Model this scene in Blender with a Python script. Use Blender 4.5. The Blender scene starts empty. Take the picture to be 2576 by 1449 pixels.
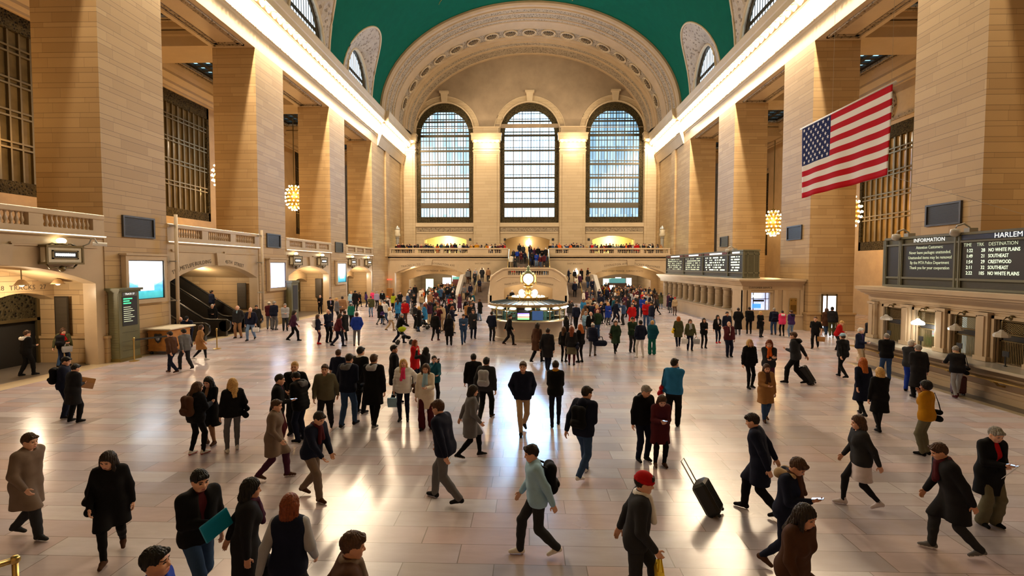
import bpy, math, random
import numpy as np
from mathutils import Vector, Matrix, geometry
random.seed(7)
SC = bpy.context.scene
COL = SC.collection
PI = math.pi
L, R, E = -18.23, 18.37, 73.93          # pier faces left / right, end wall
Y0, S, PW = 21.37, 12.61, 3.83          # first pier in view, bay spacing, pier width
ZE = 18.72                              # underside of the entablature
PT = 2.9                                # pier thickness
YB = 65.7                               # east balcony front

# ------------------------------------------------------------------ mesh builder
class MB:
    def __init__(s): s.v = []; s.f = []; s.m = []; s.cur = 0
    def add(s, vs, fs):
        b = len(s.v); s.v += [tuple(p) for p in vs]
        for f in fs: s.f.append(tuple(b + i for i in f)); s.m.append(s.cur)
        return s
    def box(s, x0, x1, y0, y1, z0, z1):
        v = [(x, y, z) for z in (z0, z1) for y in (y0, y1) for x in (x0, x1)]
        return s.add(v, [(0, 2, 3, 1), (4, 5, 7, 6), (0, 1, 5, 4), (2, 6, 7, 3), (0, 4, 6, 2), (1, 3, 7, 5)])
    def bev(s, x0, x1, y0, y1, z0, z1, b=.02):
        # box with chamfered vertical and top edges
        def ring(i, z): return [(x0+b+i, y0+i, z), (x1-b-i, y0+i, z), (x1-i, y0+b+i, z), (x1-i, y1-b-i, z), (x1-b-i, y1-i, z), (x0+b+i, y1-i, z), (x0+i, y1-b-i, z), (x0+i, y0+b+i, z)]
        rs = [ring(b*.6, z0), ring(0, z0+b), ring(0, z1-b), ring(b*.8, z1)]
        return s.loft(rs, closed=True, caps=True)
    def quad(s, a, b, c, d): return s.add([a, b, c, d], [(0, 1, 2, 3)])
    def loft(s, rings, closed=False, caps=False):
        n = len(rings[0]); v = [p for r in rings for p in r]; f = []
        for i in range(len(rings) - 1):
            for j in range(n if closed else n - 1):
                k = (j + 1) % n
                f.append((i*n + j, i*n + k, (i+1)*n + k, (i+1)*n + j))
        if caps: f.append(tuple(range(n))[::-1]); f.append(tuple((len(rings)-1)*n + j for j in range(n)))
        return s.add(v, f)
    def lathe(s, prof, c=(0, 0, 0), n=16, axis='z', a0=0, a1=2*PI):
        full = abs(a1 - a0 - 2*PI) < 1e-6; m = n if full else n + 1; rings = []
        for r, h in prof:
            q = []
            for j in range(m):
                a = a0 + (a1 - a0)*j/n; x, y = r*math.cos(a), r*math.sin(a)
                p = (x, y, h) if axis == 'z' else ((x, h, y) if axis == 'y' else (h, x, y))
                q.append((p[0]+c[0], p[1]+c[1], p[2]+c[2]))
            rings.append(q)
        s.loft(rings, closed=full); mx = max(r for r, _ in prof)
        if full:
            b = len(s.v) - m*len(prof)
            if prof[0][0] < .7*mx: s.f.append(tuple(range(b, b + m))[::-1]); s.m.append(s.cur)
            if prof[-1][0] < .7*mx: s.f.append(tuple(range(b + m*(len(prof)-1), b + m*len(prof)))); s.m.append(s.cur)
        return s
    def sphere(s, c, r, n=12, sq=(1, 1, 1)):
        pr = [(max(1e-4, math.sin(PI*i/n)), -math.cos(PI*i/n)) for i in range(n + 1)]
        b = len(s.v); s.lathe(pr, n=n + 2)
        for i in range(b, len(s.v)):
            p = s.v[i]; s.v[i] = (c[0]+p[0]*r*sq[0], c[1]+p[1]*r*sq[1], c[2]+p[2]*r*sq[2])
        return s
    def tube(s, pts, r, n=8, r2=None):
        pts = [Vector(p) for p in pts]; rings = []
        for i, p in enumerate(pts):
            d = (pts[min(i+1, len(pts)-1)] - pts[max(i-1, 0)]).normalized()
            a = Vector((0, 0, 1)) if abs(d.z) < .9 else Vector((1, 0, 0))
            u = d.cross(a).normalized(); w = d.cross(u)
            rr = r if r2 is None else r + (r2 - r)*i/(len(pts)-1)
            rings.append([tuple(p + u*rr*math.cos(2*PI*j/n) + w*rr*math.sin(2*PI*j/n)) for j in range(n)])
        return s.loft(rings, closed=True, caps=True)
    def poly(s, loops, fn, flip=False):
        # planar polygon with holes; loops of (a,b); fn maps (a,b)->xyz
        ls = [[Vector((p[0], p[1], 0)) for p in l] for l in loops]
        flat = [p for l in loops for p in l]
        tris = geometry.tessellate_polygon(ls)
        return s.add([fn(*p) for p in flat], [t[::-1] if flip else t for t in tris])
    def wallpoly(s, loops, fn0, fn1):
        # solid slab between two planes with holes
        s.poly(loops, fn0); s.poly(loops, fn1, True)
        for l in loops:
            n = len(l)
            for i in range(n):
                a, b = l[i], l[(i+1) % n]
                s.quad(fn0(*a), fn0(*b), fn1(*b), fn1(*a))
        return s
    def sweep(s, prof, path):
        # prof list of (a,b), path list of fn(a,b)->xyz
        return s.loft([[f(a, b) for a, b in prof] for f in path])
    def build(s, name, mat=None, parent=None, smooth=False, kind=None, mats=None, angle=None):
        me = bpy.data.meshes.new(name); me.from_pydata(s.v, [], s.f); me.validate(); 
        o = bpy.data.objects.new(name, me); COL.objects.link(o)
        for m in (mats or ([mat] if mat else [])): me.materials.append(m)
        if mats and len(s.m) == len(me.polygons): me.polygons.foreach_set('material_index', s.m)
        if smooth:
            me.polygons.foreach_set('use_smooth', [True]*len(me.polygons))
            if angle is not None: me.set_sharp_from_angle(angle=math.radians(angle))
        me.update()
        if parent is not None: o.parent = parent
        if kind: o['kind'] = kind
        return o

def thing(name, label, cat, loc=(0, 0, 0), rz=0, group=None):
    o = bpy.data.objects.new(name, None); COL.objects.link(o); o.empty_display_size = .1
    o.location = loc; o.rotation_euler = (0, 0, rz)
    return tag(o, label, cat, group)
def tag(o, label, cat, group=None):
    o['label'] = label; o['category'] = cat
    if group: o['group'] = group
    return o
def copy_tree(o, parent=None):
    c = o.copy(); COL.objects.link(c)
    if parent is not None: c.parent = parent
    for ch in list(o.children): copy_tree(ch, c)
    return c
def share(o, name=None, parent=None, loc=None):
    c = o.copy(); COL.objects.link(c)
    if parent is not None: c.parent = parent
    if loc is not None: c.location = loc
    return c
def text(s, size, mat, name='lettering', parent=None, M=None, ext=.004, align='CENTER', wide=1.0, sp=1.0):
    cu = bpy.data.curves.new(name, 'FONT'); cu.body = s; cu.size = size; cu.extrude = ext
    cu.align_x = align; cu.align_y = 'CENTER'; cu.space_character = sp; cu.resolution_u = 2
    cu.materials.append(mat); o = bpy.data.objects.new(name, cu); COL.objects.link(o)
    if parent is not None: o.parent = parent
    M = M or Matrix()
    if wide != 1.0: M = M @ Matrix.Diagonal((wide, 1, 1, 1))
    dg = bpy.context.evaluated_depsgraph_get(); me = bpy.data.meshes.new_from_object(o.evaluated_get(dg)); q = bpy.data.objects.new(name, me); COL.objects.link(q)
    if parent is not None: q.parent = parent
    q.matrix_local = M; bpy.data.objects.remove(o); return q
def face_plane(loc, right, up):
    r = Vector(right).normalized(); u = Vector(up).normalized(); n = r.cross(u)
    M = Matrix((r, u, n)).transposed().to_4x4(); M.translation = Vector(loc); return M

# ------------------------------------------------------------------ materials
MATS = {}
def lin(c):
    return tuple((x/12.92 if x <= .04045 else ((x+.055)/1.055)**2.4) for x in c)
def rgb(r, g, b): return lin((r/255, g/255, b/255))
class NT:
    def __init__(s, m): s.t = m.node_tree; s.n = s.t.nodes; s.l = s.t.links
    def new(s, t, **kw):
        n = s.n.new(t)
        for k, v in kw.items(): setattr(n, k, v)
        return n
    def put(s, sock, v):
        if hasattr(v, 'is_output') or isinstance(v, bpy.types.NodeSocket): s.l.new(v, sock)
        else: sock.default_value = v
    def M(s, op, a, b=0.0, c=None):
        n = s.new('ShaderNodeMath', operation=op); s.put(n.inputs[0], a); s.put(n.inputs[1], b)
        if c is not None: s.put(n.inputs[2], c)
        return n.outputs[0]
    def mix(s, f, a, b, mode='MIX'):
        n = s.new('ShaderNodeMix', data_type='RGBA', blend_type=mode)
        s.put(n.inputs[0], f); s.put(n.inputs[6], a if not isinstance(a, tuple) or len(a) == 4 else a + (1,)); s.put(n.inputs[7], b if not isinstance(b, tuple) or len(b) == 4 else b + (1,))
        return n.outputs[2]
    def noise(s, vec, scale, detail=3, rough=.55):
        n = s.new('ShaderNodeTexNoise'); n.inputs['Scale'].default_value = scale; n.inputs['Detail'].default_value = detail; n.inputs['Roughness'].default_value = rough
        if vec is not None: s.l.new(vec, n.inputs['Vector'])
        return n.outputs['Fac']
    def comb(s, x, y, z):
        n = s.new('ShaderNodeCombineXYZ'); s.put(n.inputs[0], x); s.put(n.inputs[1], y); s.put(n.inputs[2], z); return n.outputs[0]
    def white(s, x, y):
        n = s.new('ShaderNodeTexWhiteNoise', noise_dimensions='2D'); s.l.new(s.comb(x, y, 0.0), n.inputs['Vector']); return n.outputs['Value']
    def ramp(s, f, stops):
        n = s.new('ShaderNodeValToRGB'); s.l.new(f, n.inputs[0]); e = n.color_ramp.elements
        while len(e) < len(stops): e.new(.5)
        for i, (p, c) in enumerate(stops): e[i].position = p; e[i].color = c + (1,) if len(c) == 3 else c
        return n.outputs[0]
    def bump(s, h, strength=.3, dist=.02):
        n = s.new('ShaderNodeBump'); n.inputs['Strength'].default_value = strength; n.inputs['Distance'].default_value = dist; s.l.new(h, n.inputs['Height']); return n.outputs[0]
def base(name):
    m = bpy.data.materials.new(name); m.use_nodes = True; b = m.node_tree.nodes['Principled BSDF']; return m, NT(m), b
def mat(name, c, rough=.6, metal=0.0, emit=None, es=0.0, spec=.5, var=.0, scale=8.0, bump=0.0, sample=True, alpha=None, trans=0.0):
    if name in MATS: return MATS[name]
    m, t, b = base(name)
    b.inputs['Base Color'].default_value = tuple(c) + (1,); b.inputs['Roughness'].default_value = rough; b.inputs['Metallic'].default_value = metal
    b.inputs['Specular IOR Level'].default_value = spec
    if emit is not None: b.inputs['Emission Color'].default_value = tuple(emit) + (1,); b.inputs['Emission Strength'].default_value = es
    if trans: b.inputs['Transmission Weight'].default_value = trans
    if var or bump:
        tc = t.new('ShaderNodeTexCoord'); f = t.noise(tc.outputs['Object'], scale, 4)
        if var:
            d = tuple(max(0, x*(1-var)) for x in c); e = tuple(min(1, x*(1+var)) for x in c)
            t.l.new(t.ramp(f, [(.3, d), (.7, e)]), b.inputs['Base Color'])
        if bump: t.l.new(t.bump(f, bump, .01), b.inputs['Normal'])
    if not sample: m.cycles.emission_sampling = 'NONE'
    MATS[name] = m; return m
def stone(name, c1, c2, cj, h1=.42, h2=.21, Lb=1.6, jw=.02, rough=.55, jv=.01, spec=.3):
    if name in MATS: return MATS[name]
    m, t, b = base(name); M = t.M
    g = t.new('ShaderNodeNewGeometry'); sp = t.new('ShaderNodeSeparateXYZ'); t.l.new(g.outputs['Position'], sp.inputs[0])
    x, y, z = sp.outputs; u = M('ADD', x, y); p = h1 + h2
    zz = M('DIVIDE', z, p); fl = M('FLOOR', zz); fr = M('MULTIPLY', M('SUBTRACT', zz, fl), p)
    sh = M('GREATER_THAN', fr, h1); row = M('ADD', M('MULTIPLY', fl, 2.0), sh)
    d1 = M('MINIMUM', fr, M('ABSOLUTE', M('SUBTRACT', fr, h1))); d = M('MINIMUM', d1, M('SUBTRACT', p, fr))
    jh = M('LESS_THAN', d, jw*.5)
    ub = M('DIVIDE', M('ADD', u, M('MULTIPLY', t.white(row, 3.1), Lb*3)), Lb); bl = M('FLOOR', ub); fu = M('SUBTRACT', ub, bl)
    du = M('MULTIPLY', M('MINIMUM', fu, M('SUBTRACT', 1.0, fu)), Lb); jq = M('MULTIPLY', M('LESS_THAN', du, jv*.5), .7)
    rnd = t.white(row, bl); nz = t.noise(g.outputs['Position'], 1.1, 5, .6)
    c = t.mix(rnd, c1, c2); c = t.mix(M('MULTIPLY', nz, .35), c, tuple(v*.72 for v in c1))
    c = t.mix(M('MAXIMUM', jh, jq), c, cj)
    t.l.new(c, b.inputs['Base Color']); b.inputs['Roughness'].default_value = rough; b.inputs['Specular IOR Level'].default_value = spec
    MATS[name] = m; return m
def plainstone(name, c, rough=.5, var=.12, scale=.9, carve=0.0, cscale=6.0, dark=None, spec=.35):
    if name in MATS: return MATS[name]
    m, t, b = base(name); g = t.new('ShaderNodeNewGeometry')
    n1 = t.noise(g.outputs['Position'], scale, 6, .62)
    col = t.ramp(n1, [(.3, tuple(v*(1-var) for v in c)), (.7, tuple(min(1, v*(1+var)) for v in c))])
    if carve:
        v = t.new('ShaderNodeTexVoronoi'); v.inputs['Scale'].default_value = cscale; t.l.new(g.outputs['Position'], v.inputs['Vector'])
        n2 = t.noise(g.outputs['Position'], cscale*1.4, 3)
        h = t.M('MULTIPLY', v.outputs['Distance'], n2)
        t.l.new(t.bump(h, carve, .12), b.inputs['Normal'])
        if dark: col = t.mix(t.M('LESS_THAN', h, .16), col, dark)  # hollows of the carving painted darker, standing in for their shade
    t.l.new(col, b.inputs['Base Color']); b.inputs['Roughness'].default_value = rough; b.inputs['Specular IOR Level'].default_value = spec
    MATS[name] = m; return m
def floor_mat():
    m, t, b = base('marble_floor'); M = t.M
    g = t.new('ShaderNodeNewGeometry'); sp = t.new('ShaderNodeSeparateXYZ'); t.l.new(g.outputs['Position'], sp.inputs[0]); x, y, z = sp.outputs
    ry = M('DIVIDE', y, .5); row = M('FLOOR', ry); fy = M('SUBTRACT', ry, row)
    Lr = M('ADD', .95, M('MULTIPLY', t.white(row, 9.7), .7))
    ux = M('DIVIDE', M('ADD', x, M('MULTIPLY', t.white(row, 1.3), 20.0)), Lr); bl = M('FLOOR', ux); fx = M('SUBTRACT', ux, bl)
    dx = M('MULTIPLY', M('MINIMUM', fx, M('SUBTRACT', 1.0, fx)), 1.2); dy = M('MULTIPLY', M('MINIMUM', fy, M('SUBTRACT', 1.0, fy)), .5)
    j = M('LESS_THAN', M('MINIMUM', dx, dy), .006)
    r = t.white(row, bl)
    c = t.ramp(r, [(0, FC[0]), (.22, FC[1]), (.4, FC[2]), (.6, FC[3]), (.8, FC[4]), (1, FC[5])])
    mp = t.new('ShaderNodeMapping'); mp.inputs['Scale'].default_value = (.7, 3.0, 1); t.l.new(g.outputs['Position'], mp.inputs['Vector'])
    off = t.new('ShaderNodeVectorMath', operation='ADD'); t.l.new(mp.outputs[0], off.inputs[0]); t.l.new(t.comb(M('MULTIPLY', r, 40.0), 0.0, M('MULTIPLY', r, 17.0)), off.inputs[1])
    v = t.noise(off.outputs[0], 1.3, 6, .65)
    c = t.mix(t.ramp(v, [(.35, (0, 0, 0)), (.85, (.45, .45, .45))]), c, (.26, .20, .16))
    c = t.mix(M('MULTIPLY', j, .75), c, (.16, .12, .10))
    t.l.new(c, b.inputs['Base Color'])
    rv = t.noise(g.outputs['Position'], .35, 4, .6)
    t.l.new(t.ramp(rv, [(.3, (.17,)*3), (.7, (.30,)*3)]), b.inputs['Roughness'])
    w = t.noise(g.outputs['Position'], 1.6, 3); t.l.new(t.bump(w, .05, .02), b.inputs['Normal'])
    b.inputs['Specular IOR Level'].default_value = .85
    return m
FC = [(.36, .315, .34), (.54, .48, .51), (.50, .37, .37), (.58, .54, .58), (.41, .37, .425), (.55, .43, .44)]
K_CORN, K_CH, K_DAY, EXPO = 730, 330, 10000, 0.17
# ------------------------------------------------------------------ setting
ST = stone('pier_stone', (.53, .375, .20), (.43, .29, .145), (.17, .115, .07), jw=.016)
STP = plainstone('plain_stone', (.50, .355, .19), .5)
STE = plainstone('entablature_stone', (.52, .41, .27), .5, .06)
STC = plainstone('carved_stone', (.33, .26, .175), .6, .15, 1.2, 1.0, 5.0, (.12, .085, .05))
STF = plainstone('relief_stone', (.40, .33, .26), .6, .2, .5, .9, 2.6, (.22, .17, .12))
STM = plainstone('marble_wall', (.52, .40, .265), .28, .1, .7, spec=.5)
SEND = stone('end_wall_stone', (.54, .42, .27), (.48, .365, .225), (.2, .14, .085), .42, .42, 1.9, .016)
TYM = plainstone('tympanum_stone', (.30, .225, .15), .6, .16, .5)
TEAL = mat('teal_ceiling', rgb(2, 80, 62), .85, spec=.1, var=.08, scale=1.2)
GOLD = mat('gold_leaf', (.50, .36, .10), .4, .6)
BRONZE = mat('bronze', (.055, .045, .028), .45, .55)
BRASS = mat('brass', (.55, .38, .13), .28, .9)
GBRONZE = mat('gilt_bronze', (.16, .12, .055), .4, .7)
GRILLE = plainstone('bronze_grille', (.060, .046, .022), .6, .3, 3, 1.0, 7.0, (.010, .008, .005), spec=.08)
INK = mat('incised_letter', (.10, .075, .05), .8)
DARK = mat('dark_opening', (.012, .011, .010), .7)
BULB = mat('bulb_glow', (1, .9, .7), .4, emit=(1.0, .80, .50), es=9.0, sample=False)
FLOOR = floor_mat()
STRIP = plainstone('border_marble', (.62, .50, .34), .25, .08, spec=.5)
DSTRIP = plainstone('dark_floor', (.17, .145, .12), .35, .15, spec=.5)

def st(o): o['kind'] = 'structure'; return o
nt = [0]
def trim(m, mt, smooth=False, angle=None):
    nt[0] += 1; return m.build('trim_%d' % nt[0], mt, kind='structure', smooth=smooth, angle=angle)

MB().quad((-31, -9, 0), (31, -9, 0), (31, 82, 0), (-31, 82, 0)).build('floor', FLOOR, kind='structure')
b = MB(); b.box(-18.62, -17.72, -6, 63, 0, .004); b.box(13.9, 14.15, -6, 22.6, 0, .004); trim(b, STRIP)
b = MB(); b.box(-22.6, -18.62, -6, 63, 0, .003); b.box(14.15, 18.3, -6, 22.6, 0, .003); trim(b, DSTRIP)

XC = (L + R)/2; VA = (R - L)/2; VZ, VB = 23.0, 13.1
YCS = [Y0 + PW + (S - PW)/2 + S*k for k in (-2, -1, 0, 1, 2)]     # bay centres 4.4 17 29.6 42.2 54.8
HB = (S - PW)/2
def sx(side, off): return L + off if side < 0 else R - off          # off = towards the nave

# piers, each its own pillar
for side in (-1, 1):
    for i in range(-1, 4):
        ya = Y0 + S*i; b = MB()
        x0, x1 = sorted((sx(side, 0), sx(side, -PT)))
        b.box(x0, x1, ya, ya + PW, 0, ZE)
        q = .1
        b.box(x0 - q, x1 + q, ya - q, ya + PW + q, 0, 1.05); b.box(x0 - q - .05, x1 + q + .05, ya - q - .05, ya + PW + q + .05, 1.05, 1.17)
        b.build('pillar', ST, kind='structure')
# end-bay side walls, with shallow pilaster strips
for side, nm in ((-1, 'left'), (1, 'right')):
    b = MB(); x0, x1 = sorted((sx(side, 0), sx(side, -1.2)))
    b.box(x0, x1, Y0 + 3*S + PW, E, 0, ZE)
    for ya, yb in ((64.4, 66.0), (72.3, 73.9)):
        xa, xb = sorted((sx(side, 0), sx(side, .22))); b.box(xa, xb, ya, yb, 5.4, ZE)
    b.build('wall_' + nm, ST, kind='structure')
# entablature beam, cornice
CP = [(0, 18.72), (0, 19.75), (.06, 19.8), (.06, 19.93), (.13, 20.0), (.13, 20.12), (.05, 20.16), (.05, 21.12), (.50, 21.1), (.50, 21.3), (.16, 21.34), (.16, 21.5),
      (.98, 21.6), (.98, 22.1), (1.02, 22.2), (1.1, 22.7), (1.08, 22.78), (.2, 22.85), (0, 23.4)]
for side in (-1, 1):
    b = MB()
    x0, x1 = sorted((sx(side, -.03), sx(side, -PT))); b.box(x0, x1, -8, E, ZE, 23.4)
    b.sweep(CP, [(lambda yy: (lambda o, z: (sx(side, o), yy, z)))(yy) for yy in (-8, 61.4)])
    b.sweep([(o + (.45 if 18.8 < z < 23.3 else .12), z) for o, z in CP], [(lambda yy: (lambda o, z: (sx(side, o), yy, z)))(yy) for yy in (61.4, 61.41, E)])
    # ressaut end face
    b.add([(sx(side, o), 61.4, z) for o, z in CP] + [(sx(side, o + (.45 if 18.8 < z < 23.3 else .12)), 61.4, z) for o, z in CP],
          [(i, i+1, len(CP)+i+1, len(CP)+i) for i in range(len(CP)-1)])
    trim(b, STE)
    # ornament strips: dentil run under the corona, egg-and-dart above the architrave
    b = MB(); yy = -6
    while yy < E:
        o = .45 if yy > 61.4 else 0
        xa, xb = sorted((sx(side, .13+o), sx(side, .17+o))); b.box(xa, xb, yy, yy + .12, 19.98, 20.1); yy += .24
    trim(b, STC)
    # soffit panels between the piers
    for yc in YCS[1:]:
        b = MB(); xa, xb = sorted((sx(side, -.45), sx(side, -PT + .45)))
        for (p, w, z) in ((0, .14, .10), (.16, .22, .05)):
            for a in ((xa+p, xb-p, yc-HB+.5+p, yc-HB+.5+p+w), (xa+p, xb-p, yc+HB-.5-p-w, yc+HB-.5-p), (xa+p, xa+p+w, yc-HB+.5+p, yc+HB-.5-p), (xb-p-w, xb-p, yc-HB+.5+p, yc+HB-.5-p)):
                b.box(*a, ZE - z, ZE - .001)
        trim(b, STC)

# ---------------------------------------------------------------- vault with lunettes
def vault(y, th, d=0): return (XC - (VA - d)*math.cos(th), y, VZ + (VB - d)*math.sin(th))
def thb(t): return .50*max(0.0, 1 - abs(t)**2.1)**.55
LW = 4.55
b = MB(); cols = []
edges = []
for yc in YCS: edges += [yc + LW*math.sin(PI*(-.5 + k/24)) for k in range(25)]
edges = sorted(set(edges + [-8.0, 62.9]))
N = 40
for y in edges:
    t0 = 0
    for yc in YCS:
        if abs(y - yc) <= LW: t0 = max(t0, thb((y - yc)/LW))
    cols.append([vault(y, t0 + (PI - 2*t0)*k/N) for k in range(N + 1)])
b.loft(cols); b.build('ceiling', TEAL, kind='structure', smooth=True)
# painted gold figures on the ceiling
b = MB()
def vline(pts, r=.035):
    b.tube([vault(y, th, .03) for y, th in pts], r, 4)
random.seed(3)
for cx, n in ((1.80, 5), (1.05, 4), (1.45, 4), (2.1, 3), (.8, 2)):
    for q in range(n):
        y = 44 + 3.4*q + random.random()*2; th = cx + random.uniform(-.06, .06); pts = []
        for k in range(9):
            pts.append((y, th)); y += random.uniform(.15, .5); th += random.uniform(-.035, .035)
        vline(pts, .03)
b.build('ceiling_painting', GOLD, kind='structure')
wn = [0]
PANE_C = mat('clerestory_glass', (.7, .85, 1), .3, emit=(.66, .84, 1.0), es=1.6)
for side in (-1, 1):
    for k, yc in enumerate(YCS[1:]):
        A, B, G = [], [], []
        for j in range(41):
            ph = PI*j/40; c, s_ = math.cos(ph), math.sin(ph)
            A.append((sx(side, .0), yc + 3.45*c, 22.9 + 4.25*s_))
            th = thb(c*.9999) ; p = vault(yc + LW*c, th if side < 0 else PI - th); B.append(p)
            G.append((sx(side, -.9), yc + 3.45*c, 22.9 + 4.25*s_))
        mid = [tuple(.5*(p + q) for p, q in zip(a, c)) for a, c in zip(A, B)]
        mid = [(m[0], m[1], m[2] - .25*math.sin(PI*j/40)) for j, m in enumerate(mid)]
        b = MB(); b.loft([G, A, mid, B]); b.build('trim_%d' % (100 + k + (10 if side > 0 else 0)), STF, kind='structure', smooth=True, angle=40)
        b = MB(); b.tube(A, .16, 8); b.tube(B, .13, 6); b.build('trim_%d' % (120 + k + (10 if side > 0 else 0)), STE, kind='structure', smooth=True)
        wn[0] += 1; w = thing('window_%d' % wn[0], 'arched clerestory window of pale panes under the teal vault', 'window'); w['kind'] = 'structure'
        xg = sx(side, -.5); b = MB(); b.poly([[(yc + 3.3*math.cos(PI*j/30), 22.9 + 4.1*math.sin(PI*j/30)) for j in range(31)]], lambda a, z: (xg, a, z)); b.build('pane', PANE_C, w)
        b = MB(); x0, x1 = sorted((xg, sx(side, -.46)))
        for q in range(-7, 8):
            y = yc + q*.47; h = 4.15*math.sqrt(max(0, 1 - (y - yc)**2/11.2)); wd = .06
            if h > .1: b.box(x0, x1, y - wd/2, y + wd/2, 22.9, 22.9 + h)
        for z, wd in ((24.85, .34), (23.1, .3)): 
            ww = 3.4*math.sqrt(max(0, 1 - ((z - 22.9)/4.2)**2)); b.box(x0, x1, yc - ww, yc + ww, z - wd/2, z + wd/2)
        b.build('mullion', BRONZE, w)
        b = MB(); ring = [(x0, yc + 3.42*math.cos(PI*j/30), 22.9 + 4.2*math.sin(PI*j/30)) for j in range(31)]; b.tube(ring, .2, 6)
        b.build('window_frame', BRONZE, w)

# ---------------------------------------------------------------- east arch
ARS = plainstone('arch_stone', (.40, .285, .165), .55, .08, .8)
AP = [(62.55, -.3, 0), (62.55, .25, 0), (62.8, .42, 0), (63.25, .42, 0), (63.35, .55, 0), (63.45, .58, 1), (64.0, .66, 1), (64.05, .74, 0), (64.2, .76, 1), (64.95, .86, 1), (65.0, .95, 0), (65.15, .97, 1), (65.45, 1.0, 1), (65.5, 1.08, 0),
      (67.3, 1.18, 0), (67.35, 1.10, 2), (69.2, 1.2, 2), (69.25, 1.3, 0), (69.8, 1.33, 0), (69.85, 1.42, 0), (70.5, 1.46, 0), (70.55, 1.55, 1), (71.2, 1.6, 1), (71.25, 1.66, 0), (71.6, 1.68, 0), (71.65, 1.6, 2), (73.4, 1.72, 2), (73.45, 1.8, 0), (E, 1.82, 0)]
NA = 96
for mi, mt in ((0, ARS), (1, STC), (2, plainstone('frieze_stone', (.31, .245, .17), .6, .2, 1.6, .8, 4.0, (.13, .095, .06)))):
    b = MB()
    for (ya, da, ma), (yb, db, mb) in zip(AP, AP[1:]):
        if (mb if ma == mb else 0) == mi:
            b.loft([[vault(ya, PI*j/NA, da) for j in range(NA + 1)], [vault(yb, PI*j/NA, db) for j in range(NA + 1)]])
    b.build('trim_%d' % (140 + mi), mt, kind='structure', smooth=True, angle=30)
# rosettes: one carved rosette, copied round the arch
rm = MB(); rm.lathe([(.98, 0), (.96, .14), (.86, .16), (.82, .05), (.70, .03)], n=24)
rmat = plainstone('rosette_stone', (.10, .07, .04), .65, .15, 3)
ros0 = thing('rosette', 'x', 'rosette', group='carved rosettes round the great arch')
rim_ob = rm.build('rim', STE, ros0, smooth=True, angle=35)
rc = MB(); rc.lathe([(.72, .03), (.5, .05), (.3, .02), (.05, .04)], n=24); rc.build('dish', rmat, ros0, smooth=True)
rp = MB()
for k in range(12):
    a = 2*PI*k/12; rp.tube([(.16*math.cos(a), .16*math.sin(a), .06), (.36*math.cos(a), .36*math.sin(a), .12), (.66*math.cos(a), .66*math.sin(a), .07)], .05, 6)
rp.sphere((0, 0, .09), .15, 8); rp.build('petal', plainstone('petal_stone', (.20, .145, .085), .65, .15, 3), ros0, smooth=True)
ORD = ['first', 'second', 'third', 'fourth', 'fifth', 'sixth', 'seventh', 'eighth', 'ninth', 'tenth', 'eleventh', 'twelfth', 'thirteenth', 'fourteenth', 'fifteenth', 'sixteenth', 'seventeenth', 'eighteenth', 'nineteenth', 'twentieth']
# equal arc-length spacing over the ellipse
ths = [PI*j/2000 for j in range(2001)]; arc = [0]
for j in range(2000):
    p, q = vault(0, ths[j], 1.2), vault(0, ths[j+1], 1.2); arc.append(arc[-1] + math.dist(p, q))
for k in range(17):
    tgt = arc[-1]*(.5 + (k - 8)*.0545); j = min(range(2001), key=lambda i: abs(arc[i] - tgt)); th = ths[j]
    o = ros0 if k == 0 else copy_tree(ros0)
    p = Vector(vault(68.3, th, 1.16)); nrm = Vector((math.cos(th)*(VB), 0, -math.sin(th)*VA)).normalized(); tn = Vector((0, 1, -.05)).normalized()
    u = tn.cross(nrm).normalized(); M = Matrix((u, nrm.cross(u), nrm)).transposed().to_4x4(); M.translation = p; o.matrix_world = M
    o['label'] = 'carved stone rosette at the crown of the great arch' if k == 8 else ('carved stone rosette on the great arch, %s up from its %s end' % (ORD[k if k < 8 else 16 - k], 'left' if k < 8 else 'right'))

# ---------------------------------------------------------------- end wall
WX = [(-16.25, -8.0), (-4.08, 4.35), (8.2, 16.42)]; WB, WT = 10.5, 27.65
AX = [(-15.15, -8.98), (-3.52, 3.1), (9.2, 15.25)]
def seg_arch(x0, x1, z0, zs, zc, n=16):
    # polygon: floor corners then segmental curve
    c = (x0 + x1)/2; h = (x1 - x0)/2; r = (h*h + (zc - zs)**2)/(2*(zc - zs)); zz = zc - r; a = math.asin(min(1, h/r)); 
    return [(x0, z0)] + [(c - r*math.sin(a - 2*a*i/n), zz + r*math.cos(a - 2*a*i/n)) for i in range(n + 1)] + [(x1, z0)]
def round_arch(x0, x1, z0, zt, n=28):
    c, r = (x0 + x1)/2, (x1 - x0)/2; zs = zt - r
    return [(x0, z0)] + [(c - r*math.cos(PI*i/n), zs + r*math.sin(PI*i/n)) for i in range(n + 1)] + [(x1, z0)]
top = [(XC - (VA - 1.7)*math.cos(PI*j/60), VZ + (VB - 1.7)*math.sin(PI*j/60)) for j in range(61)]
holes = [round_arch(a, c, WB, WT) for a, c in WX] + [seg_arch(a, c, 5.6, 8.05, 8.62) for a, c in AX]
outer = [(L - .5, 4.75), (L - .5, VZ)] + top + [(R + .5, VZ), (R + .5, 4.75)]
b = MB(); b.wallpoly([outer] + holes, lambda x, z: (x, E, z), lambda x, z: (x, E + .95, z)); b.build('wall_back', SEND, kind='structure')
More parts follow.
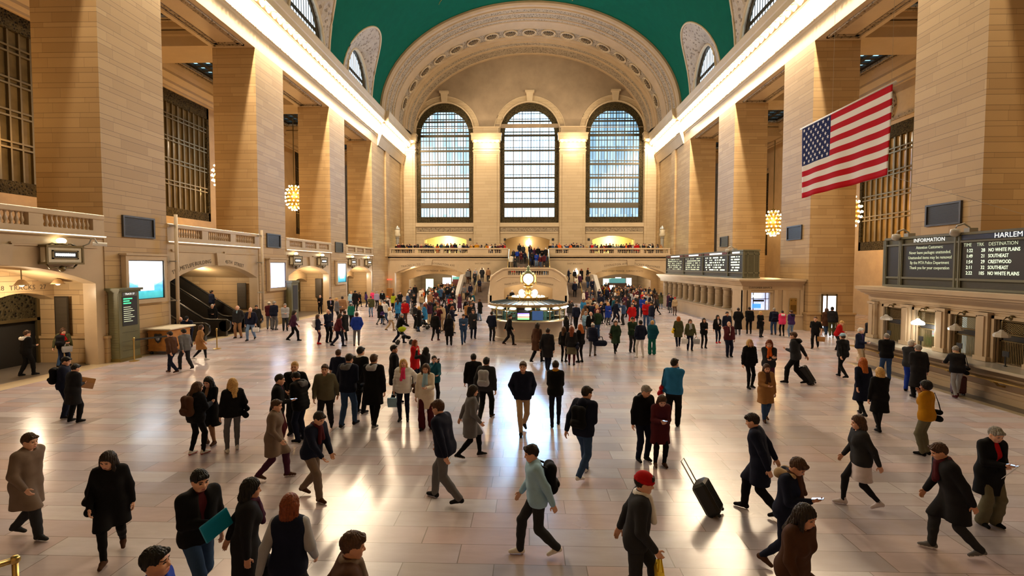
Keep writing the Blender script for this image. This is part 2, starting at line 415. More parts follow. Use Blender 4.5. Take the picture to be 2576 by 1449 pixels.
# smooth tympanum facing above the springing
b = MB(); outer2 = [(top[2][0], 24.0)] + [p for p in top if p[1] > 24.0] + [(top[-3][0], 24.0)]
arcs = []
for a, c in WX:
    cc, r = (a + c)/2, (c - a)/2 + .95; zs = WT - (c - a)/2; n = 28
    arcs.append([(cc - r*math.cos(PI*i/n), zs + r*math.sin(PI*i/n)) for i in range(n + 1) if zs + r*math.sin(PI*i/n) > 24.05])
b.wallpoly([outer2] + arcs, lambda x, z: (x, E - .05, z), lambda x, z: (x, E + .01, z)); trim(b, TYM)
b = MB()
for a, c in WX:       # archivolts and keystones
    cc, r0 = (a + c)/2, (c - a)/2; zs = WT - r0
    for rr, t in ((.12, .10), (.9, .06)):
        b.tube([(cc - (r0 + rr)*math.cos(PI*i/32), E - .06, zs + (r0 + rr)*math.sin(PI*i/32)) for i in range(33)], t, 6)
    b.loft([[(cc - w, E - d, z) , (cc + w, E - d, z), (cc + w, E, z), (cc - w, E, z)] for w, d, z in ((.38, .3, WT + .12), (.45, .42, WT + .9), (.5, .5, WT + 1.25), (.66, .6, WT + 1.3), (.66, .6, WT + 1.55))], closed=True, caps=True)
for a, c in WX:       # sill bands
    b.box(a - .1, c + .1, E - .25, E, 9.9, 10.48); b.box(a, c, E - .12, E, 9.0, 9.2)
trim(b, STE, True, 30)
b = MB()
for a, c in WX: b.box(a + .05, c - .05, E - .1, E, 9.25, 9.75)
trim(b, STC)
# pilasters with capitals
for x0, x1 in ((L + .2, -16.35), (-7.9, -4.18), (4.45, 8.1), (16.5, R - .2)):
    b = MB(); b.box(x0, x1, E - .35, E, 5.4, 20.4); b.box(x0 + .35, x1 - .35, E - .42, E, 5.4, 20.2)
    m_ = (x0 + x1)/2; h = (x1 - x0)/2
    for e, d, za, zb in ((.05, .42, 20.4, 20.6), (.12, .5, 20.6, 20.75), (.0, .38, 20.75, 21.0), (.1, .5, 21.0, 21.2), (.0, .36, 21.2, 21.9), (.28, .95, 22.15, 22.9), (.36, 1.05, 22.9, 23.1), (-.1, .5, 23.1, 23.9), (.0, .6, 23.9, 24.1)):
        b.box(m_ - h - e, m_ + h + e, E - d, E, za, zb)
    b.box(m_ - h - .14, m_ + h + .14, E - .6, E, 21.9, 22.15)
    b.build('pillar', SEND, kind='structure')

# tall windows: bronze frames, catwalk transoms, lit panes
def pane_mat(name, ca, cb, es, fade=0):
    m, t, b_ = base(name); g = t.new('ShaderNodeNewGeometry'); sp = t.new('ShaderNodeSeparateXYZ'); t.l.new(g.outputs['Position'], sp.inputs[0]); x, y, z = sp.outputs
    k = t.M('FLOOR', t.M('MULTIPLY', x, 3.1)); kz = t.M('FLOOR', t.M('MULTIPLY', z, .51)); r = t.white(k, kz); n = t.noise(g.outputs['Position'], .35, 3)
    f = t.M('ADD', t.M('MULTIPLY', r, .6), t.M('MULTIPLY', n, .5))
    c = t.ramp(f, [(.15, cb), (.75, ca)])
    b_.inputs['Base Color'].default_value = (.05, .06, .07, 1); b_.inputs['Roughness'].default_value = .2
    t.l.new(c, b_.inputs['Emission Color']); b_.inputs['Emission Strength'].default_value = es; return m
PANES = [pane_mat('daylit_glass_left', (.72, .90, 1.0), (.26, .50, .68), 1.35), pane_mat('daylit_glass_middle', (.60, .82, 1), (.50, .76, 1.0), 3.2), pane_mat('daylit_glass_right', (.50, .78, .97), (.12, .32, .50), 1.1)]
for wi, (a, c) in enumerate(WX):
    wn[0] += 1; w = thing('window_%d' % wn[0], 'tall arched window', 'window'); w['kind'] = 'structure'
    cc, r0 = (a + c)/2, (c - a)/2; zs = WT - r0; yg = E + .55
    b = MB(); b.poly([round_arch(a, c, WB, WT)], lambda x, z: (x, yg, z)); b.build('pane', PANES[wi], w)
    b = MB(); ins = .62
    inner = round_arch(a + ins, c - ins, WB + .85, WT - 1.0)
    b.wallpoly([round_arch(a, c, WB, WT), inner], lambda x, z: (x, E + .18, z), lambda x, z: (x, E + .42, z)); b.build('window_frame', GRILLE, w)
    b = MB()
    for k in range(1, 17):
        x = a + ins + (c - a - 2*ins)*k/17; hh = zs + math.sqrt(max(0, (r0 - ins)**2 - (x - cc)**2)) - .3; wd = .11 if k % 3 == 0 else .055
        b.box(x - wd/2, x + wd/2, E + .26, E + .36, WB + .4, hh)
    b.build('mullion', BRONZE, w)
    b = MB()
    for z, h in ((13.0, .75), (14.0, .12), (15.0, .26), (15.55, .12), (16.95, .28), (17.4, .1), (18.9, .28), (19.35, .1), (20.85, .28), (21.3, .1), (22.3, .08), (23.0, .34), (23.5, .16), (24.4, .08), (25.0, .22), (25.35, .1), (26.1, .1), (26.5, .2)):
        dz = max(0, z - zs); ww = math.sqrt(max(.1, (r0 - .3)**2 - dz*dz)); b.box(cc - ww, cc + ww, E + .2, E + .37, z - h/2, z + h/2)
    b.build('transom', BRONZE, w)
# niches behind the three upper arches
YEL = mat('yellow_plaster', (.74, .68, .40), .7, var=.05, scale=1); WARMP = mat('tan_plaster', (.62, .47, .27), .7, var=.05, scale=1)
for k, (a, c) in enumerate(AX):
    b = MB(); y1 = E + 4; z1 = 8.7
    b.quad((a - .4, y1, 5.4), (c + .4, y1, 5.4), (c + .4, y1, z1), (a - .4, y1, z1)); b.quad((a - .4, E + .9, 5.4), (a - .4, y1, 5.4), (a - .4, y1, z1), (a - .4, E + .9, z1)); b.quad((c + .4, E + .9, 5.4), (c + .4, y1, 5.4), (c + .4, y1, z1), (c + .4, E + .9, z1)); b.quad((a - .4, E + .9, z1), (c + .4, E + .9, z1), (c + .4, y1, z1), (a - .4, y1, z1))
    b.build('wall_back_niche', WARMP if k == 1 else YEL, kind='structure')
b = MB()
for x in (-8.45, -4.6+1.2, 3.55, 7.7+1.0): b.box(x - .16, x + .16, E - .06, E - .001, 7.9, 8.25)
trim(b, DARK)

# ---------------------------------------------------------------- aisles
AW = 29.2
WARM = mat('aisle_glass', (.11, .085, .045), .10, spec=.8, var=.35, scale=.6)
WARMR = mat('aisle_glass_gold', (.30, .20, .08), .12, spec=.8, var=.35, scale=.6)
SKY = mat('skylight_glass', (.4, .7, .85), .3, emit=(.45, .80, .95), es=1.1)
for side, nm in ((-1, 'left'), (1, 'right')):
    X = AW*side; zb, zt = (8.25, 18.5) if side < 0 else (5.6, 15.6)
    holes = [[(yc - 4.0, zb), (yc - 4.0, zt), (yc + 4.0, zt), (yc + 4.0, zb)] for yc in YCS + [YCS[-1] + S]]
    b = MB(); b.wallpoly([[(-8, 0), (-8, 21), (82, 21), (82, 0)]] + holes, lambda y, z: (X, y, z), lambda y, z: (X + side*.5, y, z)); b.build('wall_aisle_' + nm, STP, kind='structure')
    b = MB(); xa, xb = sorted((X, sx(side, -PT)))
    sky = [[(xa + 1.7, yc - 3.3), (xb - 2.3 if side < 0 else xb - 1.7, yc - 3.3), (xb - 2.3 if side < 0 else xb - 1.7, yc + 3.3), (xa + 1.7, yc + 3.3)] for yc in YCS + [YCS[-1] + S]]
    b.poly([[(xa, -8), (xb, -8), (xb, 82), (xa, 82)]] + sky, lambda x, y: (x, y, 20.4)); b.build('ceiling_' + nm, STP, kind='structure')
    b = MB()       # cross beams and running cornice of the aisle
    for k in range(-2, 6):
        ya = Y0 + S*(k); b.box(xa, xb, ya + .5, ya + PW - .5, 19.1, 20.4); b.box(xa, xb, ya + .2, ya + PW - .2, 19.75, 20.0)
        b.box(xa, xb, ya - .1, ya + .3, 20.1, 20.39); b.box(xa, xb, ya + PW - .3, ya + PW + .1, 20.1, 20.39)
    o = [(0, 18.55), (.12, 18.6), (.12, 18.75), (.3, 18.95), (.3, 19.15), (.7, 19.5), (.7, 19.7), (.85, 20.0), (1.0, 20.4)]
    b.sweep(o, [(lambda yy: (lambda q, z: (X - side*q, yy, z)))(yy) for yy in (-8, 82)]); trim(b, STE)
    b = MB()
    for yc in YCS + [YCS[-1] + S]:
        for d in (0, .35):
            b.box(xa + 1.2 + d, xb - 1.2 - d, yc - 3.75 + d, yc - 3.6 + d, 20.2, 20.39); b.box(xa + 1.2 + d, xb - 1.2 - d, yc + 3.6 - d, yc + 3.75 - d, 20.2, 20.39)
            b.box(xa + 1.2 + d, xa + 1.35 + d, yc - 3.6, yc + 3.6, 20.2, 20.39); b.box(xb - 1.35 - d, xb - 1.2 - d, yc - 3.6, yc + 3.6, 20.2, 20.39)
    trim(b, STC)
    for sk in sky:
        wn[0] += 1; w = thing('window_%d' % wn[0], 'skylight', 'skylight'); w['kind'] = 'structure'
        (x0, y0_), (x1, _), (_, y1), _ = sk
        b = MB(); b.quad((x0, y0_, 20.75), (x1, y0_, 20.75), (x1, y1, 20.75), (x0, y1, 20.75)); b.build('pane', SKY, w)
        b = MB(); b.box(x0, x1, y0_, y0_ + .05, 20.4, 20.8); b.box(x0, x1, y1 - .05, y1, 20.4, 20.8); b.box(x0, x0 + .05, y0_, y1, 20.4, 20.8); b.box(x1 - .05, x1, y0_, y1, 20.4, 20.8)
        for q in range(0, 8): yq = y0_ + (y1 - y0_)*q/7; b.box(x0, x1, yq - .17, yq + .17, 20.55, 20.72)
        for q in range(0, 5): xq = x0 + (x1 - x0)*q/4; b.box(xq - .2, xq + .2, y0_, y1, 20.5, 20.7)
        b.build('mullion', DARK, w)
    for yc in YCS[1:] + [YCS[-1] + S]:
        wn[0] += 1; w = thing('window_%d' % wn[0], 'aisle window', 'window'); w['kind'] = 'structure'
        xg = X + side*.25
        b = MB(); b.quad((xg, yc - 4, zb), (xg, yc + 4, zb), (xg, yc + 4, zt), (xg, yc - 4, zt)); b.build('pane', WARM if side < 0 else WARMR, w)
        b = MB(); x0, x1 = sorted((xg, xg - side*.16))
        for q in range(13):
            y = yc - 4 + 8*q/12; wd = .16 if q % 3 == 0 else .1; b.box(x0, x1, y - wd/2, y + wd/2, zb, zt)
        for q in range(1, 5):
            z = zb + 1 + (zt - zb - 2)*q/4.6
            for dz in (-.16, .16): b.box(x0 - .012, x1 + .012, yc - 4, yc + 4, z + dz - .05, z + dz + .05)
        b.build('mullion', GBRONZE, w)
        b = MB(); x0, x1 = sorted((xg - side*.02, xg - side*.22)); b.box(x0, x1, yc - 4, yc + 4, zb, zb + .75); b.box(x0, x1, yc - 4, yc + 4, zt - 1.0, zt)
        b.box(x0, x1, yc - 4, yc - 3.75, zb, zt); b.box(x0, x1, yc + 3.75, yc + 4, zb, zt); b.build('window_frame', GRILLE, w)
        if side > 0:      # carved roundel above the window
            b = MB(); b.lathe([(.05, .3), (.5, .34), (.8, .2), (1.0, .3), (1.2, .05), (1.6, .2), (1.8, .0)], (X, yc + 1.6, 17.3), 24, 'x') if False else None
            b.lathe([(.05, -.3), (.5, -.34), (.8, -.2), (1.0, -.3), (1.2, -.1), (1.45, -.2), (1.5, .0)], (X, yc + 1.2, 17.2), 24, 'x'); b.box(X - .12, X, yc - 4, yc + 4, 15.9, 16.15); trim(b, STC, True, 40)
# north balcony floor behind the left balustrades, and its dado
b = MB(); b.box(-AW, L - .05, -8, 63, 5.2, 5.36); b.box(-AW - .1, -AW + .15, -8, 82, 5.36, 8.0); trim(b, STP)

# ---------------------------------------------------------------- left bays: wall with segmental arch, alcove behind
for k, yc in enumerate(YCS[1:]):
    y0_, y1 = yc - HB, yc + HB
    arch = seg_arch(yc - 3.95, yc + 3.95, 0, 3.45, 4.2) if k != 1 else seg_arch(yc - 4.2, yc + 4.2, 0, 3.4, 4.25)
    loop = [(y0_, 0)] + arch + [(y1, 0), (y1, 5.4), (y0_, 5.4)]
    b = MB(); b.wallpoly([loop], lambda y, z: (L - .04, y, z), lambda y, z: (L - .6, y, z))
    b.box(L - .6, L + .1, y0_, y1, 5.36, 5.46)
    for p0, p1 in ((y0_ + .35, yc - .45), (yc + .45, y1 - .35)):        # panel mouldings over the arch
        b.box(L - .05, L + .03, p0, p1, 4.93, 5.0); b.box(L - .05, L + .05, p0 - .05, p1 + .05, 5.0, 5.05)
    b.loft([[(L - .04, yc - w, z), (L + .1, yc - w, z), (L + .1, yc + w, z), (L - .04, yc + w, z)] for w, z in ((.35, 4.22), (.45, 4.95))], closed=True, caps=True)
    b.build('wall_left_bay', STM, kind='structure')
    b = MB(); b.tube([(L + .1, y0_, 5.43), (L + .1, y1, 5.43)], .02, 8); trim(b, mat('glowing_ledge_edge', (.85, .8, .72), .3, emit=(1, .86, .66), es=1.6), True)  # thin ledge edge, its bright line put in as a glow of the material
    # alcove: back wall with gate arch(es), ceiling
    if k != 1:
        gates = [seg_arch(yc + g - 1.35, yc + g + 1.35, 0, 2.75, 3.08) for g in (-3.0, 3.0)]
        loop = [(y0_, 0)] + gates[0] + gates[1] + [(y1, 0), (y1, 4.2), (y0_, 4.2)]
        b = MB(); b.wallpoly([loop], lambda y, z: (-20.5, y, z), lambda y, z: (-21.3, y, z)); b.build('wall_left_alcove', ST, kind='structure')
        b = MB(); b.loft([[(L - .5, y, z) for y, z in arch[1:-1]], [(-20.6, y, z + .02) for y, z in arch[1:-1]]]); b.build('ceiling_alcove', STP, kind='structure', smooth=True)
        for g in (-3.0, 3.0):
            d = thing('door_%d' % (2*k + (2 if g > 0 else 1)), 'gate', 'gate', (-21.25, yc + g, 0)); d['kind'] = 'structure'
            b = MB(); b.box(0, .05, -1.35, 1.35, 1.95, 3.05); b.build('transom_grille', GRILLE, d)
            b = MB(); b.box(.02, .12, -1.35, 1.35, 1.85, 1.98); b.box(.02, .12, -1.35, -1.2, 0, 3.0); b.box(.02, .12, 1.2, 1.35, 0, 3.0); b.build('door_frame', GBRONZE, d)
            b = MB(); b.box(-1.6, -.1, -1.5, 1.5, 0, 3.1); b.build('passage', DARK, d)
    else:
        b = MB(); b.quad((-24.5, y0_, 0), (-24.5, y1, 0), (-24.5, y1, 5.2), (-24.5, y0_, 5.2)); b.build('wall_left_alcove', ST, kind='structure')
        b = MB(); b.loft([[(L - .5, y, z) for y, z in arch[1:-1]], [(-24.5, y, z + .1) for y, z in arch[1:-1]]]); b.build('ceiling_alcove', STP, kind='structure', smooth=True)
    # side returns of the alcove
    for y in (y0_ + .02, y1 - .02):
        b = MB(); b.quad((L - .5, y, 0), (-24.5, y, 0), (-24.5, y, 4.6), (L - .5, y, 4.6)); b.build('wall_left_return', ST, kind='structure')
# wall behind the camera
b = MB(); b.quad((-31, -9, 0), (31, -9, 0), (31, -9, 37), (-31, -9, 37)); b.build('wall_front', ST, kind='structure')

# incised lettering
def letters_on_left(s, yc, z, size, x=L - .03, ang=0):
    M = face_plane((x + .004, yc, z), (0, 1, 0), (0, 0, 1)) @ Matrix.Rotation(ang, 4, 'Z'); o = text(s, size, INK, 'wall_lettering', M=M, ext=.003, sp=1.1); return st(o)
def letters_on_end(s, x, z, size, y=YB, ang=0):
    M = face_plane((x, y - .006, z), (1, 0, 0), (0, 0, 1)) @ Matrix.Rotation(ang, 4, 'Z'); return st(text(s, size, INK, 'wall_lettering', M=M, ext=.003, sp=1.1))
letters_on_left('28  TRACKS  27', YCS[1] + 3.0, 3.3, .27, -20.49)
y = YCS[2]
for s, yy, z, a in (('THE', y - 3.75, 3.92, .33), ('METLIFE', y - 2.85, 4.16, .2), ('BUILDING', y - 1.5, 4.38, .11), ('45TH', y + .95, 4.42, -.08), ('STREET', y + 2.05, 4.26, -.16)):
    letters_on_left(s, yy, z, .3, L - .035, a)
letters_on_left('EXIT', YCS[3] - 3.0, 3.3, .27, -20.49)
# ------------------------------------------------------------------ fixtures and objects
WHITE_GLOW = mat('white_glow', (1, 1, 1), .4, emit=(1, .97, .90), es=7.0)
COOL_GLOW = mat('cool_glow', (1, 1, 1), .4, emit=(.85, 1, .93), es=3.2)
WARM_GLOW = mat('warm_globe', (1, .9, .6), .4, emit=(1, .85, .50), es=7.0)
CREAM = mat('cream_enamel', (.62, .55, .40), .4, var=.06)
BLACKP = mat('black_panel', (.012, .012, .013), .45)
OLIVE = mat('olive_metal', (.085, .085, .06), .4, .2, var=.1)
OLIVEL = mat('olive_light', (.15, .15, .105), .4, .2)
NICK = mat('nickel', (.6, .58, .52), .3, .8)
WOOD = mat('orange_wood', (.40, .17, .035), .35, var=.22, scale=5)
GREYM = mat('grey_metal', (.32, .31, .28), .45, .3)
GLASS = mat('clear_glass', (.9, .95, .95), .05, trans=.92)
WHITE = mat('white_paint', (.8, .8, .78), .5)
STAIR = mat('stair_stone', (.20, .15, .12), .5, var=.15, scale=3)
LITTXT = mat('lit_text', (.8, .85, .6), .5, emit=(.80, .92, .66), es=1.15)
LITTXTD = mat('dim_text', (.6, .65, .45), .5, emit=(.62, .72, .5), es=.55)
WHTXT = mat('white_text', (.85, .85, .85), .5, emit=(.9, .95, .9), es=.85)
GRTXT = mat('green_text', (.1, .8, .3), .5, emit=(.05, .9, .35), es=1.2)

def arrange(name, label, n0=0): return thing(name, label, name)
# ---- cornice globes
gm = MB(); gm.sphere((0, 0, -.2), .185, 10, (1, 1, .95)); gm.sphere((0, 0, -.38), .09, 6); 
cm_ = MB(); cm_.lathe([(.05, .0), (.15, -.02), (.17, -.07), (.13, -.1)], n=10)
for side, nm in ((-1, 'left'), (1, 'right')):
    t = thing('cornice_light', 'long row of glowing round bulbs under the cornice on the %s wall' % nm, 'light', (sx(side, 0), 0, 0), 0, 'rows of cornice bulbs')
    g0 = s0 = None; yy = 12.0; k = 0
    while yy < E - .9:
        o = (.76 if yy < 61.4 else 1.18); p = (-side*o, yy, 21.64)
        if g0 is None: g0 = gm.build('bulb', BULB, t, True); c0 = cm_.build('bulb_holder', GOLD, g0, True); g0.location = p
        else:
            q = share(g0, parent=t, loc=p)
            if yy < 52: share(c0, parent=q)
        yy += .80; k += 1
# ---- capital bulbs on the end wall
for nm, xs in (('second', (-7.9, -4.18)), ('third', (4.45, 8.1)), ('first', (L + .3, -16.4)), ('fourth', (16.5, R - .3))):
    t = thing('capital_light', '%s bulb row from the left, on a capital beside the tall windows' % nm, 'light', (0, E, 0), 0, 'rows of capital bulbs')
    n = 6 if nm in ('second', 'third') else 3; b0 = None
    for k in range(n):
        p = (xs[0] + .3 + (xs[1] - xs[0] - .6)*k/(n - 1), -.72, 22.2)
        if b0 is None: bb = MB(); bb.sphere((0, 0, -.12), .25, 8); b0 = bb.build('bulb', BULB, t, True); b0.location = p
        else: share(b0, parent=t, loc=p)

# ---- stone balustrades
bp = [(.055, 0), (.055, .05), (.035, .07), (.05, .12), (.072, .19), (.055, .27), (.032, .34), (.04, .40), (.03, .42), (.055, .44), (.055, .48)]
balm = MB(); balm.lathe(bp, n=8); balo = None
def balustrade(label, loc, rz, spans, peds, z0, zb, zt, depth=.34, group=None):
    # local x along the run, y towards the back
    global balo
    t = thing('balustrade', label, 'balustrade', loc, rz, group)
    xa = min([s_[0] for s_ in spans] + [p[0] for p in peds]); xb = max([s_[1] for s_ in spans] + [p[1] for p in peds])
    b = MB(); b.bev(xa, xb, -.04, depth + .04, zt, zt + .2, .03); b.build('rail', STM, t)
    b = MB(); b.box(xa, xb, 0, depth, z0, zb); b.build('plinth', STM, t)
    for p in peds: b = MB(); b.box(p[0], p[1], .01, depth - .01, zb, zt + (p[2] if len(p) > 2 else 0)); b.build('pedestal', STM, t)
    for s_, e_, n in spans:
        for k in range(n):
            p = (s_ + (e_ - s_)*(k + .5)/n, depth/2, zb)
            if balo is None: balo = balm.build('baluster', STM, t, True); balo.location = p; balo.scale = (1, 1, (zt - zb)/.48)
            else: q = share(balo, parent=t, loc=p); q.scale = (1.0, 1.0, (zt - zb)/.48)
for k, yc in enumerate(YCS[1:]):
    y0_ = yc - HB; w = 2*HB
    sp = [(.55, 2.75, 11), (3.3, 5.48, 11), (6.03, 8.23, 11)]
    pd = [(0, .55), (2.75, 3.3), (5.48, 6.03), (8.23, w)]
    balustrade('stone balustrade over the %s arch on the left wall' % ('alcove with the near gate sign', 'escalator', 'alcove between the second and third screens', 'alcove beyond the farthest screen')[k],
               (L + .04, y0_, 0), PI/2, sp, pd, 5.46, 5.68, 6.15, group='left balcony balustrades')
for sgn, nm in ((-1, 'left'), (1, 'right')):
    ld = lambda a, c: (min(sgn*a, sgn*c), max(sgn*a, sgn*c))
    sp = [ld(17.8, 14.75) + (13,), ld(14.3, 11.4) + (13,), ld(10.95, 7.85) + (13,), ld(5.15, 3.5) + (7,)]
    pd = [ld(18.1, 17.8), ld(14.75, 14.3), ld(11.4, 10.95), ld(7.85, 7.45), ld(7.45, 5.5) + (.24,), ld(5.5, 5.15), ld(3.5, 2.66)]
    balustrade('stone balustrade of the far balcony on the %s of the central stair' % nm, (0, YB - .02, 0), 0, sp, pd, 5.72, 5.9, 6.36, .4, 'far balcony balustrades')

# ---- east balcony: front wall with arches, floor, passages
la = seg_arch(-17.35, -8.43, 0, 3.3, 4.33); ra = seg_arch(8.62, 17.58, 0, 3.3, 4.33)
b = MB(); b.wallpoly([[(L, 0)] + la + [(-2.66, 0), (-2.66, 5.72), (L, 5.72)]], lambda x, z: (x, YB, z), lambda x, z: (x, YB + .7, z))
b.wallpoly([[(2.75, 0)] + ra + [(R, 0), (R, 5.72), (2.75, 5.72)]], lambda x, z: (x, YB, z), lambda x, z: (x, YB + .7, z))
for xa, xb in ((L, -2.66), (2.75, R)):
    b.box(xa, xb, YB - .22, YB, 5.55, 5.74); b.box(xa, xb, YB - .1, YB, 5.05, 5.12); b.box(xa, xb, YB - .12, YB, 5.4, 5.55)
for cx in (-12.9, 13.1): b.loft([[(cx - w, YB - d, z), (cx + w, YB - d, z), (cx + w, YB, z), (cx - w, YB, z)] for w, d, z in ((.38, .1, 4.34), (.5, .16, 5.05))], closed=True, caps=True)
b.build('wall_back_balcony', STM, kind='structure')
b = MB(); b.box(L, R, YB + 2.2, E + 4.2, 5.25, 5.45); b.box(L, -2.66, YB, YB + 2.3, 5.25, 5.45); b.box(2.75, R, YB, YB + 2.3, 5.25, 5.45); b.build('floor_balcony', STAIR, kind='structure')
for cx, (xa, xb) in ((-12.9, (-17.8, -8.0)), (13.1, (8.1, 18.0))):
    ar = seg_arch(xa + .4, xb - .4, 0, 3.3, 4.33); ar2 = seg_arch(cx - 3.9, cx + 3.9, 0, 2.3, 3.15)
    b = MB(); b.loft([[(x, YB + .6, z) for x, z in ar[1:-1]], [(x, 86, z) for x, z in ar[1:-1]]]); b.build('ceiling_passage', STP, kind='structure', smooth=True)
    b = MB(); b.wallpoly([[(xa, 0)] + ar2 + [(xb, 0), (xb, 4.6), (xa, 4.6)]], lambda x, z: (x, 71.3, z), lambda x, z: (x, 71.9, z)); b.build('wall_passage_arch', STP, kind='structure')
    b = MB(); b.quad((xa, YB + .6, 0), (xa, 86, 0), (xa, 86, 4.6), (xa, YB + .6, 4.6)); b.quad((xb, YB + .6, 0), (xb, 86, 0), (xb, 86, 4.6), (xb, YB + .6, 4.6)); b.quad((xa, 85, 0), (xb, 85, 0), (xb, 85, 4.6), (xa, 85, 4.6)); b.build('wall_passage', ST, kind='structure')
    M = face_plane((cx, 71.29, 3.55), (1, 0, 0), (0, 0, 1)); st(text('42ND STREET PASSAGE   SUBWAY 4·5·6·7·S', .3, INK, 'wall_lettering', M=M))
for s_, x, z, a in (('TRACKS 21 TO 11', -15.0, 4.32, .12), ('LEXINGTON AVE', -11.0, 4.42, -.1), ('LEXINGTON AVE', 11.2, 4.42, .1), ('TICKET MACHINES', 15.2, 4.3, -.14)):
    letters_on_end(s_, x, z, .36, YB, a)
letters_on_end('EAST BALCONY', -5.9, 4.55, .26); letters_on_end('EAST BALCONY', 6.0, 4.55, .26)
# lit shop fronts at the end of the passages
for cx, items in ((-12.9, [(-3.3, -2.1, .3, 2.2, (.55, .75, .62), 1.2), (-.6, .7, 1.4, 2.4, (1, 1, .95), 4), (.9, 3.3, 1.8, 2.9, (.9, .97, 1), 6), (-.2, .5, .7, 1.3, (.9, .6, .05), 1.2), (1.2, 2.0, .6, 1.3, (.9, .62, .06), 1.2)]),
                  (13.1, [(-3.4, -2.6, 1.3, 2.6, (1, 1, .95), 2.5), (-1.4, -.4, .9, 2.3, (.55, .8, .7), 1.1), (.5, 1.4, .6, 2.5, (.8, .88, 1), 2.2), (2.2, 3.0, .3, 2.4, (1, .98, .9), 2.6)])):
    for j, (a, c, z0, z1, colr, es) in enumerate(items):
        b = MB(); b.box(cx + a, cx + c, 80.0, 80.1, z0, z1); o = b.build('shop_window', mat('shop_%d_%d' % (int(cx), j), colr, .4, emit=colr, es=es), kind='structure')
# kiosk in the right passage, tall banner stand in the left
t = thing('news_kiosk', 'dark newsstand with a green top inside the right arch', 'kiosk', (11.9, 68.6, 0)); b = MB(); b.bev(-1.2, 1.2, -.6, .6, 0, 2.0, .05); b.build('body', mat('kiosk_brown', (.07, .035, .025), .6), t)
b = MB(); b.bev(-1.0, 1.0, -.65, .65, 2.0, 2.6, .05); b.build('fascia', mat('kiosk_green', (.08, .28, .22), .5, emit=(.1, .35, .4), es=.5), t); b = MB(); b.box(-1.1, -.4, -.64, -.6, .7, 1.7); b.build('window', COOL_GLOW, t)
t = thing('banner_stand', 'dark upright banner with a green top among the crowd in the left arch', 'banner', (-9.9, 70.0, 0)); b = MB(); b.box(-.55, .55, -.04, .04, .1, 2.4); b.build('panel', mat('banner_dark', (.09, .02, .02), .6), t); b = MB(); b.box(-.55, .55, -.06, .06, 2.4, 2.75); b.build('header', mat('kiosk_green', (0, 0, 0)), t)
b = MB(); b.box(-.4, .4, -.25, .25, 0, .1); b.build('foot', BLACKP, t)

# ---- stairs
YS0, YS1, ZL = 58.0, 62.8, 2.2
for sgn, nm in ((-1, 'left'), (1, 'right')):
    b = MB(); n = 14
    xa, xb = sorted((sgn*4.5, sgn*8.0))
    for k in range(n): b.box(xa, xb, YS0 + (YS1 - YS0)*k/n, YS1 + .1, ZL*k/n, ZL*(k + 1)/n)
    b.box(xa, xb, YS1, YB, 0, ZL); b.build('stair_flight', STAIR, kind='structure')
    b = MB()       # sloping parapets
    for x in (sgn*4.35, sgn*8.2):
        b.loft([[(x - .22, YS0 - .6, 0), (x + .22, YS0 - .6, 0), (x + .22, YS0 - .6, .9), (x - .22, YS0 - .6, .9)], [(x - .22, YS0 + .1, 0), (x + .22, YS0 + .1, 0), (x + .22, YS0 + .1, 1.05), (x - .22, YS0 + .1, 1.05)],
                [(x - .22, YS1, 0), (x + .22, YS1, 0), (x + .22, YS1, ZL + .95), (x - .22, YS1, ZL + .95)]] + ([[(x - .22, YB, 0), (x + .22, YB, 0), (x + .22, YB, ZL + 1), (x - .22, YB, ZL + 1)]] if abs(x) > 6 else []), closed=True, caps=True)
    b.build('stair_parapet', plainstone('pale_marble', (.56, .50, .42), .3, .06, spec=.5), kind='structure')
    t = thing('stair_handrail', 'brass handrail down the middle of the %s lower stair' % nm, 'handrail', (sgn*6.2, 0, 0), 0, 'stair handrails')
    b = MB(); b.tube([(0, YS0 - .3, .1), (0, YS0 - .3, .95), (0, YS1 + .1, ZL + .95), (0, YS1 + .1, ZL)], .04, 6); b.build('rail', BRASS, t, True)
    b = MB(); [b.tube([(0, YS0 + 1.6*q, ZL*1.6*q/(YS1 - YS0)), (0, YS0 + 1.6*q, ZL*1.6*q/(YS1 - YS0) + .95)], .03, 6) for q in (1, 2)]; b.build('post', BRASS, t, True)
ol = [(-4.35, 0), (-4.35, 2.6), (-4.15, 3.0), (-3.6, 3.45), (-2.9, 3.86), (-2.5, 3.95), (2.5, 3.95), (2.9, 3.86), (3.6, 3.45), (4.15, 3.0), (4.35, 2.6), (4.35, 0)]
ca = seg_arch(-2.75, 2.75, 0, 1.72, 2.2)
win = [(-2.3, 3.22), (-2.3, 3.68), (2.3, 3.68), (2.3, 3.22)]
b = MB(); b.wallpoly([ol[:1] + ca + ol[:0:-1], win], lambda x, z: (x, 57.4, z), lambda x, z: (x, 57.9, z)); b.tube([(x, 57.38, z) for x, z in ol[1:-1]], .13, 6)
b.tube([(x, 57.38, z - .95) for x, z in ol[3:-3]], .05, 6)
b.box(-4.3, 4.3, 57.9, 61.4, 2.7, 2.9); b.box(-4.3, -4.0, 57.9, 61.4, 0, 2.7); b.box(4.0, 4.3, 57.9, 61.4, 0, 2.7)
b.build('wall_stair_landing', STM, kind='structure')
b = MB(); b.quad((-3.2, 61, 0), (3.2, 61, 0), (3.2, 61, 2.7), (-3.2, 61, 2.7)); b.build('wall_landing_back', WARMP, kind='structure')
t = thing('balustrade', 'stone balusters along the front of the central stair landing', 'balustrade', (0, 57.65, 0))
for k in range(18): q = share(balo, parent=t, loc=(-2.2 + 4.4*k/17, 0, 3.22)); q.scale = (1, 1, .96)
letters_on_end('TRACKS 101 TO 117', -1.75, 2.28, .2, 57.39, .16); letters_on_end('DINING CONCOURSE', 1.75, 2.28, .2, 57.39, -.16)
b = MB(); n = 16
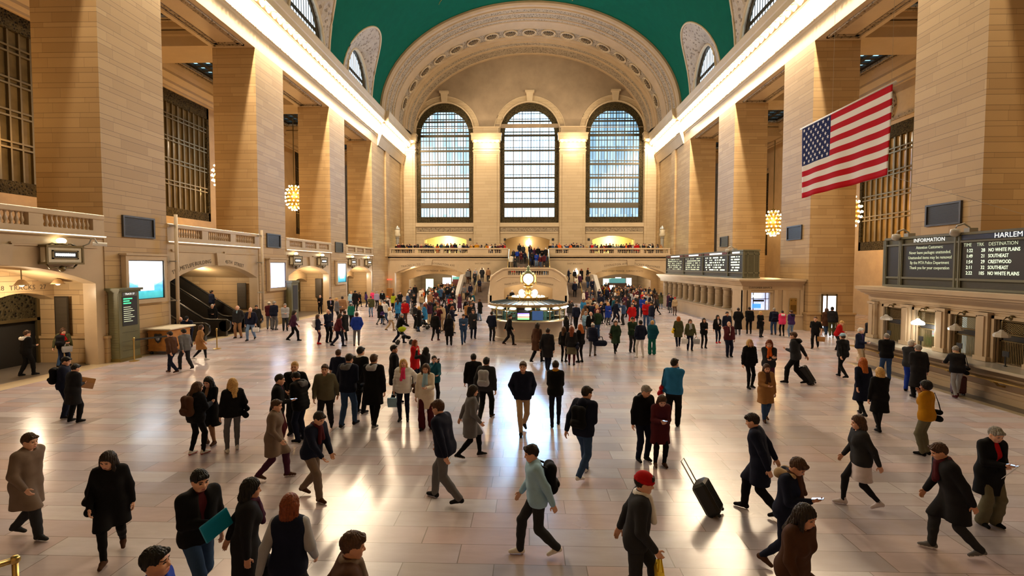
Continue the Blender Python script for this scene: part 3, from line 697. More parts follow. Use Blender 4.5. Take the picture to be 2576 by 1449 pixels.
for k in range(n): b.box(-2.62, 2.7, 61.4 + 4.6*k/n, YB + 2.3, 2.9 + 2.55*k/n - .4, 2.9 + 2.55*(k + 1)/n)
b.build('stair_flight', STAIR, kind='structure')
GREENG = mat('green_glass_rail', (.28, .40, .36), .2, .3)
for x, nm in ((-2.5, 'left side'), (.03, 'middle'), (2.6, 'right side')):
    t = thing('stair_handrail', 'pale green handrail panel at the %s of the upper central stair' % nm, 'handrail', (x, 0, 0), 0, 'stair handrails')
    b = MB(); b.tube([(0, 61.6, 3.85), (0, 66.0, 6.4)], .05, 6); b.build('rail', BRASS, t, True)
    b = MB(); b.loft([[(-.03, 61.6, 2.95), (.03, 61.6, 2.95), (.03, 61.6, 3.8), (-.03, 61.6, 3.8)], [(-.03, 66, 5.5), (.03, 66, 5.5), (.03, 66, 6.35), (-.03, 66, 6.35)]], closed=True, caps=True); b.build('panel', GREENG, t)
# lit emblems
def emblem(loc, s, label):
    t = thing('lit_emblem', label, 'lit emblem', loc, 0, 'glowing apple-shaped emblems'); pts = []
    for k in range(64):
        a = 2*PI*k/64; r = .5*(1 - .10*math.exp(-((a - PI/2)/.32)**2) - .06*math.exp(-((a - 1.5*PI)/.25)**2)); x, z = r*.95*math.cos(a), r*math.sin(a)*(1.0 if z_ok(a) else 1.0)
        dx, dz = x - .56, z - .06; d = math.hypot(dx, dz)
        if d < .2: x, z = .56 + dx/d*.2, .06 + dz/d*.2
        pts.append((x*s, z*s))
    b = MB(); b.wallpoly([pts], lambda x, z: (x, -.06, z), lambda x, z: (x, 0, z)); b.build('fruit', WHITE_GLOW, t)
    lf = [(.02*s + .16*s*math.cos(a)*.55 + .1*s*0, .66*s + .15*s*math.sin(a)) for a in [2*PI*k/16 for k in range(16)]]
    b = MB(); b.wallpoly([[(x*math.cos(-.6) + (z - .66*s)*.56 + .03*s, .66*s + (z - .66*s)*.83 - x*0) for x, z in lf]], lambda x, z: (x, -.06, z), lambda x, z: (x, 0, z)); b.build('leaf', WHITE_GLOW, t)
z_ok = lambda a: True
emblem((-5.96, YB - .02, 3.45), .62, 'glowing white apple-shaped emblem on the wall beside the left lower stair')
emblem((6.12, YB - .02, 3.45), .62, 'glowing white apple-shaped emblem on the wall beside the right lower stair')
emblem((.05, E + 3.9, 7.75), .92, 'glowing white apple-shaped emblem in the central arch over the stair')

# ---- balcony standard lamps, corner cabinet
for x, y, nm in ((-17.35, 67.2, 'left'), (17.45, 67.2, 'right')):
    t = thing('standard_lamp', 'tall bronze lamp standard at the %s end of the far balcony' % nm, 'lamp', (x, y, 5.45), 0, 'balcony lamp standards')
    b = MB(); b.lathe([(.35, 0), (.35, .3), (.2, .5), (.22, 2.4), (.3, 2.5), (.2, 2.6)], n=8); b.build('shaft', GREYM, t)
    b = MB(); b.lathe([(.2, 2.6), (.42, 2.8), (.3, 3.2), (.36, 3.5), (.3, 3.55)], n=10); b.build('lantern', CREAM, t, True)
    b = MB(); b.lathe([(.32, 3.55), (.4, 3.62), (.2, 3.9), (.03, 4.1)], n=10); b.build('cap', NICK, t, True)
t = thing('cabinet', 'small orange wooden cabinet by the far left corner wall', 'cabinet', (-17.85, 66.0 - .75, 0)); b = MB(); b.bev(-.4, .4, -.3, .3, 0.1, 1.35, .04); b.build('body', WOOD, t); b = MB(); b.box(-.33, .33, -.32, -.3, .2, 1.25); b.build('door', mat('wood_dark', (.3, .12, .03), .4), t); b = MB(); b.tube([(.0, 0, 1.35), (0, 0, 2.4)], .025, 6); b.build('post', GREYM, t); b = MB(); b.box(-.35, .25, -.08, .08, 2.4, 2.55); b.build('sign', mat('red_sign', (.6, .03, .02), .4, emit=(1, .08, .04), es=1.6), t)

# ---- gate signs
def gate_sign(y, label):
    t = thing('gate_sign', label, 'gate sign', (L + .02, y, 4.3), 0, 'bronze gate signs with globe lamps')
    b = MB(); b.bev(0, .3, -.74, .74, .0, .62, .03); b.build('cabinet', CREAM, t)
    b = MB(); b.box(-.02, .34, -.8, .8, .6, .68); b.box(-.02, .34, -.8, .8, -.05, .02); b.box(.27, .33, -.8, -.72, 0, .62); b.box(.27, .33, .72, .8, 0, .62)
    for a, c, z0, z1 in ((-.56, .56, .44, .49), (-.56, .56, .15, .2), (-.56, -.5, .15, .49), (.5, .56, .15, .49)): b.box(.29, .33, a, c, z0, z1)
    b.build('border', GBRONZE, t)
    b = MB(); b.box(.3, .315, -.5, .5, .2, .44); b.build('display', BLACKP, t)
    b = MB(); [b.box(.31, .322, -.42 + .085*q, -.36 + .085*q, .27, .37) for q in range(10)]; b.build('lit_text', mat('sign_glow', (1, 1, 1), .4, emit=(.92, 1, .92), es=4.5), t)
    b = MB(); b.lathe([(.18, .7), (.2, .74), (.1, .78)], (.16, 0, 0), 10); b.loft([[(.1, s_*.75, .68), (.22, s_*.75, .68)] for s_ in (-1, 1)]); b.tube([(.16, -.62, .68), (.16, -.4, .76), (.16, -.2, .74)], .03, 5); b.tube([(.16, .62, .68), (.16, .4, .76), (.16, .2, .74)], .03, 5); b.build('lamp_base', GBRONZE, t, True)
    b = MB(); b.sphere((.16, 0, .86), .14, 10, (1, 1.3, .8)); b.build('globe', WARM_GLOW, t, True)
    b = MB(); b.tube([(.15, -.65, -.05), (.15, -.5, -.2), (.15, -.2, -.16), (.15, 0, -.3), (.15, .2, -.16), (.15, .5, -.2), (.15, .65, -.05)], .035, 6); b.sphere((.15, 0, -.22), .12, 8); b.build('bracket', GBRONZE, t, True)
gate_sign(YCS[1] + 2.2, 'near gate sign with globe lamp above the arch lettered 28 TRACKS 27')
for yy, nm in ((YCS[3] - 3.1, 'first'), (YCS[3] + 2.0, 'second'), (YCS[4] - 3.0, 'third'), (YCS[4] + 2.2, 'fourth')):
    gate_sign(yy, 'gate sign with globe lamp, %s of the row of four beyond the escalator' % nm)
# ---- video screens on the piers
def screen_mat(name, kind):
    m, t, b = base(name); tc = t.new('ShaderNodeTexCoord'); sp = t.new('ShaderNodeSeparateXYZ'); t.l.new(tc.outputs['Generated'], sp.inputs[0]); _, gy, gz = sp.outputs
    if kind == 1:
        c = t.ramp(gz, [(0, (.02, .18, .16)), (.16, (.04, .30, .28)), (.34, (.10, .32, .75)), (.5, (.55, .8, 1)), (.75, (.92, .96, 1))])
        hill = t.M('LESS_THAN', gz, t.M('ADD', .2, t.M('MULTIPLY', t.M('ABSOLUTE', t.M('SUBTRACT', gy, .5)), .55))); n = t.noise(tc.outputs['Generated'], 7, 4)
        c = t.mix(t.M('MULTIPLY', hill, n), c, (.01, .14, .18))
        w = t.M('MULTIPLY', t.M('LESS_THAN', t.M('ABSOLUTE', t.M('SUBTRACT', gy, .5)), .23), t.M('LESS_THAN', t.M('ABSOLUTE', t.M('SUBTRACT', gz, .30)), .09)); c = t.mix(w, c, (.95, .97, 1))
    elif kind == 2:
        c = t.ramp(t.noise(tc.outputs['Generated'], 2.2, 2), [(.35, (.50, .48, .95)), (.55, (.72, .72, 1))])
        w = t.M('MULTIPLY', t.M('LESS_THAN', t.M('ABSOLUTE', t.M('SUBTRACT', gy, .5)), .24), t.M('LESS_THAN', t.M('ABSOLUTE', t.M('SUBTRACT', gz, .5)), .38)); c = t.mix(w, c, (.86, .93, 1))
    else:
        c = t.ramp(gz, [(0, (.01, .12, .15)), (.2, (.04, .28, .4)), (.5, (.4, .62, .95)), (.8, (.92, .95, 1))])
        w = t.M('MULTIPLY', t.M('LESS_THAN', t.M('ABSOLUTE', t.M('SUBTRACT', gy, .55)), .24), t.M('LESS_THAN', t.M('ABSOLUTE', t.M('SUBTRACT', gz, .28)), .08)); c = t.mix(w, c, (.9, .95, 1))
    b.inputs['Base Color'].default_value = (.02, .02, .02, 1); t.l.new(c, b.inputs['Emission Color']); b.inputs['Emission Strength'].default_value = 3.0; return m
for k, (lab) in enumerate(('large video screen with a landscape on the nearest left pier', 'lavender white video screen on the second left pier', 'white and teal video screen on the farthest left pier')):
    y = Y0 + S*k; t = thing('video_screen', lab, 'screen', (L + .13, y + PW/2 + .2, 2.66), 0, 'video screens on the left piers')
    b = MB(); b.box(.0, .06, -1.08, 1.08, 0, 1.76); b.build('display', screen_mat('screen_%d' % k, k + 1), t)
    b = MB()
    for q in ((-1.28, 1.28, 1.8, 2.02), (-1.28, 1.28, -.22, -.03), (-1.28, -1.12, -.03, 1.8), (1.12, 1.28, -.03, 1.8)): b.box(-.1, .14, *q)
    b.box(-.1, .24, -1.36, 1.36, 2.02, 2.1); b.build('surround', STM, t)
    b = MB()
    for q in ((-1.12, 1.12, 1.76, 1.8), (-1.12, 1.12, -.05, 0), (-1.12, -1.08, 0, 1.76), (1.08, 1.12, 0, 1.76)): b.box(0, .1, *q)
    b.build('bezel', BLACKP, t)
# ---- dark wall grilles on the piers
for side, off in ((-1, 1.02), (1, 2.0)):
    for k in range(3):
        y = Y0 + S*k + (1.95 if side < 0 else 1.87); z = 5.5 if side < 0 else 6.04; h = .98
        t = thing('wall_grille', 'black framed ventilation grille on the %s %s pier' % (('nearest', 'second', 'third')[k], 'left' if side < 0 else 'right'), 'grille', (sx(side, .005), y, z), 0 if side < 0 else PI, 'black pier grilles')
        b = MB(); b.box(0, .03, -.88, .88, .06, h - .06); b.build('backing', BLACKP, t)
        b = MB(); [b.box(.03, .05, -.86, .86, .1 + .045*q, .115 + .045*q) for q in range(18)]; b.build('slat', mat('slat_black', (.03, .03, .03), .4), t)
        b = MB(); [b.box(0, .09, *q) for q in ((-.97, .97, h - .08, h), (-.97, .97, 0, .08), (-.97, -.88, .08, h - .08), (.88, .97, .08, h - .08))]; b.build('frame', mat('grille_frame', (.035, .032, .03), .4, bump=.6, scale=30), t)
# ---- tall dark directory panels in the alcoves
for k, yy, lab in ((0, YCS[1] + HB - .03, 'tall dark lettered panel on the wall of the near left alcove'), (1, YCS[3] + HB - .03, 'tall dark panel in the alcove between the second and third screens'), (2, YCS[2] + HB - .03, 'tall dark panel in the escalator alcove')):
    t = thing('directory_panel', lab, 'panel', (-20.0 if k == 0 else -19.35, yy - .16, 1.14 if k == 0 else 1.3), 0, 'dark alcove panels'); b = MB(); b.box(-.3, .3, -.05, 0, 0, 1.75); b.build('panel', mat('bronze_panel', (.035, .026, .017), .45, .3), t)
    b = MB(); [b.box(-.25, .25, -.056, -.05, .1 + .052*q, .125 + .052*q) for q in range(31)]; b.build('lines', mat('panel_lines', (.09, .07, .045), .5), t)
# ---- pendant lamps in the near alcove
for y, x, lab in ((YCS[1] + 1.9, -19.4, 'left bell pendant lamp in the near left alcove'), (YCS[1] + 3.3, -19.3, 'right bell pendant lamp in the near left alcove')):
    t = thing('pendant_lamp', lab, 'lamp', (x, y, 3.45), 0, 'alcove pendant lamps'); b = MB(); b.lathe([(.05, .22), (.1, .2), (.2, .05), (.24, 0), (.22, 0)], n=14); b.build('lamp_shade', mat('tan_shade', (.5, .36, .2), .5), t, True); b = MB(); b.tube([(0, 0, .2), (0, 0, .62)], .02, 6); b.build('rod', GBRONZE, t)
    b = MB(); b.sphere((0, 0, .03), .09, 8); b.build('bulb', mat('alcove_bulb', (1, .8, .5), .4, emit=(1, .72, .4), es=5), t, True)
# ---- green kiosk by the nearest pier
t = thing('track_kiosk', 'olive green cabinet with a dark green-lit departures board beside the nearest left pier', 'kiosk', (-18.2, 21.45, 0))
GRN = mat('kiosk_olive', (.13, .125, .06), .45, var=.08, scale=2)
b = MB(); b.box(0, .47, 0, 1.15, .12, 3.05)
for q in range(26): b.box(.03, .44, -.012, 0, .2 + .108*q, .29 + .108*q)
b.build('body', GRN, t); b = MB(); b.box(-.02, .5, -.03, 1.18, 0, .14); b.build('base', mat('kiosk_base', (.16, .12, .03), .4, .3), t)
b = MB(); b.box(-.04, .53, -.05, 1.2, 3.05, 3.12); b.box(-.1, .6, -.1, 1.26, 3.12, 3.22); b.build('top', GRN, t)
b = MB(); b.box(.47, .485, .18, 1.02, 1.55, 2.85); b.build('display', BLACKP, t)
b = MB(); b.box(.47, .49, .2, 1.0, 2.88, 3.02); b.build('sign_plate', mat('slate', (.1, .11, .12), .5), t)
text('TRACK 27', .12, WHTXT, parent=t, M=face_plane((.492, .6, 2.95), (0, 1, 0), (0, 0, 1)))
b = MB(); [b.box(.485, .49, .24, .24 + w, z, z + .05) for z, w in ((2.72, .5), (2.62, .34), (2.52, .42))]; b.build('lit_line', GRTXT, t)
b = MB(); [b.box(.485, .489, .24, .24 + .4 + .1*(q % 3), 2.36 - .09*q, 2.39 - .09*q) for q in range(8)]; b.build('stop_list', LITTXTD, t)
b = MB(); [b.box(.47, .482, .15, 1.05, z, z + .015) for z in (.45, .85, 1.25)]; b.build('moulding', mat('kiosk_line', (.07, .065, .03), .5), t)
t = thing('track_kiosk', 'olive cabinet with a black panel in front of the second left pier', 'kiosk', (-18.0, Y0 + S + PW - .55, 0)); b = MB(); b.box(0, .42, 0, 1.1, 0, 2.95); b.build('body', GRN, t); b = MB(); b.box(-.05, .5, -.05, 1.15, 2.95, 3.1); b.build('top', GRN, t); b = MB(); b.box(.42, .435, .2, .95, .9, 2.75); b.build('display', BLACKP, t)
# ---- police podium
t = thing('podium_desk', 'orange wooden desk with a cream top and a shield in front of the escalator', 'desk', (-17.95, 23.35, 0))
b = MB(); b.bev(0, 1.05, 0, 1.5, .16, 1.16, .03); [b.box(-.015, 1.065, -.015, 1.515, z, z + .04) for z in (.2, .42, 1.05)]; b.build('body', WOOD, t)
b = MB(); b.bev(-.12, 1.2, -.12, 1.72, 1.18, 1.25, .02); b.build('top', mat('desk_cream', (.7, .62, .46), .35), t)
b = MB(); b.loft([[(.52 + x*.17, -.05 + d, .78 + z*.2) for x, z in ((-1, .9), (-.6, 1.1), (0, .95), (.6, 1.1), (1, .9), (.95, 0), (.6, -.7), (0, -1.15), (-.6, -.7), (-.95, 0))] for d in (0, .05)], closed=True, caps=True); b.build('shield', mat('shield_dark', (.05, .05, .06), .35, .4), t)
b = MB(); b.sphere((.52, -.05, .78), .1, 8, (1, .4, 1.1)); b.build('shield_seal', mat('seal_grey', (.3, .32, .36), .4, .4), t, True)
for x, y in ((.1, .1), (.95, .1), (.1, 1.4), (.95, 1.4)):
    b = MB(); b.lathe([(.03, -.0), (.075, .02), (.075, .12), (.03, .15)], (0, 0, 0), 10); o = b.build('caster', BLACKP, t, True); o.location = (x, y, .0)
for (x, y, lab) in ((-17.35, 21.75, 'brass stanchion in front of the orange desk, nearest the green kiosk'), (-15.75, 25.15, 'brass stanchion standing alone on the open floor right of the orange desk')):
    t = thing('stanchion', lab, 'stanchion', (x, y, 0), 0, 'brass stanchions'); b = MB(); b.lathe([(.19, 0), (.19, .025), (.05, .05), (.03, .06)], n=18); b.build('base', BRASS, t, True, angle=40); b = MB(); b.lathe([(.028, .06), (.028, .92), (.045, .93), (.045, 1.03), (.02, 1.05)], n=12); b.build('pole', BRASS, t, True, angle=40)
    if y < 23: b = MB(); b.loft([[(.03, .03, z), (.5, 1.58, z - .03)] for z in (.9, .98)]); b.build('belt', BLACKP, t)
# ---- escalator
t = thing('escalator', 'dark escalator climbing away inside the left arch', 'escalator', (-17.9, 0, 0))
RUB = mat('black_rubber', (.012, .012, .012), .35); STEEL = mat('dark_steel', (.10, .09, .075), .3, .8)
def ez(x): return max(0, min(3.5, (-x - 1.4)*.62))
for yq in (27.9, 29.8, 31.7):
    b = MB(); 
    for k in range(18): x = -.4 - k*.36; b.box(x - .38, x, yq + .35, yq + 1.45, 0, ez(x - .2) + .04)
    b.build('steps', STEEL, t)
for yq in (27.75, 29.75, 31.65, 33.45):
    b = MB(); path = [(-.1, yq, .35), (.12, yq, .6), (.1, yq, .85), (-.1, yq, .98)] + [(-.3 - .4*k, yq, ez(-.3 - .4*k) + .98) for k in range(16)]; b.tube(path, .06, 8); b.build('handrail', RUB, t, True)
    b = MB(); b.loft([[(x, yq - .09, .0), (x, yq - .09, z - .05), (x, yq + .09, z - .05), (x, yq + .09, 0)] for x, _, z in path[3:]], closed=True, caps=True); b.lathe([(.06, -.09), (.34, -.09), (.34, .09), (.06, .09)], (-.2, yq, .62), 16, 'y'); b.build('balustrade', STEEL, t)

# ---- information booth
BX, BY = .0, 30.0
t = thing('information_booth', 'round marble and brass information booth in the middle of the floor', 'booth', (BX, BY, 0))
b = MB(); b.lathe([(2.12, 0), (2.12, .14), (2.02, .18), (2.02, 1.02), (2.1, 1.06), (2.1, 1.12)], n=48); b.build('base', plainstone('booth_marble', (.50, .43, .34), .28, .1, 1.5, spec=.5), t, True, angle=30)
b = MB(); b.lathe([(1.9, 1.12), (2.36, 1.12), (2.4, 1.16), (2.36, 1.21), (1.9, 1.21)], n=48); b.build('counter', mat('counter_brass', (.75, .62, .42), .25, .5), t, True, angle=30)
b = MB(); b.lathe([(2.14, 1.21), (2.14, 1.74)], n=16, a0=PI/16, a1=2*PI + PI/16); b.build('glass', mat('booth_glass', (.9, 1, .95), .04, trans=1.0), t)
b = MB()
for k in range(16):
    a = 2*PI*(k + .5)/16; x, y = 2.15*math.cos(a), 2.15*math.sin(a); b.tube([(x, y, 1.2), (x, y, 1.95)], .035, 6)
b.lathe([(2.1, 1.72), (2.18, 1.72), (2.18, 1.78), (2.1, 1.78)], n=48); b.build('mullion', BRASS, t)
b = MB(); b.lathe([(1.8, 1.92), (2.26, 1.92), (2.32, 1.96), (2.32, 2.06), (2.24, 2.09)], n=48); b.build('fascia', mat('fascia_brass', (.42, .30, .15), .35, .6), t, True, angle=30)
b = MB(); b.lathe([(2.24, 2.08), (1.0, 2.26)], n=48); b.build('roof', mat('roof_bluegrey', (.32, .40, .48), .3, .2), t)
b = MB()
for k in range(40):
    a = 2*PI*k/40; b.tube([(2.24*math.cos(a), 2.24*math.sin(a), 2.09), (1.1*math.cos(a), 1.1*math.sin(a), 2.255)], .028, 4)
b.build('roof_seam', mat('seam_dark', (.06, .08, .10), .4), t)
b = MB(); b.lathe([(1.12, 2.2), (1.15, 2.24), (1.15, 2.4), (1.1, 2.42)], n=36)
for k in range(48): a = 2*PI*k/48; b.tube([(1.17*math.cos(a), 1.17*math.sin(a), 2.22), (1.17*math.cos(a), 1.17*math.sin(a), 2.42)], .014, 4)
b.build('gallery', BRASS, t, True, angle=30)
b = MB(); b.lathe([(.4, 2.3), (.8, 2.36), (.84, 2.42), (.78, 2.46), (.4, 2.5)], n=32); b.build('lamp_tray', BRASS, t, True, angle=40)
for k in range(16):
    a = 2*PI*k/16; b = MB(); b.sphere((0, 0, 0), .075, 6, (1.3, 1.3, .8)); o = b.build('tray_bulb', WARM_GLOW, t, True); o.location = (.88*math.cos(a), .88*math.sin(a), 2.42)
for k in range(4):
    a = PI/4 + PI/2*k + PI/4*0; b = MB(); b.sphere((0, 0, 0), .16, 10); o = b.build('globe', mat('opal_globe', (1, .95, .85), .3, emit=(1, .90, .68), es=9), t, True); o.location = (.56*math.cos(a), .56*math.sin(a), 2.66)
for j in range(16):
    a = 2*PI*j/16; b = MB(); b.sphere((0, 0, 0), .13, 6, (1.5, 1.5, .45)); o = b.build('eave_lamp', COOL_GLOW, t, True); o.location = (2.2*math.cos(a), 2.2*math.sin(a), 1.86)
b = MB()
for k in range(24):
    a = 2*PI*k/24
    for z in (1.0, 1.3, 1.55): b.box(.9*math.cos(a) - .08, .9*math.cos(a) + .08, .9*math.sin(a) - .08, .9*math.sin(a) + .08, z, z + .04 + .12*((k*7 + int(z*10)) % 3))
b.build('rack', mat('rack_green', (.12, .22, .16), .5, var=.5, scale=9), t)
b = MB(); b.lathe([(.75, 0), (.75, 1.9)], n=12); b.build('core', mat('booth_core', (.22, .18, .10), .5), t)
b = MB(); b.box(-.62, .12, -2.2, -2.12, 1.22, 1.93); b.build('monitor', BLACKP, t)
m, tt, bb = base('monitor_picture'); tc = tt.new('ShaderNodeTexCoord'); sp = tt.new('ShaderNodeSeparateXYZ'); tt.l.new(tc.outputs['Generated'], sp.inputs[0])
cc = tt.ramp(sp.outputs[2], [(0, (.05, .8, .15)), (.28, (.25, .95, .3)), (.36, (.9, .1, .1)), (.52, (.95, .25, .2)), (.58, (.95, .95, 1)), (.78, (.9, .7, 1)), (.86, (.15, .1, .9)), (1, (.1, .05, .6))]); tt.l.new(cc, bb.inputs['Emission Color']); bb.inputs['Emission Strength'].default_value = 1.5
b = MB(); b.box(-.58, .06, -2.215, -2.2, 1.28, 1.64); b.build('picture', m, t)
b = MB(); b.box(-.52, 0, -2.21, -2.2, 1.7, 1.8); b.build('caption_plate', mat('slate', (.1, .11, .12), .5), t)
b = MB(); b.box(.22, .82, -2.17, -2.12, 1.25, 1.75); b.build('poster', mat('blue_poster', (.03, .08, .2), .5, emit=(.05, .12, .3), es=.5), t)
c_ = thing('clock', 'golden four-faced ball clock on top of the information booth', 'clock', (BX, BY, 2.46))
b = MB(); b.lathe([(.42, 0), (.4, .05), (.2, .1), (.17, .2), (.22, .3), (.16, .4), (.17, .5), (.3, .56), (.26, .6), (.1, .62)], n=20); b.build('column', BRASS, c_, True, angle=45)
b = MB(); b.sphere((0, 0, 1.02), .45, 18, (1, 1, 1)); b.build('case', BRASS, c_, True)
DIAL = mat('opal_dial', (1, .93, .78), .3, emit=(1, .88, .66), es=2.6)
for k in range(4):
    a = PI/2*k - PI/2; f = MB(); f.lathe([(.34, 0), (.36, .03), (.30, .05)], n=28); ring = f.build('bezel', BRASS, c_, True, angle=40); ring.matrix_local = Matrix.Translation((.43*math.cos(a), .43*math.sin(a), 1.02)) @ Matrix.Rotation(a, 4, 'Z') @ Matrix.Rotation(PI/2, 4, 'Y')
    f = MB(); f.lathe([(.001, .05), (.15, .045), (.31, .02)], n=28); d = f.build('dial', DIAL, ring, True)
    f = MB(); f.box(-.012, .16, -.012, .012, .05, .06) ; f.box(-.01, .01, -.24, .01, .05, .06)
    for q in range(12): aa = 2*PI*q/12; f.add([(.27*math.cos(aa + e) if i else .24*math.cos(aa + e), .27*math.sin(aa + e) if i else .24*math.sin(aa + e), .052) for i, e in ((0, -.03), (1, -.03), (1, .03), (0, .03))], [(0, 1, 2, 3)])
    hd = f.build('hands', mat('hand_black', (.03, .025, .02), .4), ring); hd.rotation_euler = (0, 0, .7)
b = MB(); b.lathe([(.40, 1.25), (.36, 1.34), (.2, 1.42), (.12, 1.5), (.1, 1.55), (.13, 1.58), (.06, 1.64), (.09, 1.7), (.02, 1.78), (.001, 1.8)], n=18); b.build('crown', mat('verdigris', (.28, .34, .22), .4, .5), c_, True, angle=45)

# ---- ticket office, near right
def ticket_wall(ya, yb, nm, near):
    X0 = 15.2; b = MB()
    ws = []; y = ya + (1.25 if near else 1.6)
    while y < yb - .9: ws.append(y); y += 1.71
    loop = [[(ya, 0), (ya, 3.0), (yb, 3.0), (yb, 0)]] + [[(w - .52, 1.1), (w - .52, 2.52), (w + .52, 2.52), (w + .52, 1.1)] for w in ws]
    b.wallpoly(loop, lambda y, z: (X0, y, z), lambda y, z: (X0 + .35, y, z))
    b.box(X0 + .35, 18.2, ya, ya + .3, 0, 3.0); b.box(X0 + .35, 18.2, yb - .3, yb, 0, 3.0); b.quad((X0 + 1.2, ya, 0), (X0 + 1.2, yb, 0), (X0 + 1.2, yb, 3), (X0 + 1.2, ya, 3))
    for o, z0, z1 in ((.0, 2.72, 2.78), (.05, 2.78, 2.95), (.25, 2.98, 3.06), (.45, 3.06, 3.14), (.6, 3.14, 3.22), (.7, 3.22, 3.36)): b.box(X0 - o, 18.22, ya - o*.6, yb + o*.6, z0, z1)
    return b, ws, X0
b, ws, X0 = ticket_wall(6.0, 22.45, 'near', True)
ws = [21.6 - 1.72*k for k in range(9)]
b = MB(); loop = [[(6, 0), (6, 3.0), (23.1, 3.0), (23.1, 0)]] + [[(w - .52, 1.1), (w - .52, 2.52), (w + .52, 2.52), (w + .52, 1.1)] for w in ws]
b.wallpoly(loop, lambda y, z: (X0, y, z), lambda y, z: (X0 + .35, y, z)); b.box(X0 + .35, 18.2, 22.8, 23.1, 0, 3.0); b.quad((X0 + 1.3, 6, 0), (X0 + 1.3, 23, 0), (X0 + 1.3, 23, 3), (X0 + 1.3, 6, 3))
for o, z0, z1 in ((.03, 2.71, 2.78), (.07, 2.78, 2.98), (.25, 2.98, 3.06), (.42, 3.06, 3.14), (.55, 3.14, 3.22), (.65, 3.22, 3.36)): b.box(X0 - o, 18.22, 6, 23.1 + o*.1, z0, z1)
for w in ws + [ws[0] + 1.71]:
    yc = w - .855
    if yc > 22.4: yc = 22.75
    b.box(X0 - .16, X0, yc - .2, yc + .2, 1.1, 2.7); b.box(X0 - .22, X0, yc - .25, yc + .25, 1.1, 1.25); b.box(X0 - .2, X0, yc - .24, yc + .24, 2.58, 2.7); b.box(X0 - .2, X0, yc - .1, yc + .1, 1.25, 2.6)
for w in ws:
    for a, c, z0, z1 in ((w - .62, w - .52, 1.1, 2.62), (w + .52, w + .62, 1.1, 2.62), (w - .62, w + .62, 2.52, 2.62)): b.box(X0 - .08, X0 + .02, a, c, z0, z1)
b.build('wall_ticket_office', STM, kind='structure')
t = thing('ticket_counter', 'long stone ticket counter with a brass shelf along the right wall', 'counter', (14.2, 0, 0))
b = MB(); b.bev(0, 1.05, 6, 23.0, 1.0, 1.09, .02); b.build('counter_top', mat('counter_marble', (.5, .44, .35), .25), t)
b = MB(); b.box(.5, 1.0, 6, 23.0, .2, .78); b.box(.42, 1.0, 6, 23.0, 0, .2); b.box(.46, 1.0, 6, 23.0, .34, .40); b.build('base', STM, t)
b = MB(); b.box(.3, 1.0, 6, 23.0, .78, 1.0); b.build('apron', mat('counter_apron', (.33, .24, .15), .4), t)
b = MB(); b.box(.02, .3, 6, 22.9, .70, .74); b.build('shelf', BRASS, t)
for w in ws[:6]:
    b = MB(); b.tube([(.5, 0, .5), (.3, 0, .55), (.18, 0, .69)], .035, 6); b.box(.1, .5, -.06, .06, .64, .7); o = b.build('bracket', BRASS, t); o.location = (0, w - .4, 0)
    b = MB(); b.lathe([(.05, 0), (.05, .02), (.02, .03), (.02, .3), (.03, .32)], n=8); b.box(-.01, .01, -.11, .11, .3, .48); o = b.build('card_reader', BLACKP, t); o.location = (.72, w - .15, 1.09)
names = ['first', 'second', 'third', 'fourth']
def ticket_window(w, label, Xq, glow, detail=True):
    t = thing('ticket_window', label, 'ticket window', (Xq, w, 1.1), 0, 'brass ticket windows')
    b = MB(); [b.box(0, .06, *q) for q in ((-.52, -.44, 0, 1.42), (.44, .52, 0, 1.42), (-.52, .52, 1.34, 1.42), (-.5, .5, .92, .97), (-.5, .5, .70, .74))]; b.build('frame', GBRONZE, t)
    b = MB(); b.box(-.01, .05, -.36, .36, .75, .91); b.build('name_plate', BLACKP, t)
    b = MB(); n = 16 if detail else 7
    for k in range(n): y = -.42 + .84*k/(n - 1); b.box(.02, .032, y - .008, y + .008, 0.02, .71)
    b.build('bars', mat('bar_brass', (.34, .25, .12), .35, .8), t)
    b = MB()
    if detail:
        for k in range(-6, 14):
            for sg in (1, -1):
                x0_ = -.44; z0 = .98; p = []
                for q in range(0, 11): 
                    yy = -.44 + .088*q; zz = .98 + (k*.066 + sg*(yy + .44)*.75 if sg > 0 else k*.066 - (yy + .44)*.75 + .4)
                    if .98 <= zz <= 1.34: p.append((.03, yy, zz))
                if len(p) > 1: b.tube(p, .007, 3)
        b.build('lattice', mat('bar_brass', (0, 0, 0)), t)
    b = MB(); b.box(.9, .92, -.6, .6, -.1, 1.45); b.build('booth_back', mat('booth_lit', (.5, .5, .45), .6, emit=(.7, .8, .7), es=.35) if glow else mat('booth_dim', (.22, .19, .15), .7), t)
    if glow:
        b = MB(); b.box(.3, .32, -.36, .2, .42, .72); 
        m = MATS.get('departure_rows')
        if not m:
            m, tt, bb = base('departure_rows'); tc = tt.new('ShaderNodeTexCoord'); sp = tt.new('ShaderNodeSeparateXYZ'); tt.l.new(tc.outputs['Generated'], sp.inputs[0]); k_ = tt.M('FLOOR', tt.M('MULTIPLY', sp.outputs[2], 9.0)); cc = tt.ramp(tt.white(k_, 2.0), [(0, (.9, .1, .3)), (.3, (.1, .3, .9)), (.5, (.1, .8, .3)), (.7, (.2, .5, .95)), (1, (.8, .2, .6))]); tt.l.new(cc, bb.inputs['Emission Color']); bb.inputs['Emission Strength'].default_value = .9; MATS['departure_rows'] = m
        b.build('terminal_screen', m, t)
        b = MB(); b.sphere((.28, -.22, .2), .17, 8); b.build('shirt_shape', mat('green_shirt', (.02, .4, .06), .7, emit=(.02, .5, .08), es=.4), t, True)  # green shirt shape with some glow put into its colour
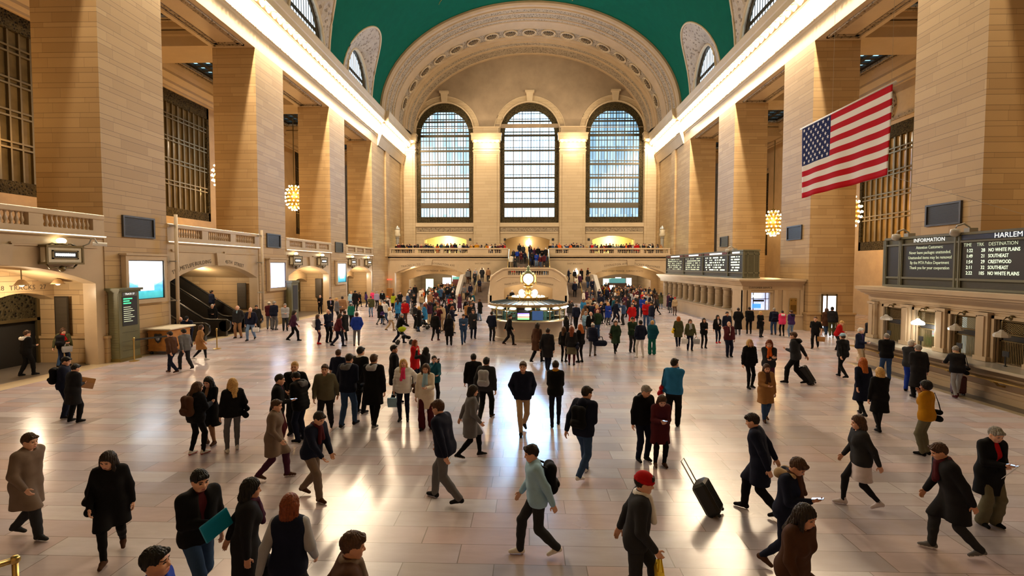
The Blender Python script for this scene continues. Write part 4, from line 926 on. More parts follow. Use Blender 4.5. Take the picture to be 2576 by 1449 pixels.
for k, w in enumerate(ws[:4]):
    ticket_window(w, '%s brass ticket window on the right counter%s' % (('farthest', 'second', 'third', 'nearest')[k], ', lit with a coloured screen' if k == 1 else ', closed and dark'), X0 + .1, k == 1)
    lab = 'glowing white pendant lamp in front of the lit ticket window' if k == 1 else 'unlit white pendant lamp at the %s ticket window' % ('farthest', '', 'third', 'nearest')[k]
    t = thing('pendant_lamp', lab, 'lamp', (X0 - .34, w - .05, 2.0), 0, 'ticket window pendant lamps')
    b = MB(); b.lathe([(.21, 0), (.22, .075), (.17, .13), (.09, .17), (.04, .23)], n=8); b.build('lamp_shade', mat('lamp_on', (1, 1, 1), .4, emit=(1, .95, .82), es=7) if k == 1 else mat('milk_glass', (.62, .58, .52), .3), t)
    b = MB(); b.tube([(0, 0, .24), (0, 0, .5), (.12, 0, .62), (.34, 0, .6)], .022, 6); b.sphere((.3, 0, .6), .09, 6); b.build('bracket', GBRONZE, t, True)
# ---- far right ticket office with half columns and the service window
FY0, FY1 = 36.1, 57.8
cols = [37.1 + 1.68*k for k in range(12)]
b = MB(); ops = [c + .845 for c in cols[:-1]] + [cols[0] - .845]
b.wallpoly([[(FY0, 0), (FY0, 3.0), (FY1, 3.0), (FY1, 0)]] + [[(w - .5, 1.1), (w - .5, 2.6), (w + .5, 2.6), (w + .5, 1.1)] for w in sorted(ops)], lambda y, z: (X0, y, z), lambda y, z: (X0 + .35, y, z))
for o, z0, z1 in ((.35, 2.62, 2.95), (.5, 2.95, 3.06), (.6, 3.06, 3.16), (.7, 3.16, 3.24), (.8, 3.24, 3.36)): b.box(X0 - o, 18.3, FY0, FY1, z0, z1)
FY0 = 34.5
b.wallpoly([[(14.35, 0), (14.35, 3.0), (18.4, 3.0), (18.4, 0)], [(14.9, 1.3), (14.9, 2.45), (16.15, 2.45), (16.15, 1.3)]], lambda x, z: (x, FY0, z), lambda x, z: (x, FY0 + .25, z)); b.box(14.35, 14.6, FY0, 36.2, 0, 3.0)
for o, z0, z1 in ((.02, 2.62, 2.95), (.12, 2.95, 3.06), (.22, 3.06, 3.16), (.32, 3.16, 3.24), (.42, 3.24, 3.36)): b.box(14.35 - o, 18.3, FY0 - o, 36.3, z0, z1)
for xx in (14.45, 14.75, 16.5, 17.05, 18.2): b.box(xx - .11, xx + .11, FY0 - .12, FY0, .0, 2.65)
b.box(14.8, 16.3, FY0 - .1, FY0, 2.48, 2.58); b.box(14.25, 18.4, FY0 - .18, FY0, 0, .9); b.box(14.2, 18.4, FY0 - .22, FY0, .9, 1.0)
b.box(X0 - .9, X0, 36.2, FY1, 0, 1.0); b.box(X0 - .95, X0, 36.2, FY1, 1.0, 1.1); b.build('wall_ticket_office', STM, kind='structure')
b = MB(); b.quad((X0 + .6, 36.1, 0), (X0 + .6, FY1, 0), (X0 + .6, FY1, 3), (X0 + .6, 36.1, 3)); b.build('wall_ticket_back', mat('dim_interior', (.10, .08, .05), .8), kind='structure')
cb = MB(); cb.lathe([(.36, 1.1), (.36, 1.2), (.30, 1.25), (.29, 2.0), (.31, 2.02), (.31, 2.08), (.28, 2.1), (.27, 2.4), (.36, 2.5), (.36, 2.62)], n=14)
for k, yc in enumerate(cols):
    b = MB(); b.v, b.f = list(cb.v), list(cb.f); o = b.build('pillar', plainstone('column_stone', (.38, .29, .19), .4, .12, 2), smooth=True, kind='structure', angle=35); o.location = (X0 - .2, yc, 0)
st(text('CUSTOMER SERVICE', .17, INK, 'wall_lettering', M=face_plane((15.5, FY0 - .03, 2.79), (1, 0, 0), (0, 0, 1))))
t = thing('service_window', 'bluish lit customer service window in the end of the far ticket office', 'service window', (15.52, FY0 + .12, 1.3))
m, tt, bb = base('dotted_screen'); tc = tt.new('ShaderNodeTexCoord'); v = tt.new('ShaderNodeTexVoronoi'); v.inputs['Scale'].default_value = 22; tt.l.new(tc.outputs['Object'], v.inputs['Vector']); cc = tt.ramp(v.outputs['Distance'], [(.2, (.72, .78, 1)), (.5, (.30, .38, .62))]); tt.l.new(cc, bb.inputs['Emission Color']); bb.inputs['Emission Strength'].default_value = 1.3
b = MB(); b.box(-.66, .66, .1, .12, 0, 1.2); b.build('glass', m, t); b = MB(); [b.box(-.02 + a, .02 + a, .02, .06, 0, 1.2) for a in (-.64, -.4, .4, .64)]; b.box(-.66, .66, .02, .06, .72, .76); b.build('bars', GBRONZE, t)
b = MB(); b.box(-.42, .3, .0, .04, .56, .68); b.build('name_plate', BLACKP, t); b = MB(); b.box(-.46, .1, .02, .06, .12, .4); b.build('monitor', mat('blue_screen', (.02, .1, .6), .4, emit=(.05, .2, 1), es=2.0), t); b = MB(); b.sphere((-.2, .0, .92), .2, 8, (1.3, .6, .5)); b.build('lamp', COOL_GLOW, t, True)
t = thing('brass_plaque', 'ornate brass mail plaque on the far ticket office end wall', 'plaque', (17.66, FY0 - .03, 1.05)); b = MB(); b.bev(-.24, .24, -.05, 0, 0, 1.05, .02); b.build('plate', BRASS, t); b = MB(); [b.sphere((x, -.05, .92), .05, 6) for x in (-.14, .14)]; b.box(-.17, .17, -.07, -.05, .15, .6); b.build('relief', mat('brass_dark', (.2, .12, .03), .4, .8), t)
# lit doorway in the second right pier
dr = thing('door_9', 'lit glazed door', 'door', (19.67, Y0 + S - .14, 0)); dr['kind'] = 'structure'; b = MB(); b.box(-.42, .42, 0, .05, .2, 2.3); b.build('pane', mat('door_light', (.9, .95, 1), .4, emit=(.85, .93, 1), es=1.5), dr); b = MB(); [b.box(-.5 + q, -.42 + q, -.03, .05, 0, 2.4) for q in (0, .3, .92)]; [b.box(-.5, .5, -.03, .05, z, z + .05) for z in (.15, .95, 2.3, 2.38)]; b.build('door_frame', GBRONZE, dr)
t = thing('wall_rack', 'brass gridded wall rack left of the near ticket office', 'rack', (18.6, 27.0, 1.25)); b = MB(); [b.box(-.6 + .3*q, -.57 + .3*q, -.03, 0, 0, 1.2) for q in range(5)]; [b.box(-.6, .63, -.03, 0, z, z + .03) for z in (0, .6, 1.17)]; b.build('grid', GBRONZE, t)

# ---- departure boards
def dashes(b, x, y0_, z, n, cw, ch, rnd, fill=.85):
    for k in range(n):
        if rnd.random() < fill: b.box(x - .008, x, y0_ - (k + .85)*cw, y0_ - k*cw, z - ch/2, z + ch/2)
def board(label, X, ya, yb, panels):
    # ya = far end (left in view) > yb near end; panels list of (y0,y1)
    t = thing('departure_board', label, 'departure board', (X, 0, 3.37), 0, 'departure boards'); 
    b = MB(); b.box(.05, 1.15, yb, ya, .06, 1.95); b.build('cabinet', OLIVE, t)
    b = MB(); b.box(-.02, 1.2, yb - .02, ya + .02, 1.97, 2.06); b.box(-.03, 1.18, yb - .02, ya + .02, 1.70, 1.77); b.box(-.03, 1.18, yb - .02, ya + .02, .34, .42); b.box(-.05, 1.2, yb - .03, ya + .03, 0, .08)
    for y in sorted(set([ya, yb] + [p for q in panels for p in q])): b.box(-.02, .06, y - .07, y + .07, .05, 1.95); b.box(-.04, 0, y - .03, y + .03, .05, 1.95)
    for x in (.35, .8, 1.15): b.box(x - .06, x, ya - .02, ya + .02, .05, 1.95); b.box(x - .06, x, yb - .02, yb + .02, .05, 1.95)
    b.build('frame', OLIVEL, t)
    for y0_, y1 in panels:
        b = MB(); b.box(.02, .055, y1 + .07, y0_ - .07, .42, 1.70); b.build('display', BLACKP, t)
        b = MB(); [b.box(.035, .055, y1 + .07, y0_ - .07, .1 + .03*q, .115 + .03*q) for q in range(8)]; b.build('louvre', mat('louvre', (.05, .05, .045), .5), t)
    return t
def btxt(t, s, y, z, size, m=LITTXT, al='CENTER', w=1.0, sp=1.0): return text(s, size, m, parent=t, M=face_plane((-.012 if m is WHTXT else .012, y, z), (0, -1, 0), (0, 0, 1)), align=al, wide=w, ext=.002, sp=sp)
nb = board('near departure board reading INFORMATION above the right ticket counter', 15.5, 22.7, 8.0, [(22.62, 21.78), (21.7, 19.02), (18.85, 12.9), (12.8, 8.05)])
b = MB(); b.box(-.005, .05, 12.95, 18.78, 1.79, 1.96); b.build('header_band', mat('header_blue', (.012, .035, .12), .4), nb)
btxt(nb, 'INFORMATION', 20.27, 1.87, .21, WHTXT, w=1.08)
for q, s_ in enumerate(('Attention Customers:', 'Never leave packages unattended.', 'Unattended items may be removed', 'By the MTA Police Department', 'Thank you for your cooperation')): btxt(nb, s_, 20.27, 1.59 - .2*q, .17, LITTXTD, w=.88)
btxt(nb, 'HARLEM LINE', 17.5, 1.87, .24, WHTXT, 'LEFT', 1.1)
btxt(nb, 'TIME', 18.7, 1.6, .17, LITTXTD, 'LEFT', .9); btxt(nb, 'TRK', 18.17, 1.6, .17, LITTXTD, 'LEFT', .9); btxt(nb, 'DESTINATION', 17.72, 1.6, .17, LITTXTD, 'LEFT', .95)
for q, (a, c, d) in enumerate((('1:22', '28', 'NO WHITE PLAINS'), ('1:49', '21', 'SOUTHEAST'), ('1:54', '29', 'CRESTWOOD'), ('2:11', '32', 'SOUTHEAST'), ('2:22', '105', 'NO WHITE PLAINS'))):
    z = 1.4 - .197*q; btxt(nb, a, 18.58, z, .17, LITTXT, 'LEFT', .9); btxt(nb, c, 17.84, z, .17, LITTXT, 'RIGHT', .9); btxt(nb, d, 17.72, z, .17, LITTXT, 'LEFT', .78)
fb = board('far departure board with red headers above the columned ticket office', 15.5, 57.8, 37.3, [(57.7, 51.5), (51.3, 45.9), (45.7, 40.2), (40.1, 37.35)])
rr = random.Random(5)
for j, (y0_, y1) in enumerate(((57.6, 51.6), (51.2, 46.0), (45.6, 40.3), (40.0, 37.4))):
    if j < 3: b = MB(); b.box(-.01, .05, y1 + .1, y0_ - .1, 1.79, 1.96); b.build('header_band', mat('header_red', (.11, .012, .012), .4), fb)
    b = MB(); n = int((y0_ - y1)*.55/.2); b.v = []; dashes(b, -.015, y0_ - (y0_ - y1)*.28, 1.87, n, .2, .13, rr, 1.0); b.build('header_text', WHTXT, fb)
    b = MB()
    for q in range(6): dashes(b, .012, y0_ - .45, 1.56 - .2*q, int((y0_ - y1 - .9)/.2), .2, .1, rr, (.62, .62, .55, .8)[j] if not (j == 2 and q in (4,)) else .4)
    b.build('text_rows', LITTXTD if j < 2 else LITTXT, fb)
for (x, y, z, lab) in ((15.6, 21.9, 5.46, 'grey camera on the left end of the near departure board'), (15.6, 18.95, 5.46, 'grey camera hanging over the middle of the near departure board'), (15.6, 40.0, 5.46, 'grey camera on top of the far departure board')):
    t = thing('security_camera', lab, 'camera', (x, y, z), 0, 'security cameras'); b = MB(); b.tube([(.3, 0, -.01), (.3, 0, .18), (.1, 0, .3), (-.15, 0, .22), (-.2, 0, .1)], .035, 8); b.box(.2, .5, -.12, .12, -.02, .14); b.build('arm', GREYM, t, True, angle=40); b = MB(); b.lathe([(.02, .12), (.14, .1), (.17, -.06), (.12, -.14), (.02, -.18)], (-.2, 0, 0), 14); b.build('dome', mat('camera_grey', (.42, .4, .36), .4), t, True)
t = thing('security_camera', 'white camera on a bent arm beside the near gate sign', 'camera', (L + .05, YCS[1] + 3.3, 5.0), 0, 'security cameras'); b = MB(); b.tube([(0, 0, 0), (.25, 0, .1), (.35, 0, .3), (.5, 0, .3), (.6, 0, .1)], .025, 8); b.build('arm', GREYM, t, True); b = MB(); b.tube([(.45, -.05, .1), (.8, .25, .07)], .08, 10); b.build('body', WHITE, t, True, angle=40)
# ---- flag
FX = 11.0; t = thing('flag', 'large United States flag hanging on wires at the right', 'flag', (FX, 0, 0))
RED = mat('flag_red', (.42, .004, .010), .8, spec=.1); WHF = mat('flag_white', (.72, .70, .68), .8, spec=.1); BLU = mat('flag_blue', (.010, .016, .085), .8, spec=.1)
ya, yb, zt, zb_ = 21.07, 16.0, 9.72, 6.96
def fw(u, v): return .05*math.sin(u*9 + v*2)*v + .03*math.sin(u*23)*v
def fp(u, v, d=0): return (fw(u, v) - d, ya + (yb - ya)*u, zt + (zb_ - zt)*v - .06*v*math.sin(u*PI)*0 + .04*u*v)
b = MB(); nu, nv = 60, 26
for i in range(nu):
    for j in range(nv):
        u0, u1, v0, v1 = i/nu, (i+1)/nu, j/nv, (j+1)/nv; b.cur = 2 if (u1 <= .3851 and j < 14) else (0 if (j//2) % 2 == 0 else 1)
        b.quad(fp(u0, v0), fp(u1, v0), fp(u1, v1), fp(u0, v1))
o = b.build('cloth', None, t, mats=[RED, WHF, BLU])
import bmesh
bm = bmesh.new(); bm.from_mesh(o.data); bmesh.ops.remove_doubles(bm, verts=bm.verts, dist=1e-4); bm.to_mesh(o.data); bm.free(); o.data.polygons.foreach_set('use_smooth', [True]*len(o.data.polygons))
sm = o.modifiers.new('thick', 'SOLIDIFY'); sm.thickness = .012
b = MB()
for r in range(9):
    for c in range(6 if r % 2 == 0 else 5):
        u = .3846*((c + .5)/6 if r % 2 == 0 else (c + 1)/6); v = .5385*(r + .7)/9.4; pts = []
        for d in (.02, -.02):
            ring = []
            for q in range(10):
                rad = .085 if q % 2 == 0 else .034; a = -PI/2 + 2*PI*q/10; p = fp(u, v, d); ring.append((p[0], p[1] - rad*math.cos(a), p[2] - rad*math.sin(a)))
            k0 = len(b.v); b.add(ring, [tuple(range(10))])
b.build('star', mat('star_white', (.75, .75, .78), .7), t)
b = MB(); b.tube([(0, ya + .15, zt + .03), (0, yb - .12, zt + .03)], .035, 8); b.build('pole', WHITE, t, True)
b = MB(); [b.tube([(0, y, zt), (0, y, 29)], .005, 4) for y in (ya - 2.0, yb + .05)]; b.tube([(0, yb, zb_), (4.6, yb - .6, 5.4)], .006, 4); b.build('wire', NICK, t)
# ---- chandeliers
def chandelier(loc, label, first=[None]):
    if first[0] is not None: o = copy_tree(first[0]); o.location = loc; o['label'] = label; return o
    t = thing('chandelier', label, 'chandelier', loc, 0, 'melon shaped bulb chandeliers'); first[0] = t
    b = MB(); b.lathe([(.02, 1.5), (.2, 1.42), (.35, 1.2), (.62, .8), (.8, .3), (.82, -.2), (.68, -.7), (.45, -1.05), (.2, -1.2), (.03, -1.35)], n=20); b.build('body', mat('gilt', (.45, .28, .07), .35, .8), t, True)
    b = MB(); b.tube([(0, 0, 1.4), (0, 0, 8.6)], .05, 6); b.build('stem', GBRONZE, t)
    g = None
    for z, r, n in ((1.2, .5, 8), (.82, .75, 11), (.42, .92, 13), (0, .97, 14), (-.4, .92, 13), (-.78, .76, 11), (-1.1, .55, 9), (-1.32, .25, 5)):
        for k in range(n):
            a = 2*PI*(k + .5*(n % 2))/n; p = (r*math.cos(a), r*math.sin(a), z)
            if g is None: q = MB(); q.sphere((0, 0, 0), .085, 6); g = q.build('bulb', mat('chandelier_bulb', (1, .85, .55), .4, emit=(1, .75, .38), es=13, sample=False), t, True); g.location = p
            else: share(g, parent=t, loc=p)
    return t
CH = [(-25.4, 42.2, 11.7), (-25.4, 54.8, 11.6), (25.8, 42.2, 8.6), (25.8, 54.8, 8.8)]
for p, lab in zip(CH, ('glowing melon-shaped chandelier peeking past the second left pier', 'glowing melon-shaped chandelier hanging between the second and third left piers', 'glowing melon-shaped chandelier peeking past the second right pier', 'glowing melon-shaped chandelier hanging left of the flag on the right')): chandelier(p, lab)
# ---- conduits, brass rail at the camera, small lit sign strip
for y, z1, lab in ((Y0 + PW + .2, 6.8, 'pale vertical conduit pole between the nearest screen and the escalator arch'), (Y0 + S - .25, 6.6, 'pale vertical conduit pole left of the second left pier screen')):
    t = thing('conduit_pole', lab, 'pole', (L + .34, y, 0), 0, 'pale conduit poles'); b = MB(); b.tube([(0, 0, 1.2), (0, 0, z1)], .085, 8); b.build('pipe', mat('conduit', (.5, .4, .28), .5), t, True); b = MB(); [b.box(-.3, .05, -.12, .12, z, z + .06) for z in (2.4, 4.4, 6.2)]; b.build('clip', GREYM, t)
t = thing('handrail', 'brass handrail end in the bottom left corner', 'handrail', (-5.58, 5.24, 0)); b = MB(); b.tube([(0, 0, 1.0), (-1.6, -1.9, 1.0)], .035, 10); b.sphere((0, 0, 1.0), .05, 10); b.build('rail', BRASS, t, True); b = MB(); b.tube([(.0, .0, 0), (.0, .0, .97)], .03, 10); b.build('post', BRASS, t, True); b = MB(); b.lathe([(.1, 0), (.1, .02), (.03, .04)], n=14); b.build('base', BRASS, t, True)
# ------------------------------------------------------------------ people: smooth blended surfaces from tapered limbs
A3 = lambda *p: np.array(p, float)
def cap(a, b, ra, rb, k=.03): return ('c', np.asarray(a, float), np.asarray(b, float), ra, rb, k)
def ell(c, r, Rm=None, k=.02): return ('e', np.asarray(c, float), np.asarray(r, float), Rm, k)
def surf(prims, cell, cuts=(), subs=(), wob=0.0, ridge=0.0, strand=None):
    lo, hi = np.full(3, 9e9), np.full(3, -9e9)
    for p in prims:
        if p[0] == 'c': m = max(p[3], p[4]); l, h = np.minimum(p[1], p[2]) - m, np.maximum(p[1], p[2]) + m
        else: m = p[2].max(); l, h = p[1] - m, p[1] + m
        lo, hi = np.minimum(lo, l), np.maximum(hi, h)
    lo -= 3*cell; hi += 3*cell; n = np.ceil((hi - lo)/cell).astype(int) + 1
    D = np.full(n, .2, np.float32); ax = [(lo[i] + cell*np.arange(n[i])).astype(np.float32) for i in range(3)]
    def box_of(l, h, pad):
        a = np.maximum(0, np.floor((l - pad - lo)/cell).astype(int)); b_ = np.minimum(n, np.ceil((h + pad - lo)/cell).astype(int) + 1); return a, b_
    def dist(p, X, Y, Z):
        if p[0] == 'c':
            a, b_, ra, rb = p[1], p[2], p[3], p[4]; d = b_ - a; L2 = max(1e-9, float(d @ d))
            px, py, pz = X - a[0], Y - a[1], Z - a[2]; t = np.clip((px*d[0] + py*d[1] + pz*d[2])/L2, 0, 1)
            return np.sqrt((px - t*d[0])**2 + (py - t*d[1])**2 + (pz - t*d[2])**2) - (ra + (rb - ra)*t)
        c, r, Rm = p[1], p[2], p[3]; px, py, pz = X - c[0], Y - c[1], Z - c[2]
        if Rm is not None: px, py, pz = (px*Rm[0, i] + py*Rm[1, i] + pz*Rm[2, i] for i in range(3))
        q = np.sqrt((px/r[0])**2 + (py/r[1])**2 + (pz/r[2])**2); g = np.sqrt((px/r[0]**2)**2 + (py/r[1]**2)**2 + (pz/r[2]**2)**2) + 1e-6
        return q*(q - 1)/g
    for p in prims:
        m = max(p[3], p[4]) if p[0] == 'c' else p[2].max(); k = p[-1]
        l, h = (np.minimum(p[1], p[2]) - m, np.maximum(p[1], p[2]) + m) if p[0] == 'c' else (p[1] - m, p[1] + m)
        a, b_ = box_of(l, h, k + 2*cell); sl = tuple(slice(x, y) for x, y in zip(a, b_))
        X, Y, Z = ax[0][sl[0]][:, None, None], ax[1][sl[1]][None, :, None], ax[2][sl[2]][None, None, :]
        d = dist(p, X, Y, Z); o = D[sl]; hh = np.maximum(k - np.abs(o - d), 0)/k; D[sl] = np.minimum(o, d) - hh*hh*k*.25
    X, Y, Z = ax[0][:, None, None], ax[1][None, :, None], ax[2][None, None, :]
    if wob: D += wob*(np.sin(X*31 + Z*17 + 1)*np.sin(Y*37 - Z*11)*.6 + np.sin(Z*52 + X*13 + Y*9)*.4)
    if strand is not None: D += .0045*np.sin(np.arctan2(X - strand[0], Y - strand[1] + .004)*26 + Z*9) + .003*np.sin(np.arctan2(X - strand[0], Y - strand[1])*61 - Z*14)
    if ridge: D += ridge*(np.abs(np.sin(Z*PI/.085 + X*2)) - .5)*-1
    for p in subs:
        m = p[2].max() if p[0] == 'e' else max(p[3], p[4]); k = p[-1]
        l, h = (p[1] - m, p[1] + m) if p[0] == 'e' else (np.minimum(p[1], p[2]) - m, np.maximum(p[1], p[2]) + m)
        a, b_ = box_of(l, h, k + 2*cell); sl = tuple(slice(x, y) for x, y in zip(a, b_))
        if min(s.stop - s.start for s in sl) < 1: continue
        d = -dist(p, ax[0][sl[0]][:, None, None], ax[1][sl[1]][None, :, None], ax[2][sl[2]][None, None, :]); o = D[sl]; hh = np.maximum(k - np.abs(o - d), 0)/k; D[sl] = np.maximum(o, d) + hh*hh*k*.25
    for pt, nm in cuts: D = np.maximum(D, (X - pt[0])*nm[0] + (Y - pt[1])*nm[1] + (Z - pt[2])*nm[2])
    # surface nets
    S = D < 0; nx, ny, nz = n; c8 = [S[i:nx-1+i, j:ny-1+j, k:nz-1+k] for i in (0, 1) for j in (0, 1) for k in (0, 1)]
    sm = sum(c.astype(np.int8) for c in c8); act = np.argwhere((sm > 0) & (sm < 8))
    if not len(act): return np.zeros((0, 3), np.float32), np.zeros((0, 4), int)
    idx = np.full((nx-1, ny-1, nz-1), -1, np.int64); idx[tuple(act.T)] = np.arange(len(act))
    cr = [(i, j, k) for i in (0, 1) for j in (0, 1) for k in (0, 1)]
    V8 = np.stack([D[act[:, 0]+i, act[:, 1]+j, act[:, 2]+k] for i, j, k in cr], 1)
    acc = np.zeros((len(act), 3)); cnt = np.zeros(len(act))
    for e0 in range(8):
        for b_ in (1, 2, 4):
            e1 = e0 ^ b_
            if e1 < e0: continue
            v0, v1 = V8[:, e0], V8[:, e1]; mk = (v0 < 0) != (v1 < 0); t = np.where(mk, v0/(v0 - v1 + (~mk)), 0)
            acc += mk[:, None]*(np.array(cr[e0]) + t[:, None]*(np.array(cr[e1]) - np.array(cr[e0]))); cnt += mk
    V = lo + cell*(act + acc/cnt[:, None]); F = []
    for axis in range(3):
        s0 = [slice(None)]*3; s1 = [slice(None)]*3; s0[axis] = slice(0, -1); s1[axis] = slice(1, None)
        a, b_ = S[tuple(s0)], S[tuple(s1)]; e = np.argwhere(a != b_); u, w = [(1, 2), (2, 0), (0, 1)][axis]
        e = e[(e[:, u] > 0) & (e[:, w] > 0) & (e[:, u] < n[u]-1) & (e[:, w] < n[w]-1)]
        if not len(e): continue
        def at_(du, dw):
            q = e.copy(); q[:, u] += du; q[:, w] += dw; return idx[tuple(q.T)]
        f = np.stack([at_(-1, -1), at_(0, -1), at_(0, 0), at_(-1, 0)], 1); ins = a[tuple(e.T)]; f[~ins] = f[~ins][:, ::-1]; F.append(f)
    F = np.concatenate(F); return V, F[(F >= 0).all(1)]
def np_mesh(name, parts, mats, parent=None, slots=None):
    # parts: list of (V, F)
    V = np.concatenate([p[0] for p in parts]); off = 0; fs = []
    for p in parts: fs.append(p[1] + off); off += len(p[0])
    F = np.concatenate(fs); me = bpy.data.meshes.new(name); me.vertices.add(len(V)); me.vertices.foreach_set('co', V.astype(np.float32).ravel())
    me.loops.add(4*len(F)); me.loops.foreach_set('vertex_index', F.astype(np.int32).ravel()); me.polygons.add(len(F)); me.polygons.foreach_set('loop_start', np.arange(0, 4*len(F), 4, dtype=np.int32))
    me.polygons.foreach_set('use_smooth', np.ones(len(F), bool))
    for m in mats: me.materials.append(m)
    if slots is not None: me.polygons.foreach_set('material_index', slots(V[F].mean(1)).astype(np.int32))
    me.update(calc_edges=True); o = bpy.data.objects.new(name, me); COL.objects.link(o)
    if parent is not None: o.parent = parent
    return o
# colours
CC = dict(black=(14, 14, 17), navy=(20, 25, 45), dark=(27, 27, 31), charcoal=(42, 43, 47), grey=(98, 98, 102), lightgrey=(158, 160, 166), white=(222, 220, 218), cream=(218, 208, 192), beige=(172, 148, 116), camel=(150, 108, 64), brown=(72, 47, 33), maroon=(72, 24, 32), red=(172, 20, 24), pink=(222, 62, 110), magenta=(160, 20, 90),
          blue=(44, 118, 172), royal=(28, 56, 150), denim=(48, 72, 108), lightdenim=(104, 128, 160), teal=(20, 74, 90), green=(22, 96, 84), olive=(74, 74, 48), forest=(32, 50, 34), mustard=(170, 118, 18), yellow=(214, 176, 30), lime=(150, 165, 28), purple=(62, 40, 92), orange=(206, 92, 28), tan=(140, 104, 74), lilac=(150, 140, 170), ice=(150, 188, 214), camo=(96, 92, 74), pale=(205, 195, 200), taupe=(112, 96, 84), plum=(64, 30, 52))
def cloth(c): return mat('cloth_' + c, rgb(*CC[c]), .85, spec=.15, var=.07, scale=9)
SKN = [mat('skin_%d' % i, rgb(*c), .5, spec=.35) for i, c in enumerate([(218, 168, 142), (198, 145, 116), (148, 98, 70), (92, 58, 42)])]
HRC = {k: mat('hair_' + k, rgb(*c), .55, spec=.3, var=.35, scale=40) for k, c in dict(black=(16, 13, 12), dark=(36, 26, 20), brown=(72, 48, 32), auburn=(120, 58, 26), ginger=(172, 92, 34), blonde=(196, 156, 96), grey=(140, 136, 130), white=(214, 210, 204)).items()}
EYE = mat('eye_dark', (.03, .022, .018), .2); LIP = mat('lip', rgb(168, 92, 84), .45)
ARM = dict(down=(.27, .02, .83), swf=(.23, .21, .90), swb=(.26, -.20, .86), pocket=(.215, .10, .95), phone=(.075, .34, 1.17), hold=(.03, .27, 1.12), face=(.07, .17, 1.49), photo=(.05, .37, 1.57), pull=(.27, -.30, .84), push=(.2, .43, 1.03), akimbo=(.19, .03, 1.04), cross=(-.07, .20, 1.18), lean=(.2, .44, 1.14), neck=(.0, .15, 1.42), carry=(.3, .10, .88), sit=(.14, .36, .62), low=(.12, .3, .92))
LEG = dict(stand=((.105, .0, .085), (-.105, .01, .085)), walk=((.075, .25, .09), (-.075, -.29, .14)), walk2=((.075, -.29, .14), (-.075, .25, .09)), wide=((.17, .02, .085), (-.17, 0, .085)), contra=((.09, .10, .085), (-.14, -.04, .085)), step=((.08, .17, .085), (-.08, -.17, .10)), step2=((.08, -.17, .10), (-.08, .17, .085)), sit=((.14, .46, .085), (-.14, .44, .085)))
def rotx(a): c, s_ = math.cos(a), math.sin(a); return np.array([[1, 0, 0], [0, c, -s_], [0, s_, c]])
def rotz(a): c, s_ = math.cos(a), math.sin(a); return np.array([[c, -s_, 0], [s_, c, 0], [0, 0, 1]])
def ik(a, t, l1, l2, hint):
    d = t - a; L_ = np.linalg.norm(d)
    if L_ > (l1 + l2)*.995: t = a + d*((l1 + l2)*.995/L_); d = t - a; L_ = np.linalg.norm(d)
    u = d/L_; x = (l1*l1 - l2*l2 + L_*L_)/(2*L_); h = math.sqrt(max(0, l1*l1 - x*x)); w = hint - u*(hint @ u); w /= np.linalg.norm(w) + 1e-9
    return a + u*x + w*h, t
class Fig: pass
def skeleton(H, ra, la, legs, lean, hy, hp, build=1.0, fem=False):
    f = Fig(); s = H/1.74; f.s = s; f.sit = legs == 'sit'; f.build = build; f.fem = fem
    ln = math.radians(lean); hz = (.52 if f.sit else (.895 if 'walk' in legs else .925))
    f.pel = A3(0, -.03 if f.sit else 0, hz)*s; Rl = rotx(-ln); base_ = A3(0, 0, .925)*s
    f.up = lambda x, y, z: f.pel + Rl @ (A3(x, y, z)*s - base_)
    sw = (.165 if fem else .185); f.arms = []; f.sw = sw
    for sg, nm in ((1, ra), (-1, la)):
        t = A3(*(ARM[nm] if isinstance(nm, str) else nm)); t[0] *= sg; t = t*s
        if f.sit: t[2] -= .12*s
        elif lean > 8: t = t + A3(0, .25*math.sin(ln), -.12*math.sin(ln))
        sh = f.up(sg*sw, 0, 1.425); hint = A3(sg*1.0, -.5, -.15) if nm == 'akimbo' else A3(sg*.45, -.6, -.7)
        el, wr = ik(sh, t, .295*s, .265*s, hint); f.arms.append((sg, sh, el, wr, nm))
    f.legs = []
    for sg, an in zip((1, -1), LEG[legs]):
        a = A3(*an)*s; hp_ = f.pel + A3(sg*.088, 0, -.01)*s; kn, a = ik(hp_, a, .435*s, .425*s, A3(sg*.12, 1, .1)); f.legs.append((sg, hp_, kn, a))
    f.R = Rl @ rotz(-math.radians(hy)) @ rotx(-math.radians(hp)); f.neck = f.up(0, .005, 1.50)
    f.hd = lambda x, y, z: f.neck + f.R @ (A3(x, y, z - 1.50)*s); f.Rl = Rl
    return f
